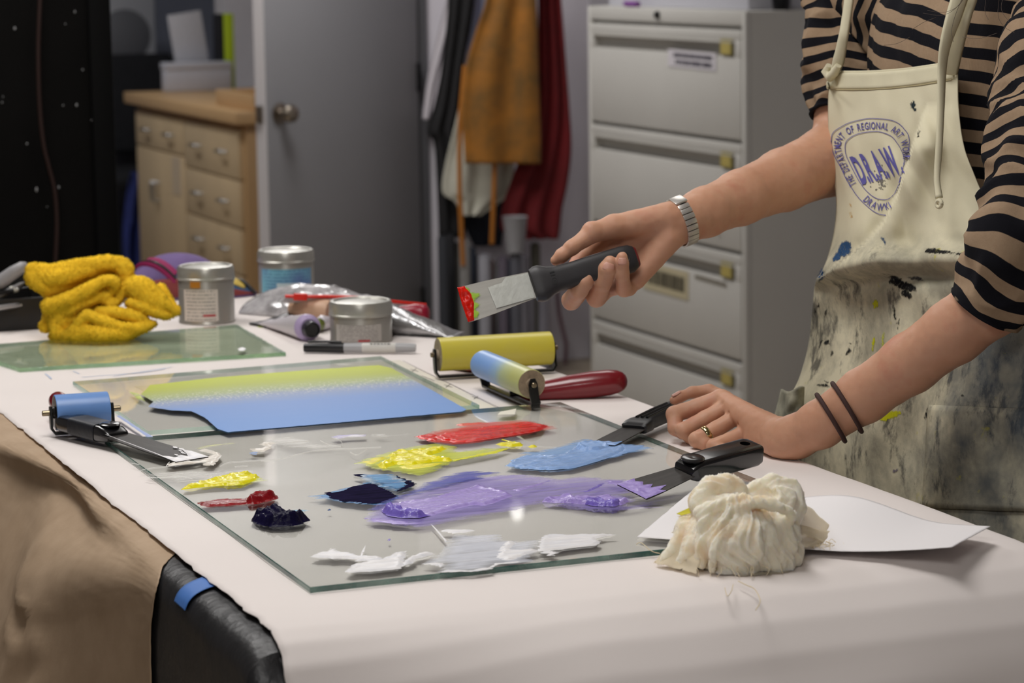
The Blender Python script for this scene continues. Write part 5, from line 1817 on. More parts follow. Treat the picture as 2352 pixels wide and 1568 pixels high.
RY = M('roller_yellow', rgb(202, 190, 86), 0.32, col2=rgb(208, 194, 66), vscale=14)
A, B = on(1006, 816, 0.035), on(1264, 801, 0.035)
ax = (B - A)
RLY = ax.length
ctr = (A + B) / 2
ry = 0.0238
yb_ = ax.normalized()
mx = Matrix(((yb_.y, yb_.x, 0), (-yb_.x, yb_.y, 0), (0, 0, 1))).to_4x4()
mx = Matrix((Vector((yb_.y, -yb_.x, 0)).normalized() * -1, Vector((yb_.x, yb_.y, 0)).normalized(), (0, 0, 1))).transposed().to_4x4()
if mx.to_3x3().determinant() < 0:
    mx = Matrix((Vector((yb_.y, -yb_.x, 0)).normalized(), Vector((yb_.x, yb_.y, 0)).normalized(), (0, 0, 1))).transposed().to_4x4()
mx.translation = Vector((ctr.x, ctr.y, H + 0.0012))
# x of this frame points away from the camera or toward it; the handle goes away from the camera
away = 1 if (mx.to_3x3() @ Vector((1, 0, 0))).y > 0 else -1
brayer('large brayer with a long yellow roller', mx, ry, RLY, 0.035, RY, (away * 0.88, -0.40, 0.10), 0.125, 0.0145, cross=(-away * 0.006, 0.0045))

nt = NT('roller_blend')
yl = nt.sep(nt.co())[1]
f = nt.math('ADD', nt.math('MULTIPLY_ADD', yl, 8.0, 0.5), nt.math('MULTIPLY_ADD', nt.noise(40, 3, 0.6), 0.16, -0.08))
nt.link(nt.ramp(f, [(0.0, rgb(188, 190, 120)), (0.3, rgb(182, 192, 150)), (0.5, rgb(150, 180, 206)), (0.7, rgb(132, 168, 220)), (1, rgb(126, 164, 218))]), nt.b.inputs['Base Color'])
nt.b.inputs['Roughness'].default_value = 0.38
A, B = on(1110, 838, 0.035), on(1221, 884, 0.035)
ax = A - B
mx = Matrix((Vector((ax.y, -ax.x, 0)).normalized(), Vector((ax.x, ax.y, 0)).normalized(), (0, 0, 1))).transposed().to_4x4()
ctr = (A + B) / 2
mx.translation = Vector((ctr.x, ctr.y, H + 0.0012))
brayer('brayer with a blue to yellow roller and a long dark red handle', mx, 0.0192, Vector((ax.x, ax.y, 0)).length, 0.035, nt.m, (0.93, -0.30, 0.10), 0.147, 0.0180, cross=(0.004, 0.0045))

RB = M('roller_blue', rgb(104, 146, 208), 0.35, var=0.05, vscale=30)
A, B = on(122, 950, 0.030), on(252, 941, 0.030)
ax = B - A
mx = Matrix((Vector((-ax.y, ax.x, 0)).normalized() * -1, Vector((ax.x, ax.y, 0)).normalized(), (0, 0, 1))).transposed().to_4x4()
if mx.to_3x3().determinant() < 0:
    mx = Matrix((Vector((-ax.y, ax.x, 0)).normalized(), Vector((ax.x, ax.y, 0)).normalized(), (0, 0, 1))).transposed().to_4x4()
ctr = (A + B) / 2
mx.translation = Vector((ctr.x, ctr.y, H + 0.0012))
away = 1 if (mx.to_3x3() @ Vector((1, 0, 0))).y > 0 else -1
brayer('small brayer with a short blue roller at the left edge of the table', mx, 0.0225, ax.length - 0.004, 0.030, RB, (away * 0.9, -0.10, 0.16), 0.115, 0.014, pins=0.009, cross=(-away * 0.004, 0.0045), endm=FRM)
# ================================================================== tins, tubes, bag, pouch, towel, cheesecloth
TIN = M('tin_steel', rgb(178, 174, 166), 0.34, 0.6, var=0.08, vscale=12)
TIND = M('tin_lid', rgb(184, 182, 174), 0.32, 0.6, var=0.08, vscale=20)


def label_mat(name, bg, ink, bg2=None):
    """printed tin label: rows of small unreadable print"""
    nt = NT(name)
    uv = nt.add('ShaderNodeUVMap')
    s = nt.sep(uv.outputs[0])
    rowf = nt.math('FRACT', nt.math('MULTIPLY', s[1], 9.0))
    row = nt.math('FLOOR', nt.math('MULTIPLY', s[1], 9.0))
    cmb = nt.add('ShaderNodeCombineXYZ')
    nt.link(nt.math('MULTIPLY', s[0], 34.0), cmb.inputs[0])
    nt.link(nt.math('MULTIPLY', row, 7.3), cmb.inputs[1])
    n = nt.noise(1.0, 2, 0.7, cmb.outputs[0])
    word = nt.math('GREATER_THAN', n, 0.46)
    line = nt.math('MULTIPLY', nt.math('GREATER_THAN', rowf, 0.35), nt.math('LESS_THAN', rowf, 0.72))
    inset = nt.math('MULTIPLY', nt.math('GREATER_THAN', s[0], 0.08), nt.math('LESS_THAN', s[0], 0.92))
    fac = nt.math('MULTIPLY', nt.math('MULTIPLY', word, line), nt.math('MULTIPLY', inset, 0.75))
    base = bg
    if bg2:
        base = nt.ramp(nt.noise(9, 3, 0.5), [(0.4, bg), (0.62, bg2)])
    nt.link(nt.mix(fac, base, ink), nt.b.inputs['Base Color'])
    nt.b.inputs['Roughness'].default_value = 0.5
    return nt.m


def tin(label, c, r, h, rim, lmat, a0, a1, z0, z1, extra=None, stain=None):
    t = thing('ink_tin', label, 'tin', (c.x, c.y, c.z))
    lathe('body', [(0.001, 0.001), (r - 0.002, 0.001), (r, 0.0), (r + 0.0012, 0.002), (r, 0.004), (r, h - rim - 0.003), (r - 0.001, h - rim)], TIN, t, 48)
    lathe('lid', [(r + 0.001, h - rim - 0.001), (r + 0.0022, h - rim), (r + 0.0022, h - rim + 0.002), (r + 0.0012, h - rim + 0.003), (r + 0.0012, h - 0.005), (r - 0.001, h - 0.0008), (r - 0.004, h), (r - 0.006, h - 0.0005), (r - 0.008, h - 0.003), (r * 0.6, h - 0.002), (r * 0.3, h - 0.0012), (0.001, h - 0.0012)], TIND, t, 48)
    # label wrapped round the side; 0 degrees faces the camera
    v = CAM - c
    base = math.atan2(v.y, v.x)
    rows, uv = [], []
    n = 30
    for k in range(2):
        rows.append([((r + 0.0004) * math.cos(base + math.radians(a0 + (a1 - a0) * i / n)), (r + 0.0004) * math.sin(base + math.radians(a0 + (a1 - a0) * i / n)), z0 if k == 0 else z1) for i in range(n + 1)])
        uv += [(i / n, k) for i in range(n + 1)]
    V, F, _ = sheet(rows)
    pyobj('label', V, F, lmat, t, 60, uvs=uv)
    for nm, b0, b1, y0_, y1_, mm in (extra or []):
        rows = [[((r + 0.0008) * math.cos(base + math.radians(b0 + (b1 - b0) * i / 10)), (r + 0.0008) * math.sin(base + math.radians(b0 + (b1 - b0) * i / 10)), yy) for i in range(11)] for yy in (y0_, y1_)]
        V, F, uv = sheet(rows)
        pyobj(nm, V, F, mm, t, 60)
    return t


REDP = M('print_red', rgb(176, 60, 66), 0.5)
ORS = M('orange_stain', rgb(186, 122, 40), 0.4)
c = on(476, 738, 0.001)
tin('tall tin with a white printed label beside the yellow towel', c, 0.0455, 0.0935, 0.021, label_mat('label_white', rgb(210, 200, 190), rgb(110, 108, 104)), -52, 24, 0.006, 0.058,
    [('red_print', -8, 18, 0.014, 0.0175, REDP), ('ink_stain', -34, -12, 0.061, 0.074, ORS), ('lid_stain', -34, -14, 0.076, 0.089, ORS)])
c = on(659, 690, 0.001)
tin('tin with a blue printed label at the back of the table', c, 0.0480, 0.090, 0.020, label_mat('label_blue', rgb(122, 186, 204), rgb(70, 110, 150), rgb(96, 116, 170)), -60, 62, 0.008, 0.060,
    [('white_panel', -20, 30, 0.022, 0.036, M('label_pale', rgb(206, 220, 222), 0.5))])
c = on(830, 782, 0.001)
tin('low tin with a torn printed label in front of the zip bag', c, 0.0480, 0.0640, 0.022, label_mat('label_grey', rgb(176, 170, 164), rgb(96, 92, 90)), -52, 40, 0.004, 0.031,
    [('red_print', -6, 16, 0.005, 0.008, REDP)])


# ------------------------------------------------------------------ paint tubes
def ptube(label, p, q, r, wid, mat, capm=None, capl=0.016, capr=0.010, seed=0, band=None):
    """p: cap end, q: crimped end (on the table)"""
    p, q = Vector(p), Vector(q)
    L = (q - p).length
    t = thing('paint_tube', label, 'paint tube', mat=frame_mat(p, q - p))
    R = []
    st = [(0.0, 0.30), (0.004, 0.34), (0.005, 0.75), (0.012, 0.98), (0.02, 1.0)] + [(u, 1.0) for u in np.linspace(0.03, L, 16)]
    for x, s in st:
        f = max(0, (x - 0.02) / (L - 0.02))
        a = r * s * (1 + (wid / r - 1) * f)
        b = r * s * (1 - f) ** 0.8 + 0.0008 * f
        ring = []
        for j in range(36):
            an = 2 * math.pi * j / 36
            w = 1 + (0.16 * nz(x * 70 + seed, an * 1.4, 2) + 0.10 * nz(x * 170 + seed, an * 3, 5)) * min(1, x * 50)
            ring.append((x, a * math.cos(an), (b * w) * math.sin(an) + (r * (1 - 0.9 * f)) + 0.002 * nz(x * 60, math.cos(an) * 2 + seed, 1) * f))
        R.append(ring)
    V, F, uv = loft(R)
    pyobj('body', V, F, mat, t, 50, uvs=uv)
    box('crimp', (L - 0.006, -wid * 0.98, 0.0), (L + 0.004, wid * 0.98, 0.0035), mat, t, 0.0008)
    if capm:
        lathe('cap', [(0.001, 0.003), (capr * 0.95, 0.003), (capr, 0.0), (capr * 0.92, -capl), (capr * 0.8, -capl - 0.001), (capr * 0.72, -capl + 0.002), (0.001, -capl + 0.0025)], capm, t, 26, 'x', mx=Matrix.Translation((0, 0, r)))
    if band:
        lathe('collar', [(r * 0.75, 0.004), (r * 1.01, 0.010), (r * 1.03, 0.016), (r * 1.0, 0.018)], band, t, 36, 'x', mx=Matrix.Translation((0, 0, r)))
    return t


FOIL = M('foil_silver', rgb(196, 196, 198), 0.28, 0.9, bump=0.5, bscale=60, bdist=0.004)
TUBW = M('tube_white', rgb(206, 200, 206), 0.4, 0.2, bump=0.15, bscale=60)
CAPB = M('cap_black', rgb(16, 16, 18), 0.4)
c0 = on(712, 760, 0.018)
t = ptube('flattened white paint tube with a black cap turned toward the camera', (c0.x, c0.y, H + 0.001), on(622, 742, 0.001), 0.0205, 0.030, TUBW, CAPB, 0.014, 0.0135, 3,
          M('collar_lilac', rgb(176, 158, 196), 0.4))
c0 = on(742, 748, 0.012)
ptube('small paint tube with a yellow-green stained black cap behind the white tube', (c0.x - 0.004, c0.y + 0.01, H + 0.001), on(792, 738, 0.001), 0.012, 0.016, TUBW, M('cap_green', rgb(40, 46, 20), 0.4, col2=rgb(150, 170, 30), vscale=60), 0.012, 0.0105, 5)
ptube('flattened dark foil tube lying behind the white paint tube', on(712, 733, 0.002), on(596, 748, 0.002), 0.010, 0.024, M('foil_dark', rgb(64, 62, 64), 0.35, 0.8, bump=0.5, bscale=60), CAPB, 0.010, 0.008, 8)
ptube('crumpled silver foil paint tube right of the low tin', on(872, 766, 0.001), on(1048, 772, 0.001), 0.0235, 0.030, FOIL, CAPB, 0.012, 0.010, 11)
o = dab('ink_smear', 'small lime ink mark on the white paper beside the dark foil tube', [(586, 747), (602, 744), (616, 746), (610, 752), (594, 752)], LIMEF.m, 0.0005, 0.003, z=0.0012)

# ------------------------------------------------------------------ felt marker
p, q = on(698, 800, 0.0085), on(955, 800, 0.0085)
L = (q - p).length
t = thing('felt_marker', 'black and grey felt marker lying in front of the low tin', 'marker', mat=frame_mat((p.x, p.y, H + 0.0095), q - p))
GRB = M('marker_grey', rgb(166, 166, 168), 0.4)
lathe('cap', [(0.001, 0), (0.0058, 0.0), (0.0066, 0.002), (0.0078, 0.06 * L / 0.17), (0.0078, 0.36 * L), (0.001, 0.36 * L)], M('marker_black', rgb(24, 24, 26), 0.35), t, 24, 'x')
tube('clip', [(0.34 * L, 0, 0.0085), (0.2 * L, 0, 0.0095), (0.04 * L, 0, 0.009)], 0.0018, M('marker_black2', rgb(20, 20, 22), 0.35), t, 8)
lathe('barrel', [(0.001, 0.35 * L), (0.0070, 0.35 * L), (0.0074, 0.5 * L), (0.0074, 0.8 * L), (0.0066, 0.97 * L), (0.0058, L), (0.001, L)], GRB, t, 24, 'x')
lathe('label', [(0.0072, 0.52 * L), (0.00755, 0.525 * L), (0.00755, 0.82 * L), (0.0072, 0.825 * L)], M('marker_label', rgb(206, 204, 198), 0.45), t, 24, 'x')
bm = bmesh.new()
random.seed(4)
x = 0.60 * L
while x < 0.76 * L:
    w = random.uniform(0.003, 0.007)
    a0 = math.atan2((CAM - Vector(p)).z, -(CAM - Vector(p)).length * 0.9)
    for k in range(1):
        vs = []
        for xx, an in ((x, 2.55), (x + w, 2.55), (x + w, 2.05), (x, 2.05)):
            vs.append(bm.verts.new((xx, -0.0077 * math.sin(an - 0.75), 0.0077 * math.cos(an - 1.9))))
        bm.faces.new(vs)
    x += w + 0.0014
bmobj('print', bm, M('marker_print', rgb(60, 58, 56), 0.5), t, 0)

# ------------------------------------------------------------------ brayer under the zip bag (wooden roller, red handle)
A, B = on(735, 706, 0.022), on(775, 700, 0.022)
WR = M('roller_wood', rgb(206, 168, 140), 0.5, var=0.08, vscale=30)
t = thing('brayer', 'brayer with a pale wooden roller and red handle half covered by the zip bag', 'brayer', (0.6, 1.80, H + 0.001))
Pm = on(743, 716, 0.021)
tube('roller', [Pm + Vector((-0.030, 0.055, 0)), Pm + Vector((-0.028, 0.050, 0)), Pm + Vector((0.006, -0.010, 0)), Pm + Vector((0.008, -0.012, 0))], [0.017, 0.0205, 0.0205, 0.018], WR, t, 30, world=True)
h0, h1 = on(880, 722, 0.018), on(986, 720, 0.021)
prof = [(-1.0, 0.3), (0.0, 0.55), (0.2, 0.66), (0.45, 0.86), (0.7, 1.0), (0.86, 0.98), (0.94, 0.85), (0.985, 0.6), (1.0, 0.15)]
tube('handle', [h0.lerp(h1, a) for a, b in prof], [0.0160 * b for a, b in prof], M('crimson_handle', rgb(150, 24, 50), 0.3), t, 24, world=True)
bar('frame', [Pm + Vector((0.004, -0.02, -0.012)), Pm + Vector((0.06, -0.01, -0.012)), h0 + Vector((0, 0, -0.006))], 0.010, 0.003, FRM, t, (0, 0, 1)).data.transform(wmat(t).inverted())

# ------------------------------------------------------------------ clear zip bag with a red slider
nt = NT('bag_plastic')
nt.n.remove(nt.b)
trn = nt.add('ShaderNodeBsdfTransparent')
trn.inputs[0].default_value = (0.93, 0.93, 0.94, 1)
gls = nt.add('ShaderNodeBsdfGlossy')
gls.inputs['Roughness'].default_value = 0.12
dif = nt.add('ShaderNodeBsdfDiffuse')
dif.inputs[0].default_value = rgb(226, 222, 224)
frs = nt.add('ShaderNodeFresnel')
frs.inputs[0].default_value = 1.5
m0 = nt.add('ShaderNodeMixShader')
nt.link(nt.ramp(nt.noise(26, 5, 0.65), [(0.35, 0.3), (0.7, 0.85)]), m0.inputs[0])
nt.link(trn.outputs[0], m0.inputs[1])
nt.link(dif.outputs[0], m0.inputs[2])
m1 = nt.add('ShaderNodeMixShader')
nt.link(nt.math('MULTIPLY_ADD', frs.outputs[0], 0.8, 0.06), m1.inputs[0])
nt.link(m0.outputs[0], m1.inputs[1])
nt.link(gls.outputs[0], m1.inputs[2])
nt.link(m1.outputs[0], nt.out.inputs[0])
BAG = nt.m
cb = on(765, 706, 0.0)
t = thing('zip_bag', 'clear crumpled plastic zip bag with a red slider strip lying over a brayer', 'bag', (cb.x, cb.y, H))
rows = []
dirx = (on(970, 735, 0) - on(560, 715, 0))
dirx.z = 0
for side in (1,):
    for i in range(44):
        v = i / 43
        row = []
        for j in range(80):
            u = j / 79
            # outline of the bag on the table (front edge to back edge)
            fr_ = on(548 + 440 * u, 722 + 10 * math.sin(u * 3.1) + 8 * u, 0.0)
            bk = on(590 + 390 * u, 700 + 14 * u, 0.0)
            P = fr_.lerp(bk, v)
            e = math.sin(math.pi * min(1, max(0, v))) ** 0.6 * math.sin(math.pi * min(1, max(0.0, u * 0.97 + 0.015))) ** 0.45
            hgt = (0.036 + 0.010 * math.sin(u * 4.5 + 0.6)) * e * (1.0 - 0.45 * max(0, u - 0.5) * 2)
            wr = 0.006 * e * (1 - 2 * abs(nz(u * 9, v * 5, 3))) + 0.003 * e * nz(u * 26, v * 12, 6)
            P.z = H + 0.0015 + max(0.0, hgt + wr)
            row.append(P)
        rows.append(row)
V, F, uv = sheet(rows)
bag = pyobj('film', V, F, BAG, t, 'all', True, uv, 0.0004)
G = np.array([[tuple(p) for p in r] for r in rows])
pth = [at(655, 680, 4.235), at(700, 681, 4.235), at(760, 681, 4.24), at(830, 684, 4.25), at(900, 692, 4.27), at(978, 700, 4.30)]
pth = [Vector(p) for p in spline(pth, 24)]
REDS = M('slider_red', rgb(226, 40, 24), 0.35)
tube('zip_strip', pth, 0.0028, REDS, t, 8, world=True)
b = box('slider', (-0.011, -0.004, -0.006), (0.011, 0.004, 0.005), REDS, t, 0.0012, mx=frame_mat(at(690, 681, 4.230), pth[3] - pth[0]), world=True)
fl = []
for k in range(5):
    fl.append([Vector(p) + Vector((0, 0.006 * k, 0)) + Vector((0, 0, -0.0035 * k + 0.0015 * nz(i * 0.4, k, 2))) for i, p in enumerate(pth)])
V, F, uv = sheet(fl)
pyobj('zip_flap', V, F, BAG, t, 'all', True, uv, 0.0004)

# ------------------------------------------------------------------ purple fabric pouch behind the tin
PURF = M('pouch_purple', rgb(112, 92, 140), 0.85, var=0.12, vscale=40, bump=0.2, bscale=500)
cp0 = at(440, 640, 4.62)
dpx = 4.62 / 6000
t = thing('fabric_pouch', 'purple and blue fabric pouch with magenta zip bands behind the tall tin', 'pouch', (cp0.x, cp0.y, H))
fx_ = Vector((RT.x, RT.y, 0)).normalized()
fy_ = Vector((FW.x, FW.y, 0)).normalized()
prof = [(300, 668), (304, 640), (312, 615), (330, 596), (365, 580), (405, 574), (450, 580), (490, 600), (530, 628), (565, 652), (588, 668)]
top = spline(prof, 60)
R = []
for px, py in top:
    zt_ = max(0.004, (672 - py) * dpx)
    xo = (px - 440) * dpx
    ring = []
    for j in range(20):
        an = math.pi * j / 19
        dpt = 0.055 * math.sqrt(max(0, min(1, zt_ / 0.05)))
        ring.append(cp0 * 0 + Vector((cp0.x, cp0.y, H + 0.001)) + fx_ * xo - fy_ * (dpt * math.cos(an)) + Vector((0, 0, zt_ * math.sin(an) ** 0.55)))
    R.append(ring)
V, F, uv = loft(R, closed=False)
pyobj('pouch_body', V, F, PURF, t, 'all', True, uv, 0.002)


def on_pouch(px, f):
    """point on the pouch: px along the top outline, f 0 (front foot) .. 1 (ridge)"""
    py = np.interp(px, top[:, 0], top[:, 1])
    zt_ = max(0.004, (672 - py) * dpx)
    an = math.pi / 2 * f
    dpt = 0.055 * math.sqrt(max(0, min(1, zt_ / 0.05)))
    return Vector((cp0.x, cp0.y, H + 0.002)) + fx_ * ((px - 440) * dpx) - fy_ * (dpt * math.cos(an) + 0.002) + Vector((0, 0, zt_ * math.sin(an) ** 0.55 + 0.0015))


MAG = M('band_magenta', rgb(146, 24, 84), 0.7, bump=0.1, bscale=600)
for x0, x1, a, b, w in ((316, 410, 0.93, 0.10, 0.0045), (344, 414, 0.95, 0.24, 0.0045)):
    pts = [on_pouch(x0 + (x1 - x0) * k / 11, a + (b - a) * (k / 11) ** 0.8) for k in range(12)]
    tube('zip_band', pts, 0.0052, MAG, t, 10, 0.35, Vector((0, -1, 0.4)), True)
pts = [on_pouch(330 + (412 - 330) * k / 11, 0.94 + (0.17 - 0.94) * (k / 11) ** 0.8) for k in range(12)]
tube('zip', pts, 0.0030, CAPB, t, 8, world=True)
BLF = M('pouch_blue', rgb(62, 92, 128), 0.85, var=0.1, vscale=30)
rows = [[on_pouch(x, f) + Vector((0, 0, 0.001)) for x in np.linspace(500, 586, 14)] for f in np.linspace(0.05, 0.9, 10)]
V, F, uv = sheet(rows)
pyobj('side_panel', V, F, BLF, t, 'all', True, uv, 0.002)
rows = [[on_pouch(x, f) + Vector((0, 0, 0.0025)) - fy_ * 0.002 for x in np.linspace(542, 566, 6)] for f in np.linspace(0.35, 0.85, 8)]
V, F, uv = sheet(rows)
pyobj('yellow_tab', V, F, M('tab_yellow', rgb(204, 176, 84), 0.8), t, 'all', True, uv, 0.002)
rows = [[on_pouch(x, f) + Vector((0, 0, 0.002)) for x in np.linspace(300, 590, 30)] for f in np.linspace(0.0, 0.14, 4)]
V, F, uv = sheet(rows)
pyobj('red_trim', V, F, M('trim_red', rgb(134, 58, 58), 0.8), t, 'all', True, uv, 0.002)
tube('pull_cord', [on_pouch(545, 0.95), on_pouch(556, 0.9) + Vector((0, -0.01, 0.004)), on_pouch(572, 0.7) + Vector((0, -0.015, 0.002)), on_pouch(584, 0.3) + Vector((0, -0.01, 0))], 0.003, CAPB, t, 8, world=True)

# ------------------------------------------------------------------ black tray of tools behind the towel
p = on(95, 757, 0.0)
q = on(0, 765, 0.0)
t = thing('tool_tray', 'black open tray holding scissors and pens at the left, behind the towel', 'tray', (p.x, p.y, H + 0.0012))
BKM = M('tray_black', rgb(15, 15, 16), 0.5)
box('floor_board', (-0.26, 0, 0), (0.02, 0.16, 0.004), BKM, t)
box('front_wall', (-0.26, 0.0, 0.004), (0.02, 0.005, 0.052), BKM, t, 0.001)
box('back_wall', (-0.26, 0.155, 0.004), (0.02, 0.16, 0.072), BKM, t, 0.001)
box('side_wall', (-0.26, 0.005, 0.004), (-0.255, 0.155, 0.066), BKM, t, 0.001)
box('side_wall', (0.015, 0.005, 0.004), (0.02, 0.155, 0.066), BKM, t, 0.001)
GRYP = M('grey_grip', rgb(150, 148, 150), 0.4)


def cpt(px, py, dd):
    return at(px, py, dd)


sd_ = 4.22
o = tube('scissor_grip', [cpt(-70, 668, sd_), cpt(-30, 662, sd_), cpt(2, 646, sd_), cpt(30, 626, sd_), cpt(54, 611, sd_), cpt(62, 606, sd_)], [0.006, 0.010, 0.0115, 0.011, 0.009, 0.004], GRYP, None, 16, recenter=True)
tag(o, 'thick grey tool handle sticking up from the black tray', 'tool handle')
for i, (a, b, r, m_, lb_) in enumerate((((-20, 690), (56, 648), 0.0045, GRYP, 'grey pen lying across the black tray, just under the thick handle'), ((-20, 676), (70, 660), 0.0035, M('pen_black', rgb(28, 28, 30), 0.3), 'thin black pen in the tray, pointing at the towel'), ((-10, 708), (88, 694), 0.0045, M('brush_metal', rgb(190, 188, 188), 0.3, 0.9), 'silver brush resting low on the tray rim'))):
    A, B = cpt(a[0], a[1], sd_ - 0.02 * i), cpt(b[0], b[1], sd_ + 0.03)
    t2 = thing('pen' if i < 2 else 'brush', lb_, 'pen' if i < 2 else 'brush', mat=frame_mat(A, B - A))
    L = (B - A).length
    lathe('barrel', [(0.001, 0), (r, 0.002), (r, L * 0.7), (r * 0.8, L * 0.72), (r * 0.75, L * 0.9), (0.001, L)], m_, t2, 14, 'x')
    lathe('ferrule', [(r * 1.05, L * 0.55), (r * 1.15, L * 0.56), (r * 1.15, L * 0.66), (r * 1.05, L * 0.67)], STLL, t2, 14, 'x')

# ------------------------------------------------------------------ yellow terry towel
nt = NT('terry_yellow')
big = nt.noise(14, 3, 0.5)
fz = nt.noise(420, 3, 0.7)
base = nt.ramp(fz, [(0.3, rgb(255, 196, 40)), (0.7, rgb(255, 216, 66))])
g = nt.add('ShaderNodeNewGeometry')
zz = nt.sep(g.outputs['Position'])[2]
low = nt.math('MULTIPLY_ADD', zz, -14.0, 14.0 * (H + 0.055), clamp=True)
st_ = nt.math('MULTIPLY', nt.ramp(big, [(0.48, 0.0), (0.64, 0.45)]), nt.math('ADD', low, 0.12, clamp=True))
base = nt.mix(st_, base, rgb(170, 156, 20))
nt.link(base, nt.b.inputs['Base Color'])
nt.b.inputs['Roughness'].default_value = 0.95
nt.b.inputs['Specular IOR Level'].default_value = 0.1
nt.bump(nt.noise(520, 3, 0.75), 0.22, 0.002)
TERRY = nt.m
TD = 4.10
tk = TD / 6000 / 5.2267
tw = Field(at(30, 800, TD - 0.16) - Vector((0.02, 0.0, 0.0)), at(440, 575, TD + 0.16), 0.0021)
lo = np.array([min(at(a, b, d_)[k] for a in (40, 430) for b in (580, 800) for d_ in (TD - 0.13, TD + 0.12)) for k in range(3)])
hi = np.array([max(at(a, b, d_)[k] for a in (40, 430) for b in (580, 800) for d_ in (TD - 0.13, TD + 0.12)) for k in range(3)])
lo[2] = H - 0.006
tw = Field(lo, hi, 0.0022)


def tp(x, y, dz=0.0):
    return at(x / 5.2267, 540 + y / 5.2267, TD + dz)


def tfold(pts, rad, dz, k=0.005):
    P = spline([(a, b) for a, b in pts], len(pts) * 3)
    Rr = np.interp(np.linspace(0, 1, len(P)), np.linspace(0, 1, len(rad)), rad)
    Dz = np.interp(np.linspace(0, 1, len(P)), np.linspace(0, 1, len(dz)), dz)
    tw.chain([tp(a, b, c_) for (a, b), c_ in zip(P, Dz)], [r * tk for r in Rr], k)


# back masses
tw.ell(tp(950, 950, 0.02), [0.055, 0.05, 0.040], k=0.01)
tfold([(600, 620), (900, 560), (1300, 480)], [130, 150, 120], [0.0, 0.01, 0.02], 0.012)
tfold([(650, 1000), (1000, 1050), (1500, 1050)], [110, 150, 120], [0.0, 0.01, 0.02], 0.012)
# upper flap, a thick doubled edge
tfold([(385, 430), (620, 425), (900, 390), (1200, 350), (1420, 355), (1500, 420)], [82, 78, 82, 84, 88, 92], [-0.015, -0.018, -0.015, -0.008, 0.0, 0.006])
tfold([(385, 500), (520, 600), (640, 680)], [86, 90, 66], [-0.018, -0.020, -0.014])
tfold([(480, 500), (700, 520), (900, 470), (1100, 420)], [96, 96, 90, 70], [-0.020, -0.024, -0.018, -0.01])
tfold([(650, 640), (780, 610), (880, 560)], [80, 70, 50], [-0.016, -0.014, -0.006])
tfold([(1490, 420), (1500, 500), (1420, 540)], [95, 70, 40], [0.0, 0.0, 0.004])
# second roll curling back at its right end
tfold([(585, 850), (760, 800), (960, 710), (1120, 625), (1260, 545), (1360, 545), (1395, 600), (1340, 680)], [92, 84, 78, 70, 52, 46, 44, 40], [-0.03, -0.036, -0.036, -0.032, -0.03, -0.028, -0.024, -0.016], 0.003)
tfold([(660, 900), (860, 880), (1040, 800), (1200, 730), (1300, 780)], [92, 92, 84, 78, 80], [-0.022, -0.026, -0.024, -0.018, -0.012], 0.004)
tfold([(700, 960), (760, 1100)], [100, 70], [-0.02, -0.02])
tfold([(640, 1000), (680, 1130), (680, 1230)], [60, 70, 66], [-0.018, -0.024, -0.02])
tfold([(530, 1110), (600, 1060)], [62, 60], [-0.01, 0.0])
# long lower folds
tfold([(860, 1170), (960, 1060), (1040, 960), (1080, 940)], [66, 58, 52, 40], [-0.036, -0.042, -0.044, -0.036], 0.003)
tfold([(1060, 960), (1240, 1040), (1480, 1110), (1700, 1120), (1850, 1060)], [56, 60, 60, 52, 40], [-0.044, -0.05, -0.05, -0.04, -0.02], 0.003)
tfold([(760, 1220), (950, 1180), (1200, 1190), (1450, 1200), (1640, 1160)], [70, 92, 96, 80, 54], [-0.028, -0.04, -0.05, -0.05, -0.034], 0.004)
tfold([(1180, 930), (1380, 930), (1600, 980), (1760, 1040)], [60, 66, 70, 56], [-0.030, -0.036, -0.032, -0.02], 0.003)
tfold([(1330, 840), (1390, 800)], [52, 40], [-0.022, -0.014], 0.004)
# right lobe
tfold([(1560, 620), (1700, 660), (1850, 800), (1960, 900)], [110, 140, 140, 90], [0.0, -0.012, -0.014, -0.01], 0.006)
tfold([(1620, 560), (1480, 640), (1430, 780)], [56, 56, 46], [-0.010, -0.012, -0.010], 0.003)
tfold([(1640, 545), (1820, 640), (1990, 820), (2110, 930)], [46, 48, 46, 36], [-0.014, -0.022, -0.024, -0.016], 0.003)
tfold([(1930, 610), (2010, 720), (2090, 860), (2130, 930)], [46, 44, 40, 24], [0.008, 0.002, -0.002, -0.004], 0.003)
tfold([(1560, 820), (1760, 880), (1950, 960), (2060, 970)], [60, 60, 52, 30], [-0.02, -0.028, -0.024, -0.014], 0.003)
tw.wrinkle(0.0022, 42, 3)
tw.wrinkle(0.0009, 90, 5, True)
tw.wrinkle(0.0008, 260, 9)
V, F = tw.mesh(1)
V[:, 2] = np.maximum(V[:, 2], H + 0.0012)
tow = thing('towel', 'crumpled bright yellow terry towel behind the greenish glass plate', 'towel', (V[:, 0].mean(), V[:, 1].mean(), H))
fast_mesh('cloth', V, F, TERRY, tow)


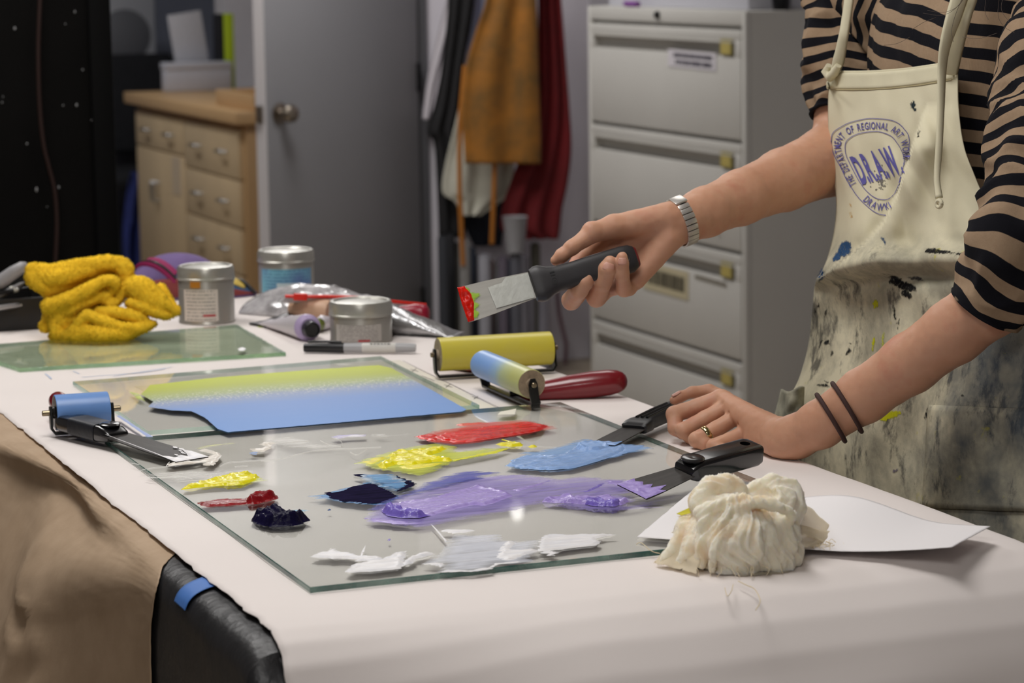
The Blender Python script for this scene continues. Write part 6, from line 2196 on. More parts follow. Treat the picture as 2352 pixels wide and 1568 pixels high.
def pile(name, V, F, mat, par, count, ln, base, seed):
    """short loops of pile standing on a cloth"""
    rg = np.random.default_rng(seed)
    a, b, c_ = V[F[:, 0]], V[F[:, 1]], V[F[:, 2]]
    nn = np.cross(b - a, c_ - a)
    ar = np.linalg.norm(nn, axis=1)
    k = rg.choice(len(F), count, p=ar / ar.sum())
    n_ = nn[k] / ar[k][:, None]
    p = a[k] + (b[k] - a[k]) * rg.random((count, 1)) * 0.9 + (V[F[k, 3]] - a[k]) * rg.random((count, 1)) * 0.9
    t_ = np.cross(n_, rg.normal(size=(count, 3)))
    t_ /= np.linalg.norm(t_, axis=1)[:, None]
    u_ = np.cross(n_, t_)
    tip = p + n_ * (ln * (0.6 + 0.7 * rg.random((count, 1)))) + (t_ * rg.normal(size=(count, 1)) + u_ * rg.normal(size=(count, 1))) * ln * 0.45
    tip[:, 2] = np.maximum(tip[:, 2], H + 0.0012)
    q = [p + t_ * base, p - t_ * base * 0.5 + u_ * base * 0.87, p - t_ * base * 0.5 - u_ * base * 0.87, tip]
    VV = np.stack(q, 1).reshape(-1, 3)
    i0 = np.arange(count)[:, None] * 4
    FF = np.concatenate([i0 + np.array([[0, 1, 3]]), i0 + np.array([[1, 2, 3]]), i0 + np.array([[2, 0, 3]])])
    o = fast_mesh(name, VV, FF, mat, par, smooth='all')
    if len(o.data.vertices) == len(VV):
        o.data.normals_split_custom_set_from_vertices(np.repeat(n_, 4, axis=0).tolist())
    o['kind'] = 'stuff'
    return o


pile('terry_pile', V, F, M('terry_loops', rgb(255, 208, 54), 0.95, spec=0.1), tow, 26000, 0.0026, 0.0010, 4)

# ------------------------------------------------------------------ sheet of white paper under the cheesecloth
WP = M('paper_sheet', rgb(240, 237, 238), 0.7, spec=0.25)
c00, c10, c11, c01 = on(1463, 1233, 0.009), on(1606, 1112, 0.009), on(2275, 1184, 0.03), on(2187, 1272, 0.014)
rows = []
for i in range(30):
    v = i / 29
    row = []
    for j in range(80):
        u = j / 79
        P = c00.lerp(c01, u).lerp(c10.lerp(c11, u), v)
        # far edge bows up between the cheesecloth and its right corner, the near edge sags over the fold
        if i in (0, 29) or j in (0, 79):
            P.x += 0.0007 * nz(u * 90, v * 90, 2)
            P.y += 0.0014 * nz(u * 90 + 5, v * 90, 4)
        z = 0.0092 + 0.0 * u
        z += 0.022 * v * math.sin(math.pi * min(1, max(0, (u - 0.25) / 0.62))) ** 2 * 0.75
        z += 0.012 * max(0, (u - 0.62) / 0.38) ** 1.6 * (1 - 0.15 * v)
        if u > 0.3:
            z = max(z, 0.002)
        P.z = H + z
        row.append(P)
    rows.append(row)
V, F, uv = sheet(rows)
o = pyobj('paper_sheet', V, F, WP, None, 'all', uvs=uv, recenter=True)
o.modifiers.new('s', 'SOLIDIFY').thickness = 0.0006
tag(o, 'torn-edged sheet of white paper lying under the crumpled cheesecloth', 'paper')

# ------------------------------------------------------------------ crumpled cheesecloth
nt = NT('cheesecloth')
f = nt.noise(16, 4, 0.55)
base = nt.ramp(f, [(0.32, rgb(236, 214, 180)), (0.46, rgb(248, 240, 222)), (0.62, rgb(246, 236, 214)), (0.75, rgb(240, 222, 182))])
nt.link(base, nt.b.inputs['Base Color'])
nt.b.inputs['Roughness'].default_value = 0.95
nt.b.inputs['Specular IOR Level'].default_value = 0.1
nt.b.inputs['Subsurface Weight'].default_value = 0.6
nt.b.inputs['Subsurface Radius'].default_value = (1, 0.8, 0.5)
nt.b.inputs['Subsurface Scale'].default_value = 0.012
wv_ = nt.add('ShaderNodeTexWave')
wv_.inputs['Scale'].default_value = 420
wv_.inputs['Distortion'].default_value = 2
nt.link(nt.co(), wv_.inputs[0])
nt.bump(nt.math('ADD', nt.noise(300, 3, 0.7), wv_.outputs['Fac']), 0.25, 0.001)
CHEESE = nt.m
nt = NT('cheesecloth_gauze')
nt.b.inputs['Base Color'].default_value = rgb(246, 238, 218)
nt.b.inputs['Roughness'].default_value = 0.95
uvn = nt.add('ShaderNodeUVMap')
su = nt.sep(uvn.outputs[0])
gx = nt.math('ABSOLUTE', nt.math('SUBTRACT', nt.math('FRACT', nt.math('MULTIPLY', su[0], 90.0)), 0.5))
gy = nt.math('ABSOLUTE', nt.math('SUBTRACT', nt.math('FRACT', nt.math('MULTIPLY', su[1], 60.0)), 0.5))
ea = nt.math('MULTIPLY', nt.math('SUBTRACT', 1.0, nt.math('ABSOLUTE', nt.math('MULTIPLY_ADD', su[0], 2.0, -1.0))), 5.0)
eb = nt.math('MULTIPLY', su[1], 4.0)
frayed = nt.math('GREATER_THAN', nt.math('ADD', nt.math('MINIMUM', ea, eb), nt.math('MULTIPLY_ADD', nt.noise(160, 4, 0.7, nt.mapping(nt.co(), (1, 1, 1))), 1.4, -0.7)), 0.12)
nt.alpha(nt.math('MULTIPLY', nt.math('MULTIPLY_ADD', nt.math('GREATER_THAN', nt.math('MAXIMUM', gx, gy), 0.30), 0.55, 0.38), frayed))
GAUZE = nt.m
trl = nt.add('ShaderNodeBsdfTranslucent')
trl.inputs[0].default_value = rgb(246, 236, 212)
mxs_ = nt.add('ShaderNodeMixShader')
mxs_.inputs[0].default_value = 0.45
nt.link(nt.b.outputs[0], mxs_.inputs[1])
nt.link(trl.outputs[0], mxs_.inputs[2])
nt.link(mxs_.outputs[0], [n for n in nt.n if n.bl_idname == 'ShaderNodeMixShader' and n != mxs_][0].inputs[2])
CDp = 2.565
ck = CDp / 6000 / 2.608 * 1.0


def cpz(x, y, dz=0.0):
    """crop 1450,1050 scale 2.608"""
    return at(1450 + x / 2.608, 1050 + y / 2.608, CDp + dz)


lo = np.array([min(cpz(a, b, d_)[k] for a in (60, 1060) for b in (90, 780) for d_ in (-0.12, 0.12)) for k in range(3)])
hi = np.array([max(cpz(a, b, d_)[k] for a in (60, 1060) for b in (90, 780) for d_ in (-0.12, 0.12)) for k in range(3)])
lo[2] = H - 0.04
tw = Field(lo, hi, 0.0016)


def cf(pts, rad, dz, k=0.004):
    P = spline([(a, b) for a, b in pts], len(pts) * 3)
    Rr = np.interp(np.linspace(0, 1, len(P)), np.linspace(0, 1, len(rad)), rad)
    Dz = np.interp(np.linspace(0, 1, len(P)), np.linspace(0, 1, len(dz)), dz)
    tw.chain([cpz(a, b, c_) for (a, b), c_ in zip(P, Dz)], [r * ck for r in Rr], k)


tw.ell(cpz(650, 490, -0.012), [0.056, 0.052, 0.043], k=0.01)
tw.ell(cpz(820, 560, -0.015), [0.034, 0.034, 0.034], k=0.01)
tw.ell(cpz(560, 350, 0.0), [0.034, 0.034, 0.026], k=0.012)
tw.ell(cpz(860, 300, 0.012), [0.030, 0.03, 0.028], k=0.01)
# crown folds
cf([(420, 300), (430, 210), (500, 170), (590, 165), (660, 200)], [70, 60, 52, 50, 40], [-0.02, -0.016, -0.012, -0.01, -0.006])
cf([(400, 330), (520, 290), (640, 240), (690, 250), (730, 300)], [40, 36, 26, 24, 30], [-0.036, -0.042, -0.044, -0.044, -0.040], 0.0025)
cf([(640, 300), (760, 270), (880, 300), (950, 330), (960, 370)], [34, 36, 36, 30, 20], [-0.045, -0.050, -0.05, -0.044, -0.04], 0.0025)
cf([(670, 215), (760, 165), (870, 140), (960, 160), (1000, 220)], [30, 34, 36, 34, 30], [0.0, 0.006, 0.010, 0.016, 0.02], 0.003)
cf([(980, 200), (985, 290), (960, 380)], [36, 40, 40], [0.014, 0.006, -0.01], 0.004)
cf([(860, 220), (820, 260)], [50, 50], [-0.006, -0.016])
# ribs running down the front
cf([(460, 300), (430, 420), (410, 560), (430, 660)], [40, 36, 30, 24], [-0.036, -0.046, -0.05, -0.046], 0.003)
cf([(600, 290), (540, 420), (490, 560), (480, 680)], [26, 24, 24, 20], [-0.046, -0.056, -0.06, -0.054], 0.002)
cf([(700, 330), (760, 440), (765, 560), (720, 650)], [24, 26, 26, 20], [-0.050, -0.060, -0.062, -0.054], 0.002)
cf([(900, 360), (940, 460), (960, 560), (940, 680)], [36, 34, 34, 26], [-0.036, -0.04, -0.04, -0.036], 0.003)
cf([(330, 400), (300, 500), (240, 580), (170, 630)], [44, 40, 34, 14], [-0.012, -0.02, -0.022, -0.02], 0.004)
cf([(380, 480), (340, 580), (290, 650)], [40, 40, 20], [-0.03, -0.036, -0.03], 0.004)
cf([(520, 700), (640, 720), (760, 735), (880, 735), (960, 690)], [26, 26, 26, 24, 14], [-0.050, -0.054, -0.052, -0.046, -0.036], 0.003)
tw.ell(cpz(790, 225, -0.018), [0.017, 0.015, 0.010], k=0.004, sub=True)
tw.wrinkle(0.0030, 60, 3)
V, F = tw.mesh(1)
# gathers run down from the crown: ridged folds round the upright axis, finer ones across them
cx_, cy_ = V[:, 0].mean(), V[:, 1].mean()
zc_ = V[:, 2].min()
for i in range(len(V)):
    x, y, z = V[i]
    an = math.atan2(y - cy_, x - cx_)
    hgt = (z - zc_) / 0.09
    sw = an + 0.5 * nz(hgt * 2, an * 0.6, 4)
    g_ = 0.0026 * (0.4 - 2 * abs(nz(math.cos(sw) * 5.5, math.sin(sw) * 5.5, hgt * 0.7)))
    g_ += 0.0016 * (0.4 - 2 * abs(nz(math.cos(sw) * 13, math.sin(sw) * 13, hgt * 1.6 + 5)))
    g_ += 0.0009 * (0.4 - 2 * abs(nz(x * 150, y * 150, z * 90)))
    g_ += 0.0006 * nz(x * 420, y * 420, z * 420)
    n_ = np.array([x - cx_, y - cy_, (z - zc_ - 0.03) * 1.2])
    n_ /= max(1e-6, np.linalg.norm(n_))
    V[i] += n_ * g_
# settle on the sheet / the paper
for i in range(len(V)):
    yl_ = 0.093 + (V[i, 0] - 0.38) / 0.245 * -0.21
    zt_ = H + (0.0098 if V[i, 1] > yl_ else 0.0016 - pdrop(V[i, 1], V[i, 0]))
    if V[i, 2] < zt_:
        V[i, 2] = zt_
cc = thing('cheesecloth', 'crumpled ball of cream cheesecloth with frayed edges near the right corner of the glass', 'cloth', (V[:, 0].mean(), V[:, 1].mean(), V[:, 2].min()))
fast_mesh('bundle', V, F, CHEESE, cc)
pile('lint', V, F, CHEESE, cc, 900, 0.0026, 0.00025, 6)


def flap(name, quad, n=16, m=20, amp=0.004, sd=0):
    a, b, c_, d_ = [Vector(q) for q in quad]
    rows = []
    for i in range(n):
        row = []
        for j in range(m):
            u, v = j / (m - 1), i / (n - 1)
            P = a.lerp(b, u).lerp(d_.lerp(c_, u), v)
            P += (CAM - P).normalized() * amp * nz(u * 3 + sd, v * 3, 2) + Vector((0, 0, amp * 0.6 * nz(u * 5, v * 4 + sd, 6)))
            P.z = max(P.z, H + 0.0102 if P.y > 0 else H + 0.0035 if P.y > -0.09 else P.z)
            row.append(P)
        rows.append(row)
    V, F, uv = sheet(rows)
    return pyobj(name, V, F, GAUZE, cc, 'all', True, uv, 0.0005)


def tb(x, y, z=0.011):
    return on(1450 + x / 2.608, 1050 + y / 2.608, z)


flap('gauze_flap', [cpz(960, 210, 0.012), tb(1205, 420, 0.012), tb(1160, 510), cpz(930, 440, -0.02)], sd=1)
flap('gauze_flap', [cpz(930, 390, -0.02), tb(1225, 450, 0.011), tb(1130, 530), cpz(960, 560, -0.03)], sd=4)
flap('gauze_flap', [cpz(330, 430, -0.015), cpz(430, 560, -0.045), tb(390, 700, 0.003), tb(120, 635, 0.004)], sd=7)
flap('gauze_flap', [cpz(400, 330, -0.01), cpz(330, 470, -0.02), tb(240, 450, 0.012), cpz(300, 330, 0.01)], sd=9)
VST = M('violet_stain', rgb(150, 132, 206), 0.8)
for quad, m_ in (([tb(1090, 448, 0.013), tb(1226, 448, 0.0135), tb(1160, 480, 0.013), tb(1085, 500, 0.013)], VST), ([tb(1040, 480, 0.013), tb(1090, 470, 0.013), tb(1120, 505, 0.013), tb(1050, 505, 0.013)], VST),
                 ([cpz(272, 335, -0.016), cpz(350, 300, -0.016), cpz(378, 325, -0.018), cpz(300, 345, -0.018)], M('yellow_stain', rgb(228, 220, 70), 0.8)),
                 ([cpz(352, 250, -0.005), cpz(372, 240, -0.005), cpz(375, 256, -0.006), cpz(360, 262, -0.006)], VST)):
    pyobj('paint_stain', [Vector(p) for p in quad] + [Vector(p) - Vector((0, 0, 0.0006)) for p in quad], [(0, 1, 2, 3), (7, 6, 5, 4), (0, 4, 5, 1), (1, 5, 6, 2), (2, 6, 7, 3), (3, 7, 4, 0)], m_, cc, 0, True)
bm = bmesh.new()
random.seed(21)
TH = M('thread', rgb(226, 210, 176), 0.9)


def thread(pts, r=0.00028):
    P = [Vector(p) for p in spline(pts, len(pts) * 5)]
    V, F, _ = loft(tube_rings(P, r, 5))
    vs = [bm.verts.new(v) for v in V]
    for f_ in F:
        try:
            bm.faces.new([vs[i] for i in f_])
        except ValueError:
            pass


thread([tb(640, 740, 0.004), tb(690, 765, 0.002), tb(740, 790, 0.001), tb(772, 860, 0.0), tb(745, 915, -0.004)], 0.0005)
thread([tb(30, 520, 0.008), tb(60, 512, 0.009), tb(120, 560, 0.008), tb(170, 575, 0.009)], 0.0004)
thread([tb(560, 780, 0.001), tb(575, 830, 0.001), tb(600, 800, 0.002), tb(610, 760, 0.003)], 0.0004)
thread([tb(1200, 470, 0.012), tb(1250, 490, 0.012), tb(1275, 520, 0.011)], 0.0003)
for k in range(70):
    x = random.choice([random.uniform(250, 370), random.uniform(380, 960), random.uniform(1040, 1200), random.uniform(120, 300)])
    if x < 300:
        y = 640 - (x - 120) * 0.3 + random.uniform(-10, 10)
        q0 = tb(x, y, 0.004)
        q1 = tb(x - random.uniform(5, 40), y + random.uniform(-6, 16), 0.004)
    elif x < 370:
        y = random.uniform(300, 470)
        q0, q1 = cpz(x + 30, y, -0.01), cpz(x - random.uniform(10, 50), y + random.uniform(-40, 30), -0.005)
    elif x < 1000:
        y = 700 + 12 * math.sin(x / 150) - max(0, (x - 850) * 0.4)
        q0, q1 = tb(x, y - 45, 0.010), tb(x + random.uniform(-30, 30), y + random.uniform(5, 30), 0.002)
    else:
        y = 520 + random.uniform(-20, 20)
        q0, q1 = tb(x, y, 0.012), tb(x + random.uniform(10, 50), y + random.uniform(-10, 25), 0.011)
    mid_ = q0.lerp(q1, 0.5) + Vector((random.uniform(-.004, .004), random.uniform(-.006, .006), random.uniform(0, .003)))
    thread([q0, mid_, q1])
o = bmobj('loose_thread', bm, TH, cc, 'all', True)
o['kind'] = 'stuff'
# ================================================================== the printmaker
from mathutils.bvhtree import BVHTree

FX = Vector((-0.985, -0.17, 0)).normalized()      # the way the person faces
LX = Vector((0.17, -0.985, 0)).normalized()       # the person's left
TC = Vector((1.062, 0.50, 0))
person = thing('person', 'person in a striped shirt and stained cream apron holding up a scraper', 'person', (TC.x, TC.y, 0))
nt = NT('skin')
f = nt.noise(18, 4, 0.6)
base = nt.ramp(f, [(0.3, rgb(194, 144, 116)), (0.55, rgb(202, 154, 126)), (0.75, rgb(194, 134, 110))])
nt.link(base, nt.b.inputs['Base Color'])
nt.b.inputs['Roughness'].default_value = 0.5
nt.b.inputs['Specular IOR Level'].default_value = 0.35
nt.b.inputs['Subsurface Weight'].default_value = 0.25
nt.b.inputs['Subsurface Radius'].default_value = (1, 0.4, 0.22)
nt.b.inputs['Subsurface Scale'].default_value = 0.006
nt.bump(nt.noise(420, 3, 0.7), 0.12, 0.001)
SKIN = nt.m
bodyV, bodyF = [], []


def add_body(V, F):
    n = sum(len(v) for v in bodyV)
    bodyV.append(V)
    bodyF.append(F + n)


def bounds(pts, pad):
    A = np.array([tuple(p) for p in pts])
    return A.min(0) - pad, A.max(0) + pad


# ------------------------------------------------------------------ right arm and hand (palm toward the camera)
HD = 3.20
hk = HD / 6000
vdir = tuple(ray(1450, 580).normalized())


def hp(x, y, dz=0.0):
    return at(x, y, HD + dz)


fore = [(1945, 362, .235, 90), (1900, 371, .205, 83), (1800, 413, .145, 73), (1700, 454, .085, 63), (1620, 487, .036, 56), (1566, 509, .006, 53)]
ends = [hp(a, b, c) for a, b, c, _ in fore] + [hp(1262, 620, -0.08), hp(1420, 720, 0.05), hp(1560, 420, 0.05), hp(1950, 250, 0.25)]
lo, hi = bounds(ends, 0.055)
tw = Field(lo, hi, 0.00145)
tw.chain([hp(a, b, c) for a, b, c, _ in fore], [r * hk for *_, r in fore], 0.01, flat=0.82, fdir=vdir)
tw.cone(hp(1945, 362, .235), hp(1955, 150, .25), 86 * hk, 86 * hk, 0.02)
# metacarpals
W0 = (1556, 510, 0.004)
for (x, y, z), r0_, r1_ in (((1388, 542, .006), 34, 23), ((1404, 582, .009), 34, 23), ((1428, 616, .007), 32, 22), ((1452, 640, -.002), 30, 19)):
    tw.cone(hp(*W0), hp(x, y, z), r0_ * hk, r1_ * hk, 0.011)
tw.cone(hp(1538, 548, -.008), hp(1462, 642, -.012), 30 * hk, 22 * hk, 0.010)         # heel of the hand, little-finger side
tw.cone(hp(1530, 500, -.006), hp(1408, 522, -.020), 35 * hk, 28 * hk, 0.010)         # ball of the thumb
tw.chain([hp(1412, 520, -.020), hp(1362, 535, -.032), hp(1314, 568, -.042), hp(1290, 587, -.044), hp(1276, 598, -.044)], [r * hk for r in (29, 22, 17, 15.5, 12)], 0.004)
tw.ell(hp(1358, 528, -.034), [19 * hk] * 3, k=0.006)
# index, hidden behind the grip
tw.chain([hp(1388, 542, .006), hp(1334, 592, .000), hp(1312, 626, -.012), hp(1322, 648, -.018)], [r * hk for r in (23, 19, 17, 14)], 0.003)
# middle, ring, little
tw.chain([hp(1404, 584, .009), hp(1340, 660, .000), hp(1312, 690, -.016), hp(1330, 666, -.050), hp(1343, 647, -.056), hp(1350, 638, -.057)], [r * hk for r in (25, 21.5, 22, 20.5, 19.5, 15.5)], 0.0025)
tw.chain([hp(1428, 618, .007), hp(1390, 664, .000), hp(1370, 683, -.016), hp(1385, 645, -.051), hp(1395, 618, -.060), hp(1401, 603, -.061)], [r * hk for r in (25, 21.5, 22.5, 21, 20, 16)], 0.0025)
tw.chain([hp(1452, 642, -.002), hp(1444, 660, -.014), hp(1433, 664, -.026), hp(1429, 628, -.056), hp(1429, 604, -.062), hp(1429, 591, -.063)], [r * hk for r in (22, 19, 18, 16.2, 15.2, 12.8)], 0.0025)
tw.cone(hp(1456, 644, -.004), hp(1412, 664, -.010), 20 * hk, 15 * hk, 0.006)
# creases of the palm and of the thumb web
tw.cone(hp(1376, 560, -.044), hp(1460, 540, -.040), 3 * hk, 2 * hk, 0.004, sub=True)
tw.cone(hp(1492, 520, -.044), hp(1470, 560, -.040), 3.5 * hk, 3 * hk, 0.005, sub=True)
tw.chain([hp(1390, 558, -.040), hp(1440, 549, -.038), hp(1488, 541, -.036), hp(1528, 548, -.034)], [r * hk for r in (7, 8, 8, 5)], 0.006, sub=True)
tw.chain([hp(1536, 486, -.034), hp(1530, 520, -.034), hp(1533, 552, -.034)], [r * hk for r in (4, 5, 4)], 0.006, sub=True)
tw.wrinkle(0.0005, 120, 4)
V, F = tw.mesh(2)
add_body(V, F)
NAIL = M('nail', rgb(204, 152, 134), 0.38)
fn = []


def nail(root, tip, side, r, w, r1):
    """a small curved nail plate over the end of a finger"""
    a, b = Vector(root), Vector(tip)
    ax = (b - a).normalized()
    s = Vector(side)
    s = (s - ax * s.dot(ax)).normalized()
    t_ = ax.cross(s)
    rows = []
    for i in range(9):
        v = i / 8
        row = []
        hw = w * (0.55 + 0.45 * math.sin(math.pi * (0.18 + 0.64 * v)))
        for j in range(9):
            q = (j / 8 - 0.5) * 2
            an = q * hw
            rr = r + (r1 - r) * v ** 2
            row.append(a.lerp(b, v) + s * (math.cos(an) * rr) + t_ * (math.sin(an) * rr))
        rows.append(row)
    V, F, uv = sheet(rows)
    o = pyobj('fingernail', V, F, NAIL, person, 'all', True, uv, 0.0007)
    return o


tc_ = lambda x, y, z: (CAM - hp(x, y, z)).normalized()
nail(hp(1340, 651, -.055), hp(1349, 639, -.057), tc_(1345, 640, 0) + RT * -0.25, 19.8 * hk, 0.75, 15.6 * hk)
nail(hp(1394, 620, -.060), hp(1401, 603, -.061), tc_(1398, 610, 0) + RT * 0.12, 20.1 * hk, 0.78, 15.6 * hk)
nail(hp(1429, 606, -.062), hp(1429, 591, -.063), tc_(1429, 596, 0) + RT * 0.05, 15.4 * hk, 0.78, 12.6 * hk)
nail(hp(1300, 579, -.043), hp(1279, 596, -.044), UP + RT * -0.3 + tc_(1290, 587, 0) * 0.35, 15.8 * hk, 0.65, 11.6 * hk)

# metal bracelet of little links round the right wrist
bc = thing('bracelet', '', '') if False else bpy.data.objects.new('bracelet', None)
COL.objects.link(bc)
bc.parent = person
bc['label'] = 'silver metal link bracelet on the right wrist'
wc_ = hp(1566, 509, .006)
wax = (hp(1620, 487, .02) - hp(1520, 527, -.002)).normalized()
v1 = (UP - wax * UP.dot(wax)).normalized()
v2 = wax.cross(v1)
bc.location = wc_ - TC
ra, rb = 55.5 * hk, 47 * hk
nl = 26
LK = M('bracelet_steel', rgb(206, 202, 196), 0.3, 0.65)
lme = bpy.data.meshes.new('link')
bm = bmesh.new()
addbox(bm, (-0.0076, -0.0031, -0.0010), (0.0076, 0.0031, 0.0015), 0.0006)
bm.to_mesh(lme)
bm.free()
finish(lme, LK, 40)
cme = bpy.data.meshes.new('clasp')
bm = bmesh.new()
addbox(bm, (-0.0084, -0.0085, -0.0010), (0.0084, 0.0085, 0.0019), 0.0008)
bm.to_mesh(cme)
bm.free()
finish(cme, LK, 40)
for i in range(nl):
    an = 2 * math.pi * (i + 0.5) / nl + 0.28
    p = v1 * (math.cos(an) * ra) + v2 * (math.sin(an) * rb)
    nrm = (v1 * (math.cos(an) / ra) + v2 * (math.sin(an) / rb)).normalized()
    tn = wax.cross(nrm)
    is_c = i in (0,)
    if i in (1, nl - 1):
        continue
    o = bpy.data.objects.new('clasp' if is_c else 'link', cme if is_c else lme)
    COL.objects.link(o)
    o.parent = bc
    mm = Matrix((wax, tn, nrm)).transposed().to_4x4()
    mm.translation = p
    o.matrix_basis = mm
ribbon = []
for i in range(49):
    an = 2 * math.pi * i / 48
    p = wc_ + v1 * (math.cos(an) * (ra - 0.0006)) + v2 * (math.sin(an) * (rb - 0.0006))
    ribbon.append([p - wax * 0.0055, p + wax * 0.0055])
V, F, uv = sheet(ribbon)
pyobj('link_band', V, F, M('bracelet_dark', rgb(84, 80, 76), 0.4, 0.9), bc, 60, True, uv, 0.0008)

# ------------------------------------------------------------------ left arm and hand resting on the table


def lp_(x, y, d):
    return at(x, y, d)


lk = 3.14 / 6000
vd2 = ray(1700, 980).normalized()
fore = [(2352, 640, 2.865, 80), (2280, 693, 2.88, 77), (2192, 761, 2.91, 72), (2090, 835, 2.95, 67), (1985, 908, 2.995, 61), (1885, 974, 3.035, 53), (1832, 1001, 3.06, 48), (1796, 1005, 3.075, 46)]
ends = [lp_(a, b, c) for a, b, c, _ in fore] + [lp_(1530, 920, 3.22), lp_(1560, 1020, 3.18), lp_(1650, 880, 3.22)]
lo, hi = bounds(ends, 0.05)
tw = Field(lo, hi, 0.0015)
tw.chain([lp_(a, b, c) for a, b, c, _ in fore], [r * c / 6000 for a, b, c, r in fore], 0.010, flat=0.85, fdir=tuple(vd2))
tw.cone(lp_(2352, 640, 2.865), lp_(2372, 420, 2.89), 78 * 2.9 / 6000, 84 * 2.9 / 6000, 0.02)
MC = {'i': (1655, 913, 3.185), 'm': (1671, 932, 3.172), 'r': (1694, 955, 3.155), 'p': (1718, 988, 3.133)}
for kx, r in (('i', 17), ('m', 17.5), ('r', 17), ('p', 16)):
    tw.cone(lp_(1790, 1000, 3.085), lp_(*MC[kx]), 32 * lk, r * lk, 0.010)
    x, y, d = MC[kx]
    tw.ell(lp_(x + 1, y - 1, d), [(r + 1.5) * lk] * 3, k=0.004)
tw.cone(lp_(1728, 1010, 3.118), lp_(1806, 1024, 3.068), 19 * lk, 27 * lk, 0.010)
tw.cone(lp_(1770, 985, 3.10), lp_(1690, 935, 3.178), 26 * lk, 14 * lk, 0.008)
# fingers
tw.chain([lp_(*MC['i']), lp_(1602, 934, 3.186), lp_(1549, 951, 3.182), lp_(1551, 983, 3.172), lp_(1568, 996, 3.185)], [r * lk for r in (19.5, 19.5, 19.5, 17.5, 14)], 0.0028)
tw.chain([lp_(*MC['m']), lp_(1620, 962, 3.168), lp_(1571, 988, 3.160), lp_(1586, 1003, 3.165), lp_(1606, 1003, 3.175)], [r * lk for r in (19.5, 19.5, 19.5, 16.5, 14)], 0.0022)
tw.chain([lp_(*MC['r']), lp_(1646, 985, 3.150), lp_(1600, 1009, 3.138), lp_(1618, 1020, 3.134), lp_(1640, 1018, 3.142)], [r * lk for r in (19, 19, 19, 15.5, 13)], 0.0022)
tw.chain([lp_(*MC['p']), lp_(1676, 1010, 3.127), lp_(1640, 1024, 3.116), lp_(1658, 1033, 3.108), lp_(1676, 1033, 3.108)], [r * lk for r in (17.5, 17.5, 17.5, 13.5, 11.5)], 0.0022)
# thumb lying beyond the index finger
tw.chain([lp_(1735, 955, 3.17), lp_(1668, 915, 3.205), lp_(1628, 897, 3.215), lp_(1590, 901, 3.212), lp_(1562, 911, 3.208), lp_(1548, 919, 3.206)], [r * lk for r in (20, 17, 15.5, 13.5, 13, 11)], 0.0035)
# tendons on the back of the hand
for kx in 'imr':
    x, y, d = MC[kx]
    tw.cone(lp_(x + 8, y + 1, d - 0.004), lp_(1770, 975, 3.088), 10 * lk, 8 * lk, 0.008)
# creases between the fingers
for (a, b, c_), (d_, e, g_) in (((1575, 968, 3.155), (1660, 926, 3.165)), ((1600, 990, 3.138), (1680, 946, 3.152)), ((1636, 1010, 3.115), (1700, 972, 3.135))):
    tw.cone(lp_(a, b, c_ - 0.004), lp_(d_, e, g_ - 0.003), 2.2 * lk, 1.2 * lk, 0.004, sub=True)
tw.wrinkle(0.0005, 120, 8)
V, F = tw.mesh(2)
ins_ = V[:, 0] < 0.722
V[ins_, 2] = np.maximum(V[ins_, 2], H + 0.0015)
add_body(V, F)
nail(lp_(1566, 909, 3.207), lp_(1546, 918, 3.205), UP + RT * -0.2 + (-FW) * 0.3, 13.4 * lk, 0.65, 11 * lk)

# ring on the ring finger
RG = M('ring_gold', rgb(206, 190, 140), 0.15, 1.0)
ra_ = lp_(1646, 985, 3.150)
rax = (lp_(1600, 1009, 3.138) - lp_(*MC['r'])).normalized()
rc_ = lp_(1622, 998, 3.144)
u1 = (UP - rax * UP.dot(rax)).normalized()
u2 = rax.cross(u1)
rr_ = 19.2 * lk
R = []
for i in range(40):
    an = 2 * math.pi * i / 40
    n_ = u1 * math.cos(an) + u2 * math.sin(an)
    R.append([rc_ + n_ * (rr_ + h_) + rax * s_ for h_, s_ in ((-0.0004, -0.0036), (0.0006, -0.0033), (0.0011, -0.0015), (0.0012, 0.0), (0.0011, 0.0015), (0.0006, 0.0033), (-0.0004, 0.0036))])
R.append(R[0])
V, F, uv = loft(R, True, False, False)
pyobj('ring', V, F, RG, person, 'all', True)['label'] = 'plain gold ring on the left hand'

# two brown hair ties on the left forearm
HT = M('hair_tie', rgb(62, 38, 34), 0.75, bump=0.3, bscale=700)
for (a, b), (c_, d_), dd in (((1876, 906), (1941, 1013), 3.019), ((1912, 880), (1979, 991), 3.003)):
    P0, P1 = lp_(a, b, dd + 0.004), lp_(c_, d_, dd - 0.004)
    ctr = (P0 + P1) / 2
    u1 = (P1 - P0) / 2
    R0 = u1.length
    u1.normalize()
    u2 = (vd2 - u1 * vd2.dot(u1)).normalized()
    pth = [ctr + u1 * (math.cos(2 * math.pi * i / 48) * R0) + u2 * (math.sin(2 * math.pi * i / 48) * R0 * 0.88) for i in range(49)]
    tube('hair_tie', pth, 0.0027, HT, person, 10, world=True, up=FW)

# ------------------------------------------------------------------ torso, neck and head (above the frame)
NK = TC + Vector((0, 0, 1.46)) + FX * 0.01
HC = TC + Vector((0, 0, 1.635)) + FX * 0.075
hd_f = (FX + Vector((0, 0, -0.35))).normalized()
hd_u = (Vector((0, 0, 1)) - hd_f * hd_f.z).normalized()
hd_l = hd_u.cross(hd_f)
tw = Field(tuple(TC + Vector((-0.28, -0.30, 1.28))), tuple(TC + Vector((0.28, 0.30, 1.80))), 0.0032)


def hq(f_, l_, u_):
    return HC + hd_f * f_ + hd_l * l_ + hd_u * u_


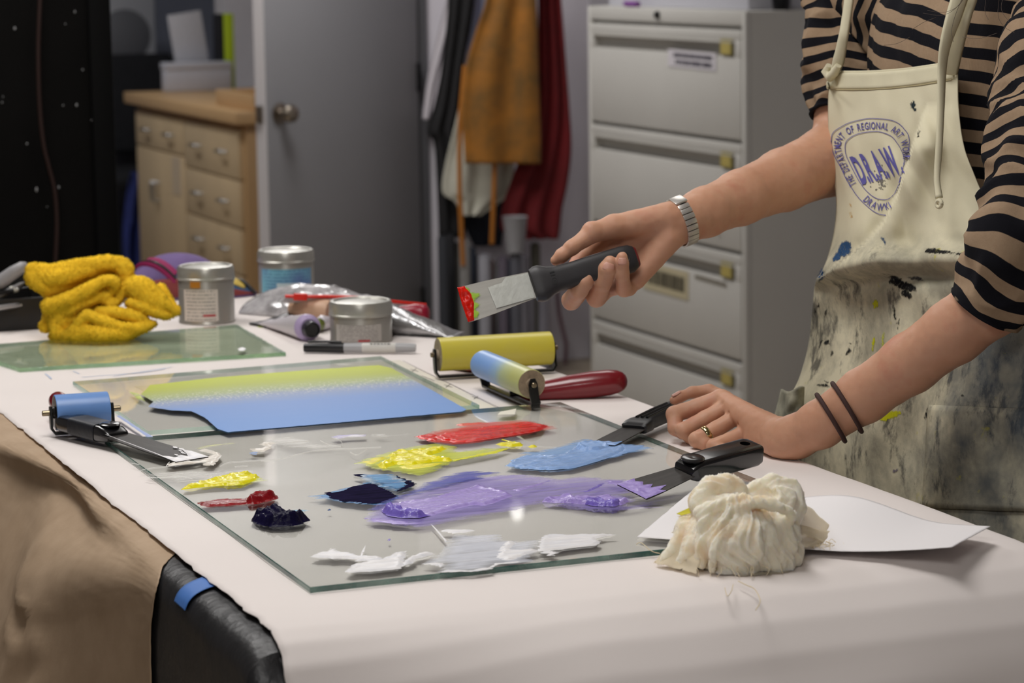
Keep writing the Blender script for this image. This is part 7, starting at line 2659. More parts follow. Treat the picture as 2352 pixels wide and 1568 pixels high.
AX = [tuple(hd_f), tuple(hd_l), tuple(hd_u)]
tw.ell(hq(-0.012, 0, 0.028), [0.094, 0.074, 0.092], AX, 0.02)
tw.ell(hq(0.022, 0, -0.045), [0.064, 0.058, 0.070], AX, 0.02)
tw.cone(hq(0.058, 0, -0.098), hq(0.05, 0, -0.094), 0.020, 0.022, 0.02)
tw.cone(hq(0.084, 0, 0.012), hq(0.104, 0, -0.030), 0.008, 0.013, 0.008)
for s in (-1, 1):
    tw.ell(hq(0.072, s * 0.031, 0.010), [0.012, 0.018, 0.012], AX, 0.008, sub=True)
    tw.cone(hq(0.086, s * 0.014, 0.026), hq(0.072, s * 0.046, 0.026), 0.006, 0.006, 0.01)
    tw.ell(hq(-0.008, s * 0.075, -0.012), [0.020, 0.008, 0.032], AX, 0.006)
tw.cone(hq(0.078, -0.020, -0.062), hq(0.078, 0.020, -0.062), 0.0075, 0.0075, 0.006)
tw.cone(NK + Vector((0, 0, -0.05)), hq(-0.022, 0, -0.07), 0.060, 0.054, 0.03)
for s in (-1, 1):
    tw.cone(NK + Vector((0, 0, -0.03)), TC + LX * (s * 0.15) + Vector((0, 0, 1.415)), 0.05, 0.048, 0.03)
tw.ell(TC + Vector((0, 0, 1.33)), [0.09, 0.14, 0.12], [tuple(FX), tuple(LX), (0, 0, 1)], 0.03)
V, F = tw.mesh(2)
add_body(V, F)
body = fast_mesh('body', np.concatenate(bodyV), np.concatenate(bodyF), SKIN, person)
EYEW = M('eye', rgb(226, 222, 216), 0.2)
for s in (-1, 1):
    bm = bmesh.new()
    bmesh.ops.create_uvsphere(bm, u_segments=16, v_segments=10, radius=0.0115, matrix=Matrix.Translation(hq(0.068, s * 0.031, 0.008)))
    bmobj('eye', bm, EYEW, person, 'all', True)
    bm = bmesh.new()
    bmesh.ops.create_uvsphere(bm, u_segments=12, v_segments=8, radius=0.0058, matrix=Matrix.Translation(hq(0.0745, s * 0.031, 0.007)))
    bmobj('iris', bm, M('iris_brown', rgb(58, 38, 24), 0.2), person, 'all', True)
HAIR = M('hair_brown', rgb(52, 36, 26), 0.5, var=0.3, vscale=60, stretch=(1, 1, 0.1))
hf = Field(tuple(HC + Vector((-0.2, -0.2, -0.30))), tuple(HC + Vector((0.22, 0.2, 0.17))), 0.0045)
hf.ell(hq(-0.024, 0, 0.040), [0.098, 0.086, 0.098], AX, 0.02)
for s in (-1, 1):
    hf.chain([hq(0.0, s * 0.078, 0.03), hq(-0.03, s * 0.088, -0.06), hq(-0.05, s * 0.095, -0.14), hq(-0.07, s * 0.10, -0.20)], [0.026, 0.032, 0.032, 0.014], 0.02)
hf.chain([hq(-0.07, 0, 0.0), hq(-0.09, 0, -0.10), hq(-0.10, 0, -0.20)], [0.06, 0.06, 0.03], 0.02)
hf.ell(hq(0.075, 0, -0.035), [0.062, 0.060, 0.085], AX, 0.012, sub=True)
hf.wrinkle(0.004, 60, 2, True)
V, F = hf.mesh(1)
fast_mesh('hair', V, F, HAIR, person)
HS = M('hair_strand', rgb(70, 52, 40), 0.5)
bm = bmesh.new()
random.seed(8)
for pts in ([(2225, -30), (2205, 10), (2170, 28), (2130, 24)], [(2228, -30), (2200, 14), (2165, 35), (2120, 30)], [(2300, -30), (2292, 30), (2305, 60), (2330, 75)], [(2270, -40), (2262, 20), (2270, 45)],
            [(2150, 40), (2120, 52), (2095, 68)], [(2090, 85), (2060, 100), (2030, 104)], [(2210, 85), (2250, 88), (2290, 76)], [(2222, -30), (2196, 30), (2186, 70), (2190, 96)], [(2310, -30), (2300, 20), (2318, 50)]):
    P = [onX(a, b, 0.885 - 0.002 * i) for i, (a, b) in enumerate(spline(pts, 14))]
    V, F, _ = loft(tube_rings(P, 0.00022, 4))
    vs = [bm.verts.new(v) for v in V]
    for f_ in F:
        bm.faces.new([vs[i] for i in f_])
bmobj('loose_hair', bm, HS, person, 'all', True)['kind'] = 'stuff'

# ------------------------------------------------------------------ striped shirt
nt = NT('striped_knit')
uvn = nt.add('ShaderNodeUVMap')
su = nt.sep(uvn.outputs[0])
wob = nt.noise(26, 2, 0.5)
ph = nt.math('FRACT', nt.math('ADD', su[1], nt.math('MULTIPLY_ADD', wob, 0.10, -0.05)))
tri = nt.math('ABSOLUTE', nt.math('SUBTRACT', ph, 0.5))
st_ = nt.ramp(tri, [(0.246, 0.0), (0.262, 1.0)])
rib = nt.add('ShaderNodeTexWave')
rib.inputs['Scale'].default_value = 60
rib.bands_direction = 'X'
nt.link(nt.mapping(uvn.outputs[0], (3.0, 0.0, 1)), rib.inputs[0])
tanc = nt.mix(nt.noise(200, 3, 0.6), rgb(150, 126, 102), rgb(168, 144, 118))
nt.link(nt.mix(st_, tanc, rgb(20, 20, 26)), nt.b.inputs['Base Color'])
nt.b.inputs['Roughness'].default_value = 0.9
nt.b.inputs['Specular IOR Level'].default_value = 0.15
nt.bump(nt.math('ADD', nt.math('MULTIPLY', rib.outputs['Fac'], 0.6), nt.noise(600, 2, 0.6)), 0.25, 0.0012)
KNIT = nt.m
PER = 0.0288                                    # stripe period in metres
rows, uvs = [], []
prof = [(0.93, .150, .190), (1.02, .135, .185), (1.10, .118, .168), (1.18, .116, .165), (1.26, .122, .170), (1.33, .126, .178), (1.39, .120, .178), (1.43, .104, .165), (1.46, .080, .125), (1.485, .066, .085), (1.50, .062, .07)]
pr = spline(prof, 130)
K = 120
for z, rf, rl in pr:
    row = []
    for j in range(K):
        a = 2 * math.pi * j / K
        c, s = math.cos(a), math.sin(a)
        c2, s2 = math.copysign(abs(c) ** 0.85, c), math.copysign(abs(s) ** 0.85, s)
        fold = 0.006 * nz(a * 2.3, z * 5, 2) + 0.005 * nz(a * 7 + z * 9, z * 3, 5) * (1 if c > -0.3 else 0.4)
        fold += 0.006 * math.sin(a * 16 + 9 * nz(a, z * 4, 1)) * max(0, math.sin(a * 1.0)) * max(0, min(1, (1.42 - z) * 5)) * 0.6
        P = TC + FX * (c2 * (rf + fold)) + LX * (s2 * (rl + fold)) + Vector((0, 0, z))
        row.append(P)
        loc_l = s2 * rl
        vv = (z + 0.16 * loc_l + 0.006 * nz(a * 3, z * 6, 8)) / PER
        uvs.append((a * 0.16, vv))
    rows.append(row)
V, F, _ = loft(rows)
pyobj('shirt', V, F, KNIT, person, 'all', True, uvs)


def sleeve(name, ctrl, seed, scr=0.008, fine=1.0, n=150, K=72):
    """ctrl: points with radius; gathers and folds come from noise along and round the sleeve"""
    S = spline([tuple(p) + (r,) for p, r in ctrl], n)
    P = [Vector(s[:3]) for s in S]
    fr_ = frames(P, FX)
    L_ = 0
    rows, uvs = [], []
    for i, (p, t_, n_, b_) in enumerate(fr_):
        if i:
            L_ += (P[i] - P[i - 1]).length
        e = i / (n - 1)
        row = []
        for j in range(K):
            a = 2 * math.pi * j / K
            g_ = min(1, (1 - e) * 14)
            w = scr * (nz(L_ * 16 + seed, math.cos(a) * 1.1 + seed, math.sin(a) * 1.1) + 0.8 * (0.45 - 2 * abs(nz(L_ * 24 + seed, math.cos(a + L_ * 9) * 1.2, math.sin(a + L_ * 9) * 1.2 + seed)))) * g_
            w += 0.002 * fine * nz(L_ * 60, a * 3, seed)
            r = S[i][3] + w
            row.append(p + n_ * (math.cos(a) * r) + b_ * (math.sin(a) * r))
            uvs.append((a * 0.1, (L_ + 0.010 * nz(L_ * 12, math.cos(a), math.sin(a) + seed)) / (PER * 0.82)))
        rows.append(row)
    # turn the cuff edge in
    p, t_, n_, b_ = fr_[-1]
    for dr, dl in ((0.001, 0.002), (-0.004, 0.003), (-0.006, -0.003), (-0.007, -0.02)):
        rows.append([q + (q - p).normalized() * dr + t_ * dl for q in rows[n - 1]])
        uvs += [uvs[(n - 1) * K + j] for j in range(K)]
    V, F, _ = loft(rows, True, True, False)
    return pyobj(name, V, F, KNIT, person, 'all', True, uvs)


sleeve('sleeve', [(TC + LX * 0.10 + Vector((0, 0, 1.42)), 0.070), (TC + LX * 0.165 + Vector((0, 0, 1.40)), 0.068), (at(2418, 130, 2.99), 0.062), (at(2398, 300, 2.93), 0.062), (at(2376, 440, 2.89), 0.060), (at(2345, 560, 2.862), 0.058), (at(2306, 645, 2.868), 0.053), (at(2268, 706, 2.882), 0.0435)], 3, 0.011)
sleeve('sleeve', [(TC - LX * 0.10 + Vector((0, 0, 1.42)), 0.070), (TC - LX * 0.165 + Vector((0, 0, 1.40)), 0.066), (at(1956, -60, 3.46), 0.060), (at(1950, 30, 3.455), 0.057), (at(1946, 110, 3.45), 0.056), (at(1944, 180, 3.445), 0.057), (at(1942, 232, 3.44), 0.051), (at(1940, 262, 3.435), 0.046)], 11, 0.009)

# ------------------------------------------------------------------ trousers and shoes (behind the table)
JN = M('denim', rgb(44, 52, 74), 0.85, var=0.15, vscale=30)
for s in (-1, 1):
    o_ = LX * (s * 0.095)
    tube('trouser_leg', [TC + o_ * 0.8 + Vector((0, 0, 0.98)), TC + o_ + Vector((0, 0, 0.80)), TC + o_ * 1.05 + FX * 0.01 + Vector((0, 0, 0.48)), TC + o_ * 1.1 + Vector((0, 0, 0.06))], [0.105, 0.092, 0.066, 0.056], JN, person, 24, world=True, up=FX)
    V, F, uv = loft([[TC + o_ * 1.1 + FX * x + LX * (w * math.cos(2 * math.pi * j / 20)) + Vector((0, 0, max(0.0, h_ * (0.5 + 0.5 * math.sin(2 * math.pi * j / 20))))) for j in range(20)] for x, w, h_ in ((-0.10, 0.012, 0.04), (-0.09, 0.034, 0.08), (-0.04, 0.04, 0.10), (0.04, 0.042, 0.09), (0.10, 0.046, 0.06), (0.15, 0.036, 0.045), (0.168, 0.012, 0.02))])
    pyobj('shoe', V, F, M('shoe_black', rgb(24, 24, 26), 0.5), person, 'all', True)

# ------------------------------------------------------------------ apron
nt = NT('apron_canvas')
uvn = nt.add('ShaderNodeUVMap')
su = nt.sep(uvn.outputs[0])
cl = nt.mix(nt.noise(9, 4, 0.6), rgb(214, 206, 176), rgb(224, 217, 190))
vdn = su[1]                                       # 0 bottom .. 1 top
dirt = nt.ramp(vdn, [(0.30, 1.0), (0.575, 0.85), (0.625, 0.12), (1.0, 0.0)])
n1 = nt.noise(8, 6, 0.68, dist=0.15)
n2 = nt.noise(22, 6, 0.7, nt.mapping(nt.co(), (1, 1, 0.6), (0.5, 0.3, 0)), dist=0.1)
m1 = nt.math('MULTIPLY', nt.ramp(n1, [(0.40, 0.0), (0.62, 0.8)]), dirt)
cl = nt.mix(m1, cl, rgb(118, 116, 106))
m2 = nt.math('MULTIPLY', nt.ramp(n2, [(0.53, 0.0), (0.63, 0.9)]), nt.ramp(vdn, [(0.30, 0.9), (0.575, 0.8), (0.60, 0.0)]))
cl = nt.mix(m2, cl, rgb(62, 62, 62))
n3 = nt.noise(5, 5, 0.65, nt.mapping(nt.co(), loc=(3, 1, 7)))
m3 = nt.math('MULTIPLY', nt.ramp(nt.math('ADD', n3, nt.math('MULTIPLY_ADD', su[0], 0.35, -0.17)), [(0.50, 0.0), (0.70, 0.8)]), nt.ramp(vdn, [(0.30, 1.0), (0.45, 0.8), (0.56, 0.0)]))
cl = nt.mix(m3, cl, rgb(66, 78, 92))
n4 = nt.noise(30, 4, 0.6, nt.mapping(nt.co(), loc=(9, 2, 4)))
m4 = nt.math('MULTIPLY', nt.ramp(n4, [(0.67, 0.0), (0.72, 0.8)]), nt.ramp(vdn, [(0.30, 0.5), (0.575, 0.8), (0.62, 0.0)]))
cl = nt.mix(m4, cl, rgb(196, 190, 60))
nt.link(cl, nt.b.inputs['Base Color'])
nt.b.inputs['Roughness'].default_value = 0.9
nt.b.inputs['Specular IOR Level'].default_value = 0.15
nt.bump(nt.noise(900, 2, 0.6), 0.15, 0.001)
CANVAS = nt.m
RW = [  # v, left px, left py, right px, right py, X of the cloth in front of the body, wrap at the left, wrap at the right
    (0.00, 1896, 162, 2198, 138, .845, .022, .012), (0.04, 1903, 196, 2200, 180, .842, .02, .012), (0.12, 1903, 262, 2202, 250, .836, .02, .012), (0.22, 1906, 340, 2214, 335, .828, .02, .015), (0.30, 1915, 405, 2238, 402, .822, .022, .02), (0.38, 1922, 470, 2270, 478, .814, .024, .03),
    (0.45, 1914, 545, 2290, 545, .803, .022, .04), (0.52, 1894, 612, 2350, 608, .792, .016, .05), (0.555, 1874, 648, 2400, 650, .790, .014, .055), (0.60, 1868, 700, 2430, 705, .790, .02, .06), (0.68, 1858, 790, 2450, 800, .784, .022, .06), (0.76, 1836, 870, 2460, 890, .778, .022, .06),
    (0.82, 1806, 930, 2465, 960, .772, .022, .06), (0.90, 1784, 1010, 2470, 1060, .768, .025, .06), (0.97, 1776, 1100, 2475, 1180, .766, .025, .06), (1.05, 1776, 1260, 2480, 1340, .768, .03, .06), (1.15, 1785, 1500, 2490, 1600, .775, .03, .06)]
RWs = spline(RW, 150)
cols = 150
fold_line = np.array([(2128, 250), (2106, 310), (2084, 380), (2060, 450), (2034, 508), (1990, 560), (1940, 596), (1890, 632)], float)


def fold_side(px, py):
    """distance to the big fold of the bib, positive below and right of it"""
    q = np.array([px, py])
    best, sg = 1e9, 1
    for a, b in zip(fold_line[:-1], fold_line[1:]):
        ax = b - a
        t_ = max(0, min(1, (q - a) @ ax / (ax @ ax)))
        d = q - (a + ax * t_)
        dd = math.hypot(*d)
        if dd < best:
            best = dd
            sg = 1 if ax[0] * d[1] - ax[1] * d[0] < 0 else -1
    return best * sg


rows = []
for (v, xl, yl, xr_, yr, X0, wl, wr_) in RWs:
    row = []
    for j in range(cols):
        u = j / (cols - 1)
        px, py = xl + (xr_ - xl) * u, yl + (yr - yl) * u
        if v < 0.06:
            py += 9 * math.sin(math.pi * u) * (1 - v / 0.06)
        w = wl * max(0, 1 - u / 0.22) ** 2 + wr_ * max(0, (u - 0.6) / 0.4) ** 2
        X = X0 + w + 0.085
        ks = min(1, v * 8)
        X -= ks * (0.008 * nz(u * 4.0, v * 5.0, 3) + 0.004 * nz(u * 9 - v * 6, v * 7, 5))
        fs = fold_side(px, py)
        if v < 0.62:
            e = min(1, max(0, (px - 1890) / 120.0))
            if fs > 0:
                X -= 0.030 * math.exp(-(fs / 60.0) ** 2) * (0.5 + 0.5 * e) * min(1, max(0, (py - 240) / 100))
            else:
                X += 0.008 * math.exp(-(fs / 22.0) ** 2) * min(1, max(0, (py - 240) / 100))
        # the blouse that hangs over the waist tie
        yb_ = 640 - 0.16 * (px - 1890) + 0.00022 * (px - 1890) ** 2
        dy = py - yb_
        X -= 0.020 * math.exp(-((dy + 22) / 26.0) ** 2) * (1 - 0.5 * u)
        X += 0.010 * math.exp(-((dy - 22) / 18.0) ** 2) * (1 - 0.6 * u)
        if v > 0.6:
            X -= 0.010 * (nz(u * 7 + v * 1.5, v * 1.4, 9)) * min(1, (v - 0.6) * 6)
        row.append(onX(px, py, max(X, 0.745)))
    rows.append(row)
V, F, _ = sheet(rows)
nr = len(rows)
auv = [(j / (cols - 1), 1 - RWs[i][0] / 1.15) for i in range(nr) for j in range(cols)]
apron = pyobj('apron', V, F, CANVAS, person, 'all', True, auv)
bvh = BVHTree.FromPolygons([Vector(v) for v in V], [tuple(f) for f in F])
md = apron.modifiers.new('solid', 'SOLIDIFY')
md.thickness = 0.0016
md.offset = 0


def on_apron(px, py, off=0.0014):
    r = ray(px, py)
    loc, n_, i, d = bvh.ray_cast(CAM, r.normalized())
    if loc is None:
        loc = onX(px, py, 0.905)
        n_ = Vector((-1, 0, 0))
    if n_.dot(r) > 0:
        n_ = -n_
    return loc + n_ * off


CV2 = M('canvas_plain', rgb(216, 209, 180), 0.9, var=0.04, vscale=20, bump=0.12, bscale=900)
# hem at the top of the bib
rows = []
for k in range(10):
    rows.append([on_apron(1899 + 298 * u + 0.5, (165 - 24 * u + 9 * math.sin(math.pi * u)) + 2 + k * 4.2, 0.0024 if 0 < k < 9 else 0.0012) for u in np.linspace(0.01, 0.985, 60)])
V, F, uv = sheet(rows)
pyobj('hem', V, F, CV2, apron, 'all', True, uv, 0.0008)
tube('stitch_line', [on_apron(1903 + 294 * u, (165 - 24 * u + 9 * math.sin(math.pi * u)) + 41, 0.0016) for u in np.linspace(0.02, 0.97, 60)], 0.0006, M('stitch', rgb(190, 178, 140), 0.9), apron, 6, world=True)


def strap(name, pts, w, X, mat, twist=0.0, dz=0.0):
    P = [onX(a, b, x + 0.085) for (a, b), x in zip(spline(pts, 40), np.interp(np.linspace(0, 1, 40), np.linspace(0, 1, len(X)), X))]
    W_ = np.interp(np.linspace(0, 1, 40), np.linspace(0, 1, len(w)), w)
    R = []
    for i, p in enumerate(P):
        t_ = (P[min(i + 1, 39)] - P[max(i - 1, 0)]).normalized()
        side = t_.cross((CAM - p).normalized()).normalized()
        nn = side.cross(t_)
        a = twist * math.sin(i / 39 * math.pi)
        sd_ = side * math.cos(a) + nn * math.sin(a)
        nn = sd_.cross(t_)
        h_ = W_[i] / 2
        R.append([p + sd_ * (h_ * q) + nn * (0.0016 * m_ + 0.0025 * (1 - q * q)) for q, m_ in ((-1, 0), (-.7, 1), (0, 1), (.7, 1), (1, 0), (.7, -1), (0, -1), (-.7, -1))])
    V, F, uv = loft(R)
    return pyobj(name, V, F, mat, apron, 'all', True)


strap('neck_strap', [(1914, 172), (1926, 140), (1938, 80), (1950, 0), (1960, -90), (1985, -190)], [0.010, 0.016, 0.014, 0.014, 0.016, 0.016], [.846, .842, .84, .85, .87, .93], CV2, 0.5)
strap('neck_strap', [(2180, 168), (2190, 110), (2206, 40), (2224, -20), (2240, -100), (2250, -190)], [0.020, 0.024, 0.027, 0.028, 0.028, 0.026], [.846, .842, .84, .85, .87, .92], CV2, 0.4)
strap('tie_cord', [(2212, -30), (2190, 40), (2172, 100), (2163, 160), (2160, 250), (2156, 340), (2152, 410), (2157, 455)], [0.020, 0.020, 0.018, 0.016, 0.012, 0.010, 0.008, 0.009], [.838, .828, .822, .82, .812, .800, .792, .786], CV2, 0.9)
R = [onX(2157 + 6 * math.cos(a), 468 + 8 * math.sin(a), .868) for a in np.linspace(0, 2 * math.pi, 20)]
tube('tie_knot', R, 0.0022, CV2, apron, 8, world=True)
# knotted corner and the little pouch of cloth at the left of the skirt
cf_ = [(1904, 150), (1898, 164), (1906, 178), (1918, 165), (1926, 150)]
tube('corner_fold', [onX(a, b, .925) for a, b in cf_], [0.004, 0.007, 0.006, 0.006, 0.004], CV2, apron, 10, world=True)
rows = []
for i in range(16):
    v = i / 15
    row = []
    for j in range(14):
        u = j / 13
        xa, xb = 1796 - 22 * v, 1846 - 4 * v
        row.append(onX(xa + (xb - xa) * u, 893 + 6 * math.sin(u * 5) + v * 90, .850 - 0.016 * math.sin(math.pi * u) + 0.006 * nz(u * 3, v * 3, 4)))
    rows.append(row)
V, F, uv = sheet(rows)
pyobj('side_fold', V, F, M('canvas_dirty', rgb(186, 182, 160), 0.9, col2=rgb(112, 112, 98), vscale=26), apron, 'all', True, uv, 0.003)
# pocket on the skirt
pk = [(2138, 930), (2352, 940), (2440, 946)]
rows = []
for k in range(18):
    v = k / 17
    rows.append([on_apron(2137 - 14 * v + u * (300 + 14 * v), 930 + 12 * u + v * 235, 0.0030 if 0 < k else 0.0016) for u in np.linspace(0, 1, 30)])
V, F, uv = sheet(rows)
pyobj('pocket', V, F, CANVAS, apron, 'all', True, [(0.4 + 0.5 * a, 0.12 + 0.18 * b) for a, b in uv], 0.0010)

# ------------------------------------------------------------------ paint marks on the apron
def dry(name, col, rough=0.8):
    """dried paint rubbed into cloth: broken up where it is thin"""
    nt = NT(name)
    nt.b.inputs['Base Color'].default_value = col
    nt.b.inputs['Roughness'].default_value = 0.85
    nt.b.inputs['Specular IOR Level'].default_value = 0.1
    ed = nt.add('ShaderNodeAttribute', attribute_name='edge')
    fac = nt.math('ADD', nt.noise(260, 4, 0.65), nt.math('MULTIPLY_ADD', ed.outputs['Fac'], 0.4, -0.2))
    nt.alpha(nt.ramp(fac, [(0.38, 0.0), (0.66, 0.9)]))
    return nt.m


BK = dry('mark_black', rgb(26, 27, 30), 0.7)
DT = dry('mark_teal', rgb(22, 44, 54), 0.7)
BL = dry('mark_blue', rgb(46, 82, 124), 0.7)
YL = dry('mark_yellow', rgb(206, 206, 30), 0.7)
PR = M('mark_print', rgb(92, 88, 158), 0.8)
OR = dry('mark_orange', rgb(214, 174, 110), 0.8)


def mark(poly, mat, rag=3.0, off=0.0012, alpha_name='paint_mark'):
    P = []
    n = len(poly)
    for i in range(n):
        a, b = np.array(poly[i], float), np.array(poly[(i + 1) % n], float)
        kk = max(1, int(np.linalg.norm(b - a) / 4))
        for j in range(kk):
            q = a + (b - a) * j / kk
            P.append(q + np.array([nz(q[0] * 0.13, q[1] * 0.13, 1), nz(q[0] * 0.13, q[1] * 0.13, 7)]) * rag)
    v, f, d = cdt(P, 3.0)
    V = [on_apron(a, b, off) for a, b in v]
    o = pyobj(alpha_name, V, [tuple(q) for q in f], mat, apron, 'all', True)
    o.data.attributes.new('edge', 'FLOAT', 'POINT').data.foreach_set('value', np.minimum(1, np.asarray(d) / 5.0).astype(np.float32))
    return o


def blob(cx, cy, w, h, ang=0.0, n=12):
    c, s = math.cos(ang), math.sin(ang)
    return [(cx + c * w * math.cos(a) - s * h * math.sin(a), cy + s * w * math.cos(a) + c * h * math.sin(a)) for a in [2 * math.pi * i / n for i in range(n)]]


for cx, cy, w, h, a, m_ in ((2099, 240, 6, 9, 0.2, DT), (2103, 251, 5, 5, 0, DT), (2095, 236, 3, 6, 0.3, DT), (2111, 309, 3, 7, 0.3, BK), (2113, 303, 2, 5, 0.3, BK),
                            (1942, 572, 15, 20, 0.5, BL), (1925, 590, 8, 16, 0.7, BL), (1888, 630, 7, 14, 0.3, BL), (2030, 553, 4, 14, -0.5, BL), (2075, 655, 34, 10, 0.35, BK), (2060, 640, 16, 8, 0.5, BK), (2085, 676, 14, 9, 0.6, BK), (2105, 640, 18, 6, 0.2, dry('mark_grey', rgb(74, 72, 70), 0.8)),
                            (2156, 579, 30, 5, 0.06, BK), (2140, 577, 14, 6, 0, BK), (2200, 584, 28, 2.5, 0.08, BK),
                            (2013, 698, 7, 11, 0.1, YL), (2008, 790, 4, 18, 0.15, YL), (2030, 780, 4, 18, 0.1, dry('mark_lime', rgb(200, 204, 90), 0.8)), (2046, 955, 26, 9, -0.35, YL), (2268, 945, 6, 8, 0, YL),
                            (1878, 708, 3, 14, 0.4, BK), (1898, 720, 3, 12, 0.4, BK), (1886, 790, 4, 14, 0.35, BK), (1902, 787, 8, 6, 0.3, BK), (1912, 812, 3, 7, 0.3, BK), (1950, 808, 5, 10, 0.5, BK), (1980, 815, 2, 12, 0.2, BK), (1956, 790, 5, 3, 0.2, BK),
                            (1893, 885, 16, 4, 0.1, BK), (1900, 878, 5, 4, 0.2, BK), (2056, 720, 3, 24, -0.2, BK), (2065, 748, 2, 18, 0.1, BK),
                            (2258, 982, 22, 7, 0.5, dry('mark_navy', rgb(34, 44, 62), 0.8)), (2282, 996, 18, 8, 0.5, dry('mark_navy2', rgb(34, 44, 62), 0.8)), (2325, 994, 22, 6, -0.15, BK), (2220, 1026, 16, 5, 0.2, dry('mark_slate', rgb(60, 74, 88), 0.8)), (2255, 1040, 20, 5, 0.4, dry('mark_slate2', rgb(60, 74, 88), 0.8)),
                            (2190, 1037, 7, 6, 0.5, dry('mark_plum', rgb(90, 70, 78), 0.8)), (2260, 1100, 34, 7, -0.9, dry('mark_slate3', rgb(72, 86, 100), 0.8)), (2205, 985, 3, 4, 0, BK), (2214, 908, 3, 3, 0, BK), (2128, 1105, 6, 10, 0.2, BK), (2186, 1150, 4, 4, 0, BK), (2130, 950, 4, 16, 0.3, BK), (2058, 1080, 10, 4, -0.5, dry('mark_mauve', rgb(120, 112, 126), 0.8)),
                            (1995, 186, 4, 2, 0.1, dry('mark_brown', rgb(120, 92, 70), 0.8)), (1977, 176, 4, 2, 0.2, dry('mark_tan', rgb(150, 130, 108), 0.8)), (1957, 495, 3, 9, -0.3, OR), (1955, 470, 3, 8, -0.5, OR)):
    mark(blob(cx, cy, w * 1.1 + 1.0, h * 1.1 + 1.0, a), m_, 4.0)

# ------------------------------------------------------------------ the printed emblem and its words
def c8(x, y):
    return (1850 + x / 5.2275, 220 + y / 5.2275)


def glyph(ch, bold=0.0):
    cu = bpy.data.curves.new('t', 'FONT')
    cu.body = ch
    cu.offset = bold
    cu.resolution_u = 3
    o = bpy.data.objects.new('t', cu)
    COL.objects.link(o)
    bpy.context.view_layer.update()
    me = bpy.data.meshes.new_from_object(o.evaluated_get(bpy.context.evaluated_depsgraph_get()))
    b_ = bmesh.new()
    b_.from_mesh(me)
    bmesh.ops.triangulate(b_, faces=b_.faces)
    for lim in (0.3, 0.16, 0.09):
        es = [e for e in b_.edges if e.calc_length() > lim]
        if es and bold > 0.02:
            bmesh.ops.subdivide_edges(b_, edges=es, cuts=1)
            bmesh.ops.triangulate(b_, faces=[f for f in b_.faces if len(f.verts) > 3])
    b_.verts.index_update()
    V = np.array([tuple(v.co)[:2] for v in b_.verts]) if len(b_.verts) else np.zeros((0, 2))
    F = [tuple(v.index for v in p.verts) for p in b_.faces]
    b_.free()
    bpy.data.objects.remove(o)
    bpy.data.meshes.remove(me)
    return V, F


def left_of_fold(px, py):
    return fold_side(px, py) < -1.0 or py < 300


GV, GF = [], []


def put(V2, F2):
    n = len(GV)
    GV.extend(on_apron(a, b, 0.0018) for a, b in V2)
    GF.extend(tuple(i + n for i in f) for f in F2)


cache = {c: glyph(c, 0.012) for c in set('DRAWTHEPMNOFGILKS.')}
big = {c: glyph(c, 0.035) for c in 'DRAW.'}


def embolden(V, k):
    return V


# the big letters, leaning back on a rising base line
ox, oy = c8(690, 1058)
xv = np.array([98.0, -27.0])
yv = np.array([-29.0, -62.0])
total = 0
lay = []
for ch in 'D.R.A.W.':
    V, F = big[ch]
    w = V[:, 0].max() - V[:, 0].min()
    lay.append((ch, total - V[:, 0].min()))
    total += w * (1.0 if ch != '.' else 1.1) + 0.035
for ch, x0 in lay:
    V, F = big[ch]
    for dx in (0.0,):
        u = (V[:, 0] + x0) / total + dx
        t_ = V[:, 1] / 0.72
        P = np.array([ox, oy]) + u[:, None] * xv + t_[:, None] * yv
        put(P, F)


def along(text, path, size, sx=0.62):
    P = spline([c8(*p) for p in path], 200)
    seg = np.concatenate([[0], np.cumsum(np.linalg.norm(np.diff(P, axis=0), axis=1))])
    adv = []
    for ch in text:
        adv.append(0.34 if ch == ' ' else (cache[ch][0][:, 0].max() - cache[ch][0][:, 0].min()) * sx + 0.10)
    k = seg[-1] / sum(adv)
    s = 0
    for ch, a in zip(text, adv):
        m_ = (s + a / 2) * k
        s += a
        if ch == ' ':
            continue
        c_ = np.array([np.interp(m_, seg, P[:, 0]), np.interp(m_, seg, P[:, 1])])
        c2 = np.array([np.interp(m_ + 1.5, seg, P[:, 0]), np.interp(m_ + 1.5, seg, P[:, 1])])
        t_ = (c2 - c_) / np.linalg.norm(c2 - c_)
        n_ = np.array([t_[1], -t_[0]])
        if fold_side(*c_) > -4 and c_[1] > 300:
            continue
        V, F = cache[ch]
        vx = (V[:, 0] - (V[:, 0].max() + V[:, 0].min()) / 2) * sx * k * 1.0
        vy = (V[:, 1] - 0.36) / 0.72 * size
        put(c_ + vx[:, None] * t_ + vy[:, None] * n_, F)


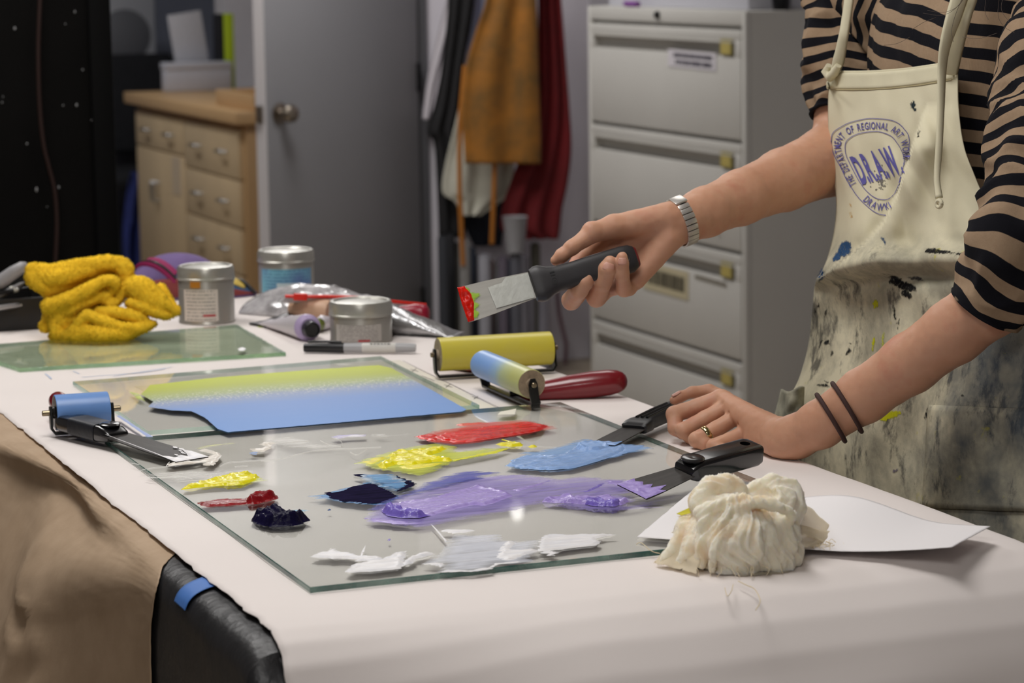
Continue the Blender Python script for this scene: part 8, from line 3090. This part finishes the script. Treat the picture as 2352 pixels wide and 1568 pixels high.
along('THE DEPARTMENT OF REGIONAL ART WORKERS', [(592, 1085), (530, 960), (478, 850), (432, 740), (402, 640), (402, 560), (440, 490), (530, 420), (680, 372), (850, 357), (1010, 374), (1120, 430), (1190, 530), (1222, 640), (1222, 760), (1190, 900)], 16.5)
along('DRAWKINGS', [(730, 1225), (810, 1295), (900, 1335), (985, 1325), (1060, 1270), (1120, 1180)], 17)


def outline(path, w):
    P = spline([c8(*p) for p in path], 160)
    for a, b in zip(P[:-1], P[1:]):
        if not (left_of_fold(*a) and left_of_fold(*b)):
            continue
        t_ = (b - a) / max(1e-6, np.linalg.norm(b - a))
        n_ = np.array([-t_[1], t_[0]]) * w
        put([a - n_, b - n_, b + n_, a + n_], [(0, 1, 2, 3)])


outline([(1190, 850), (1230, 730), (1258, 600), (1250, 480), (1200, 400), (1130, 330), (1030, 290), (870, 275), (740, 280), (560, 320), (450, 370), (350, 440), (325, 520), (332, 620), (370, 730), (440, 860), (500, 990), (560, 1090), (640, 1210), (740, 1315), (850, 1400), (980, 1438), (1060, 1420)], 0.75)
outline([(1080, 1180), (1130, 1080), (1160, 950), (1185, 830), (1190, 740), (1160, 640), (1110, 560), (1050, 490), (960, 450), (860, 430), (680, 450), (560, 500), (500, 560), (490, 640), (505, 720), (540, 800), (600, 920), (660, 1030), (740, 1140), (840, 1220), (930, 1250), (1000, 1240), (1080, 1180)], 0.75)
pyobj('print', GV, GF, PR, apron, 0, True)['label'] = 'violet printed emblem with lettering on the bib'
random.seed(17)
bm = bmesh.new()
for k in range(70):
    a, r = random.uniform(0, 6.28), abs(random.gauss(0, 55))
    px, py = c8(920 + r * math.cos(a) * 0.8, 1100 + r * math.sin(a) * 1.6 - 60)
    s = random.uniform(0.5, 1.8)
    vs = [bm.verts.new(on_apron(px + s * math.cos(q), py + s * 1.3 * math.sin(q), 0.0014)) for q in (0, 1.2, 2.4, 3.6, 4.9)]
    bm.faces.new(vs)
o = bmobj('ink_spatter', bm, M('spatter', rgb(110, 106, 98), 0.8), apron, 0, True)
o['kind'] = 'stuff'
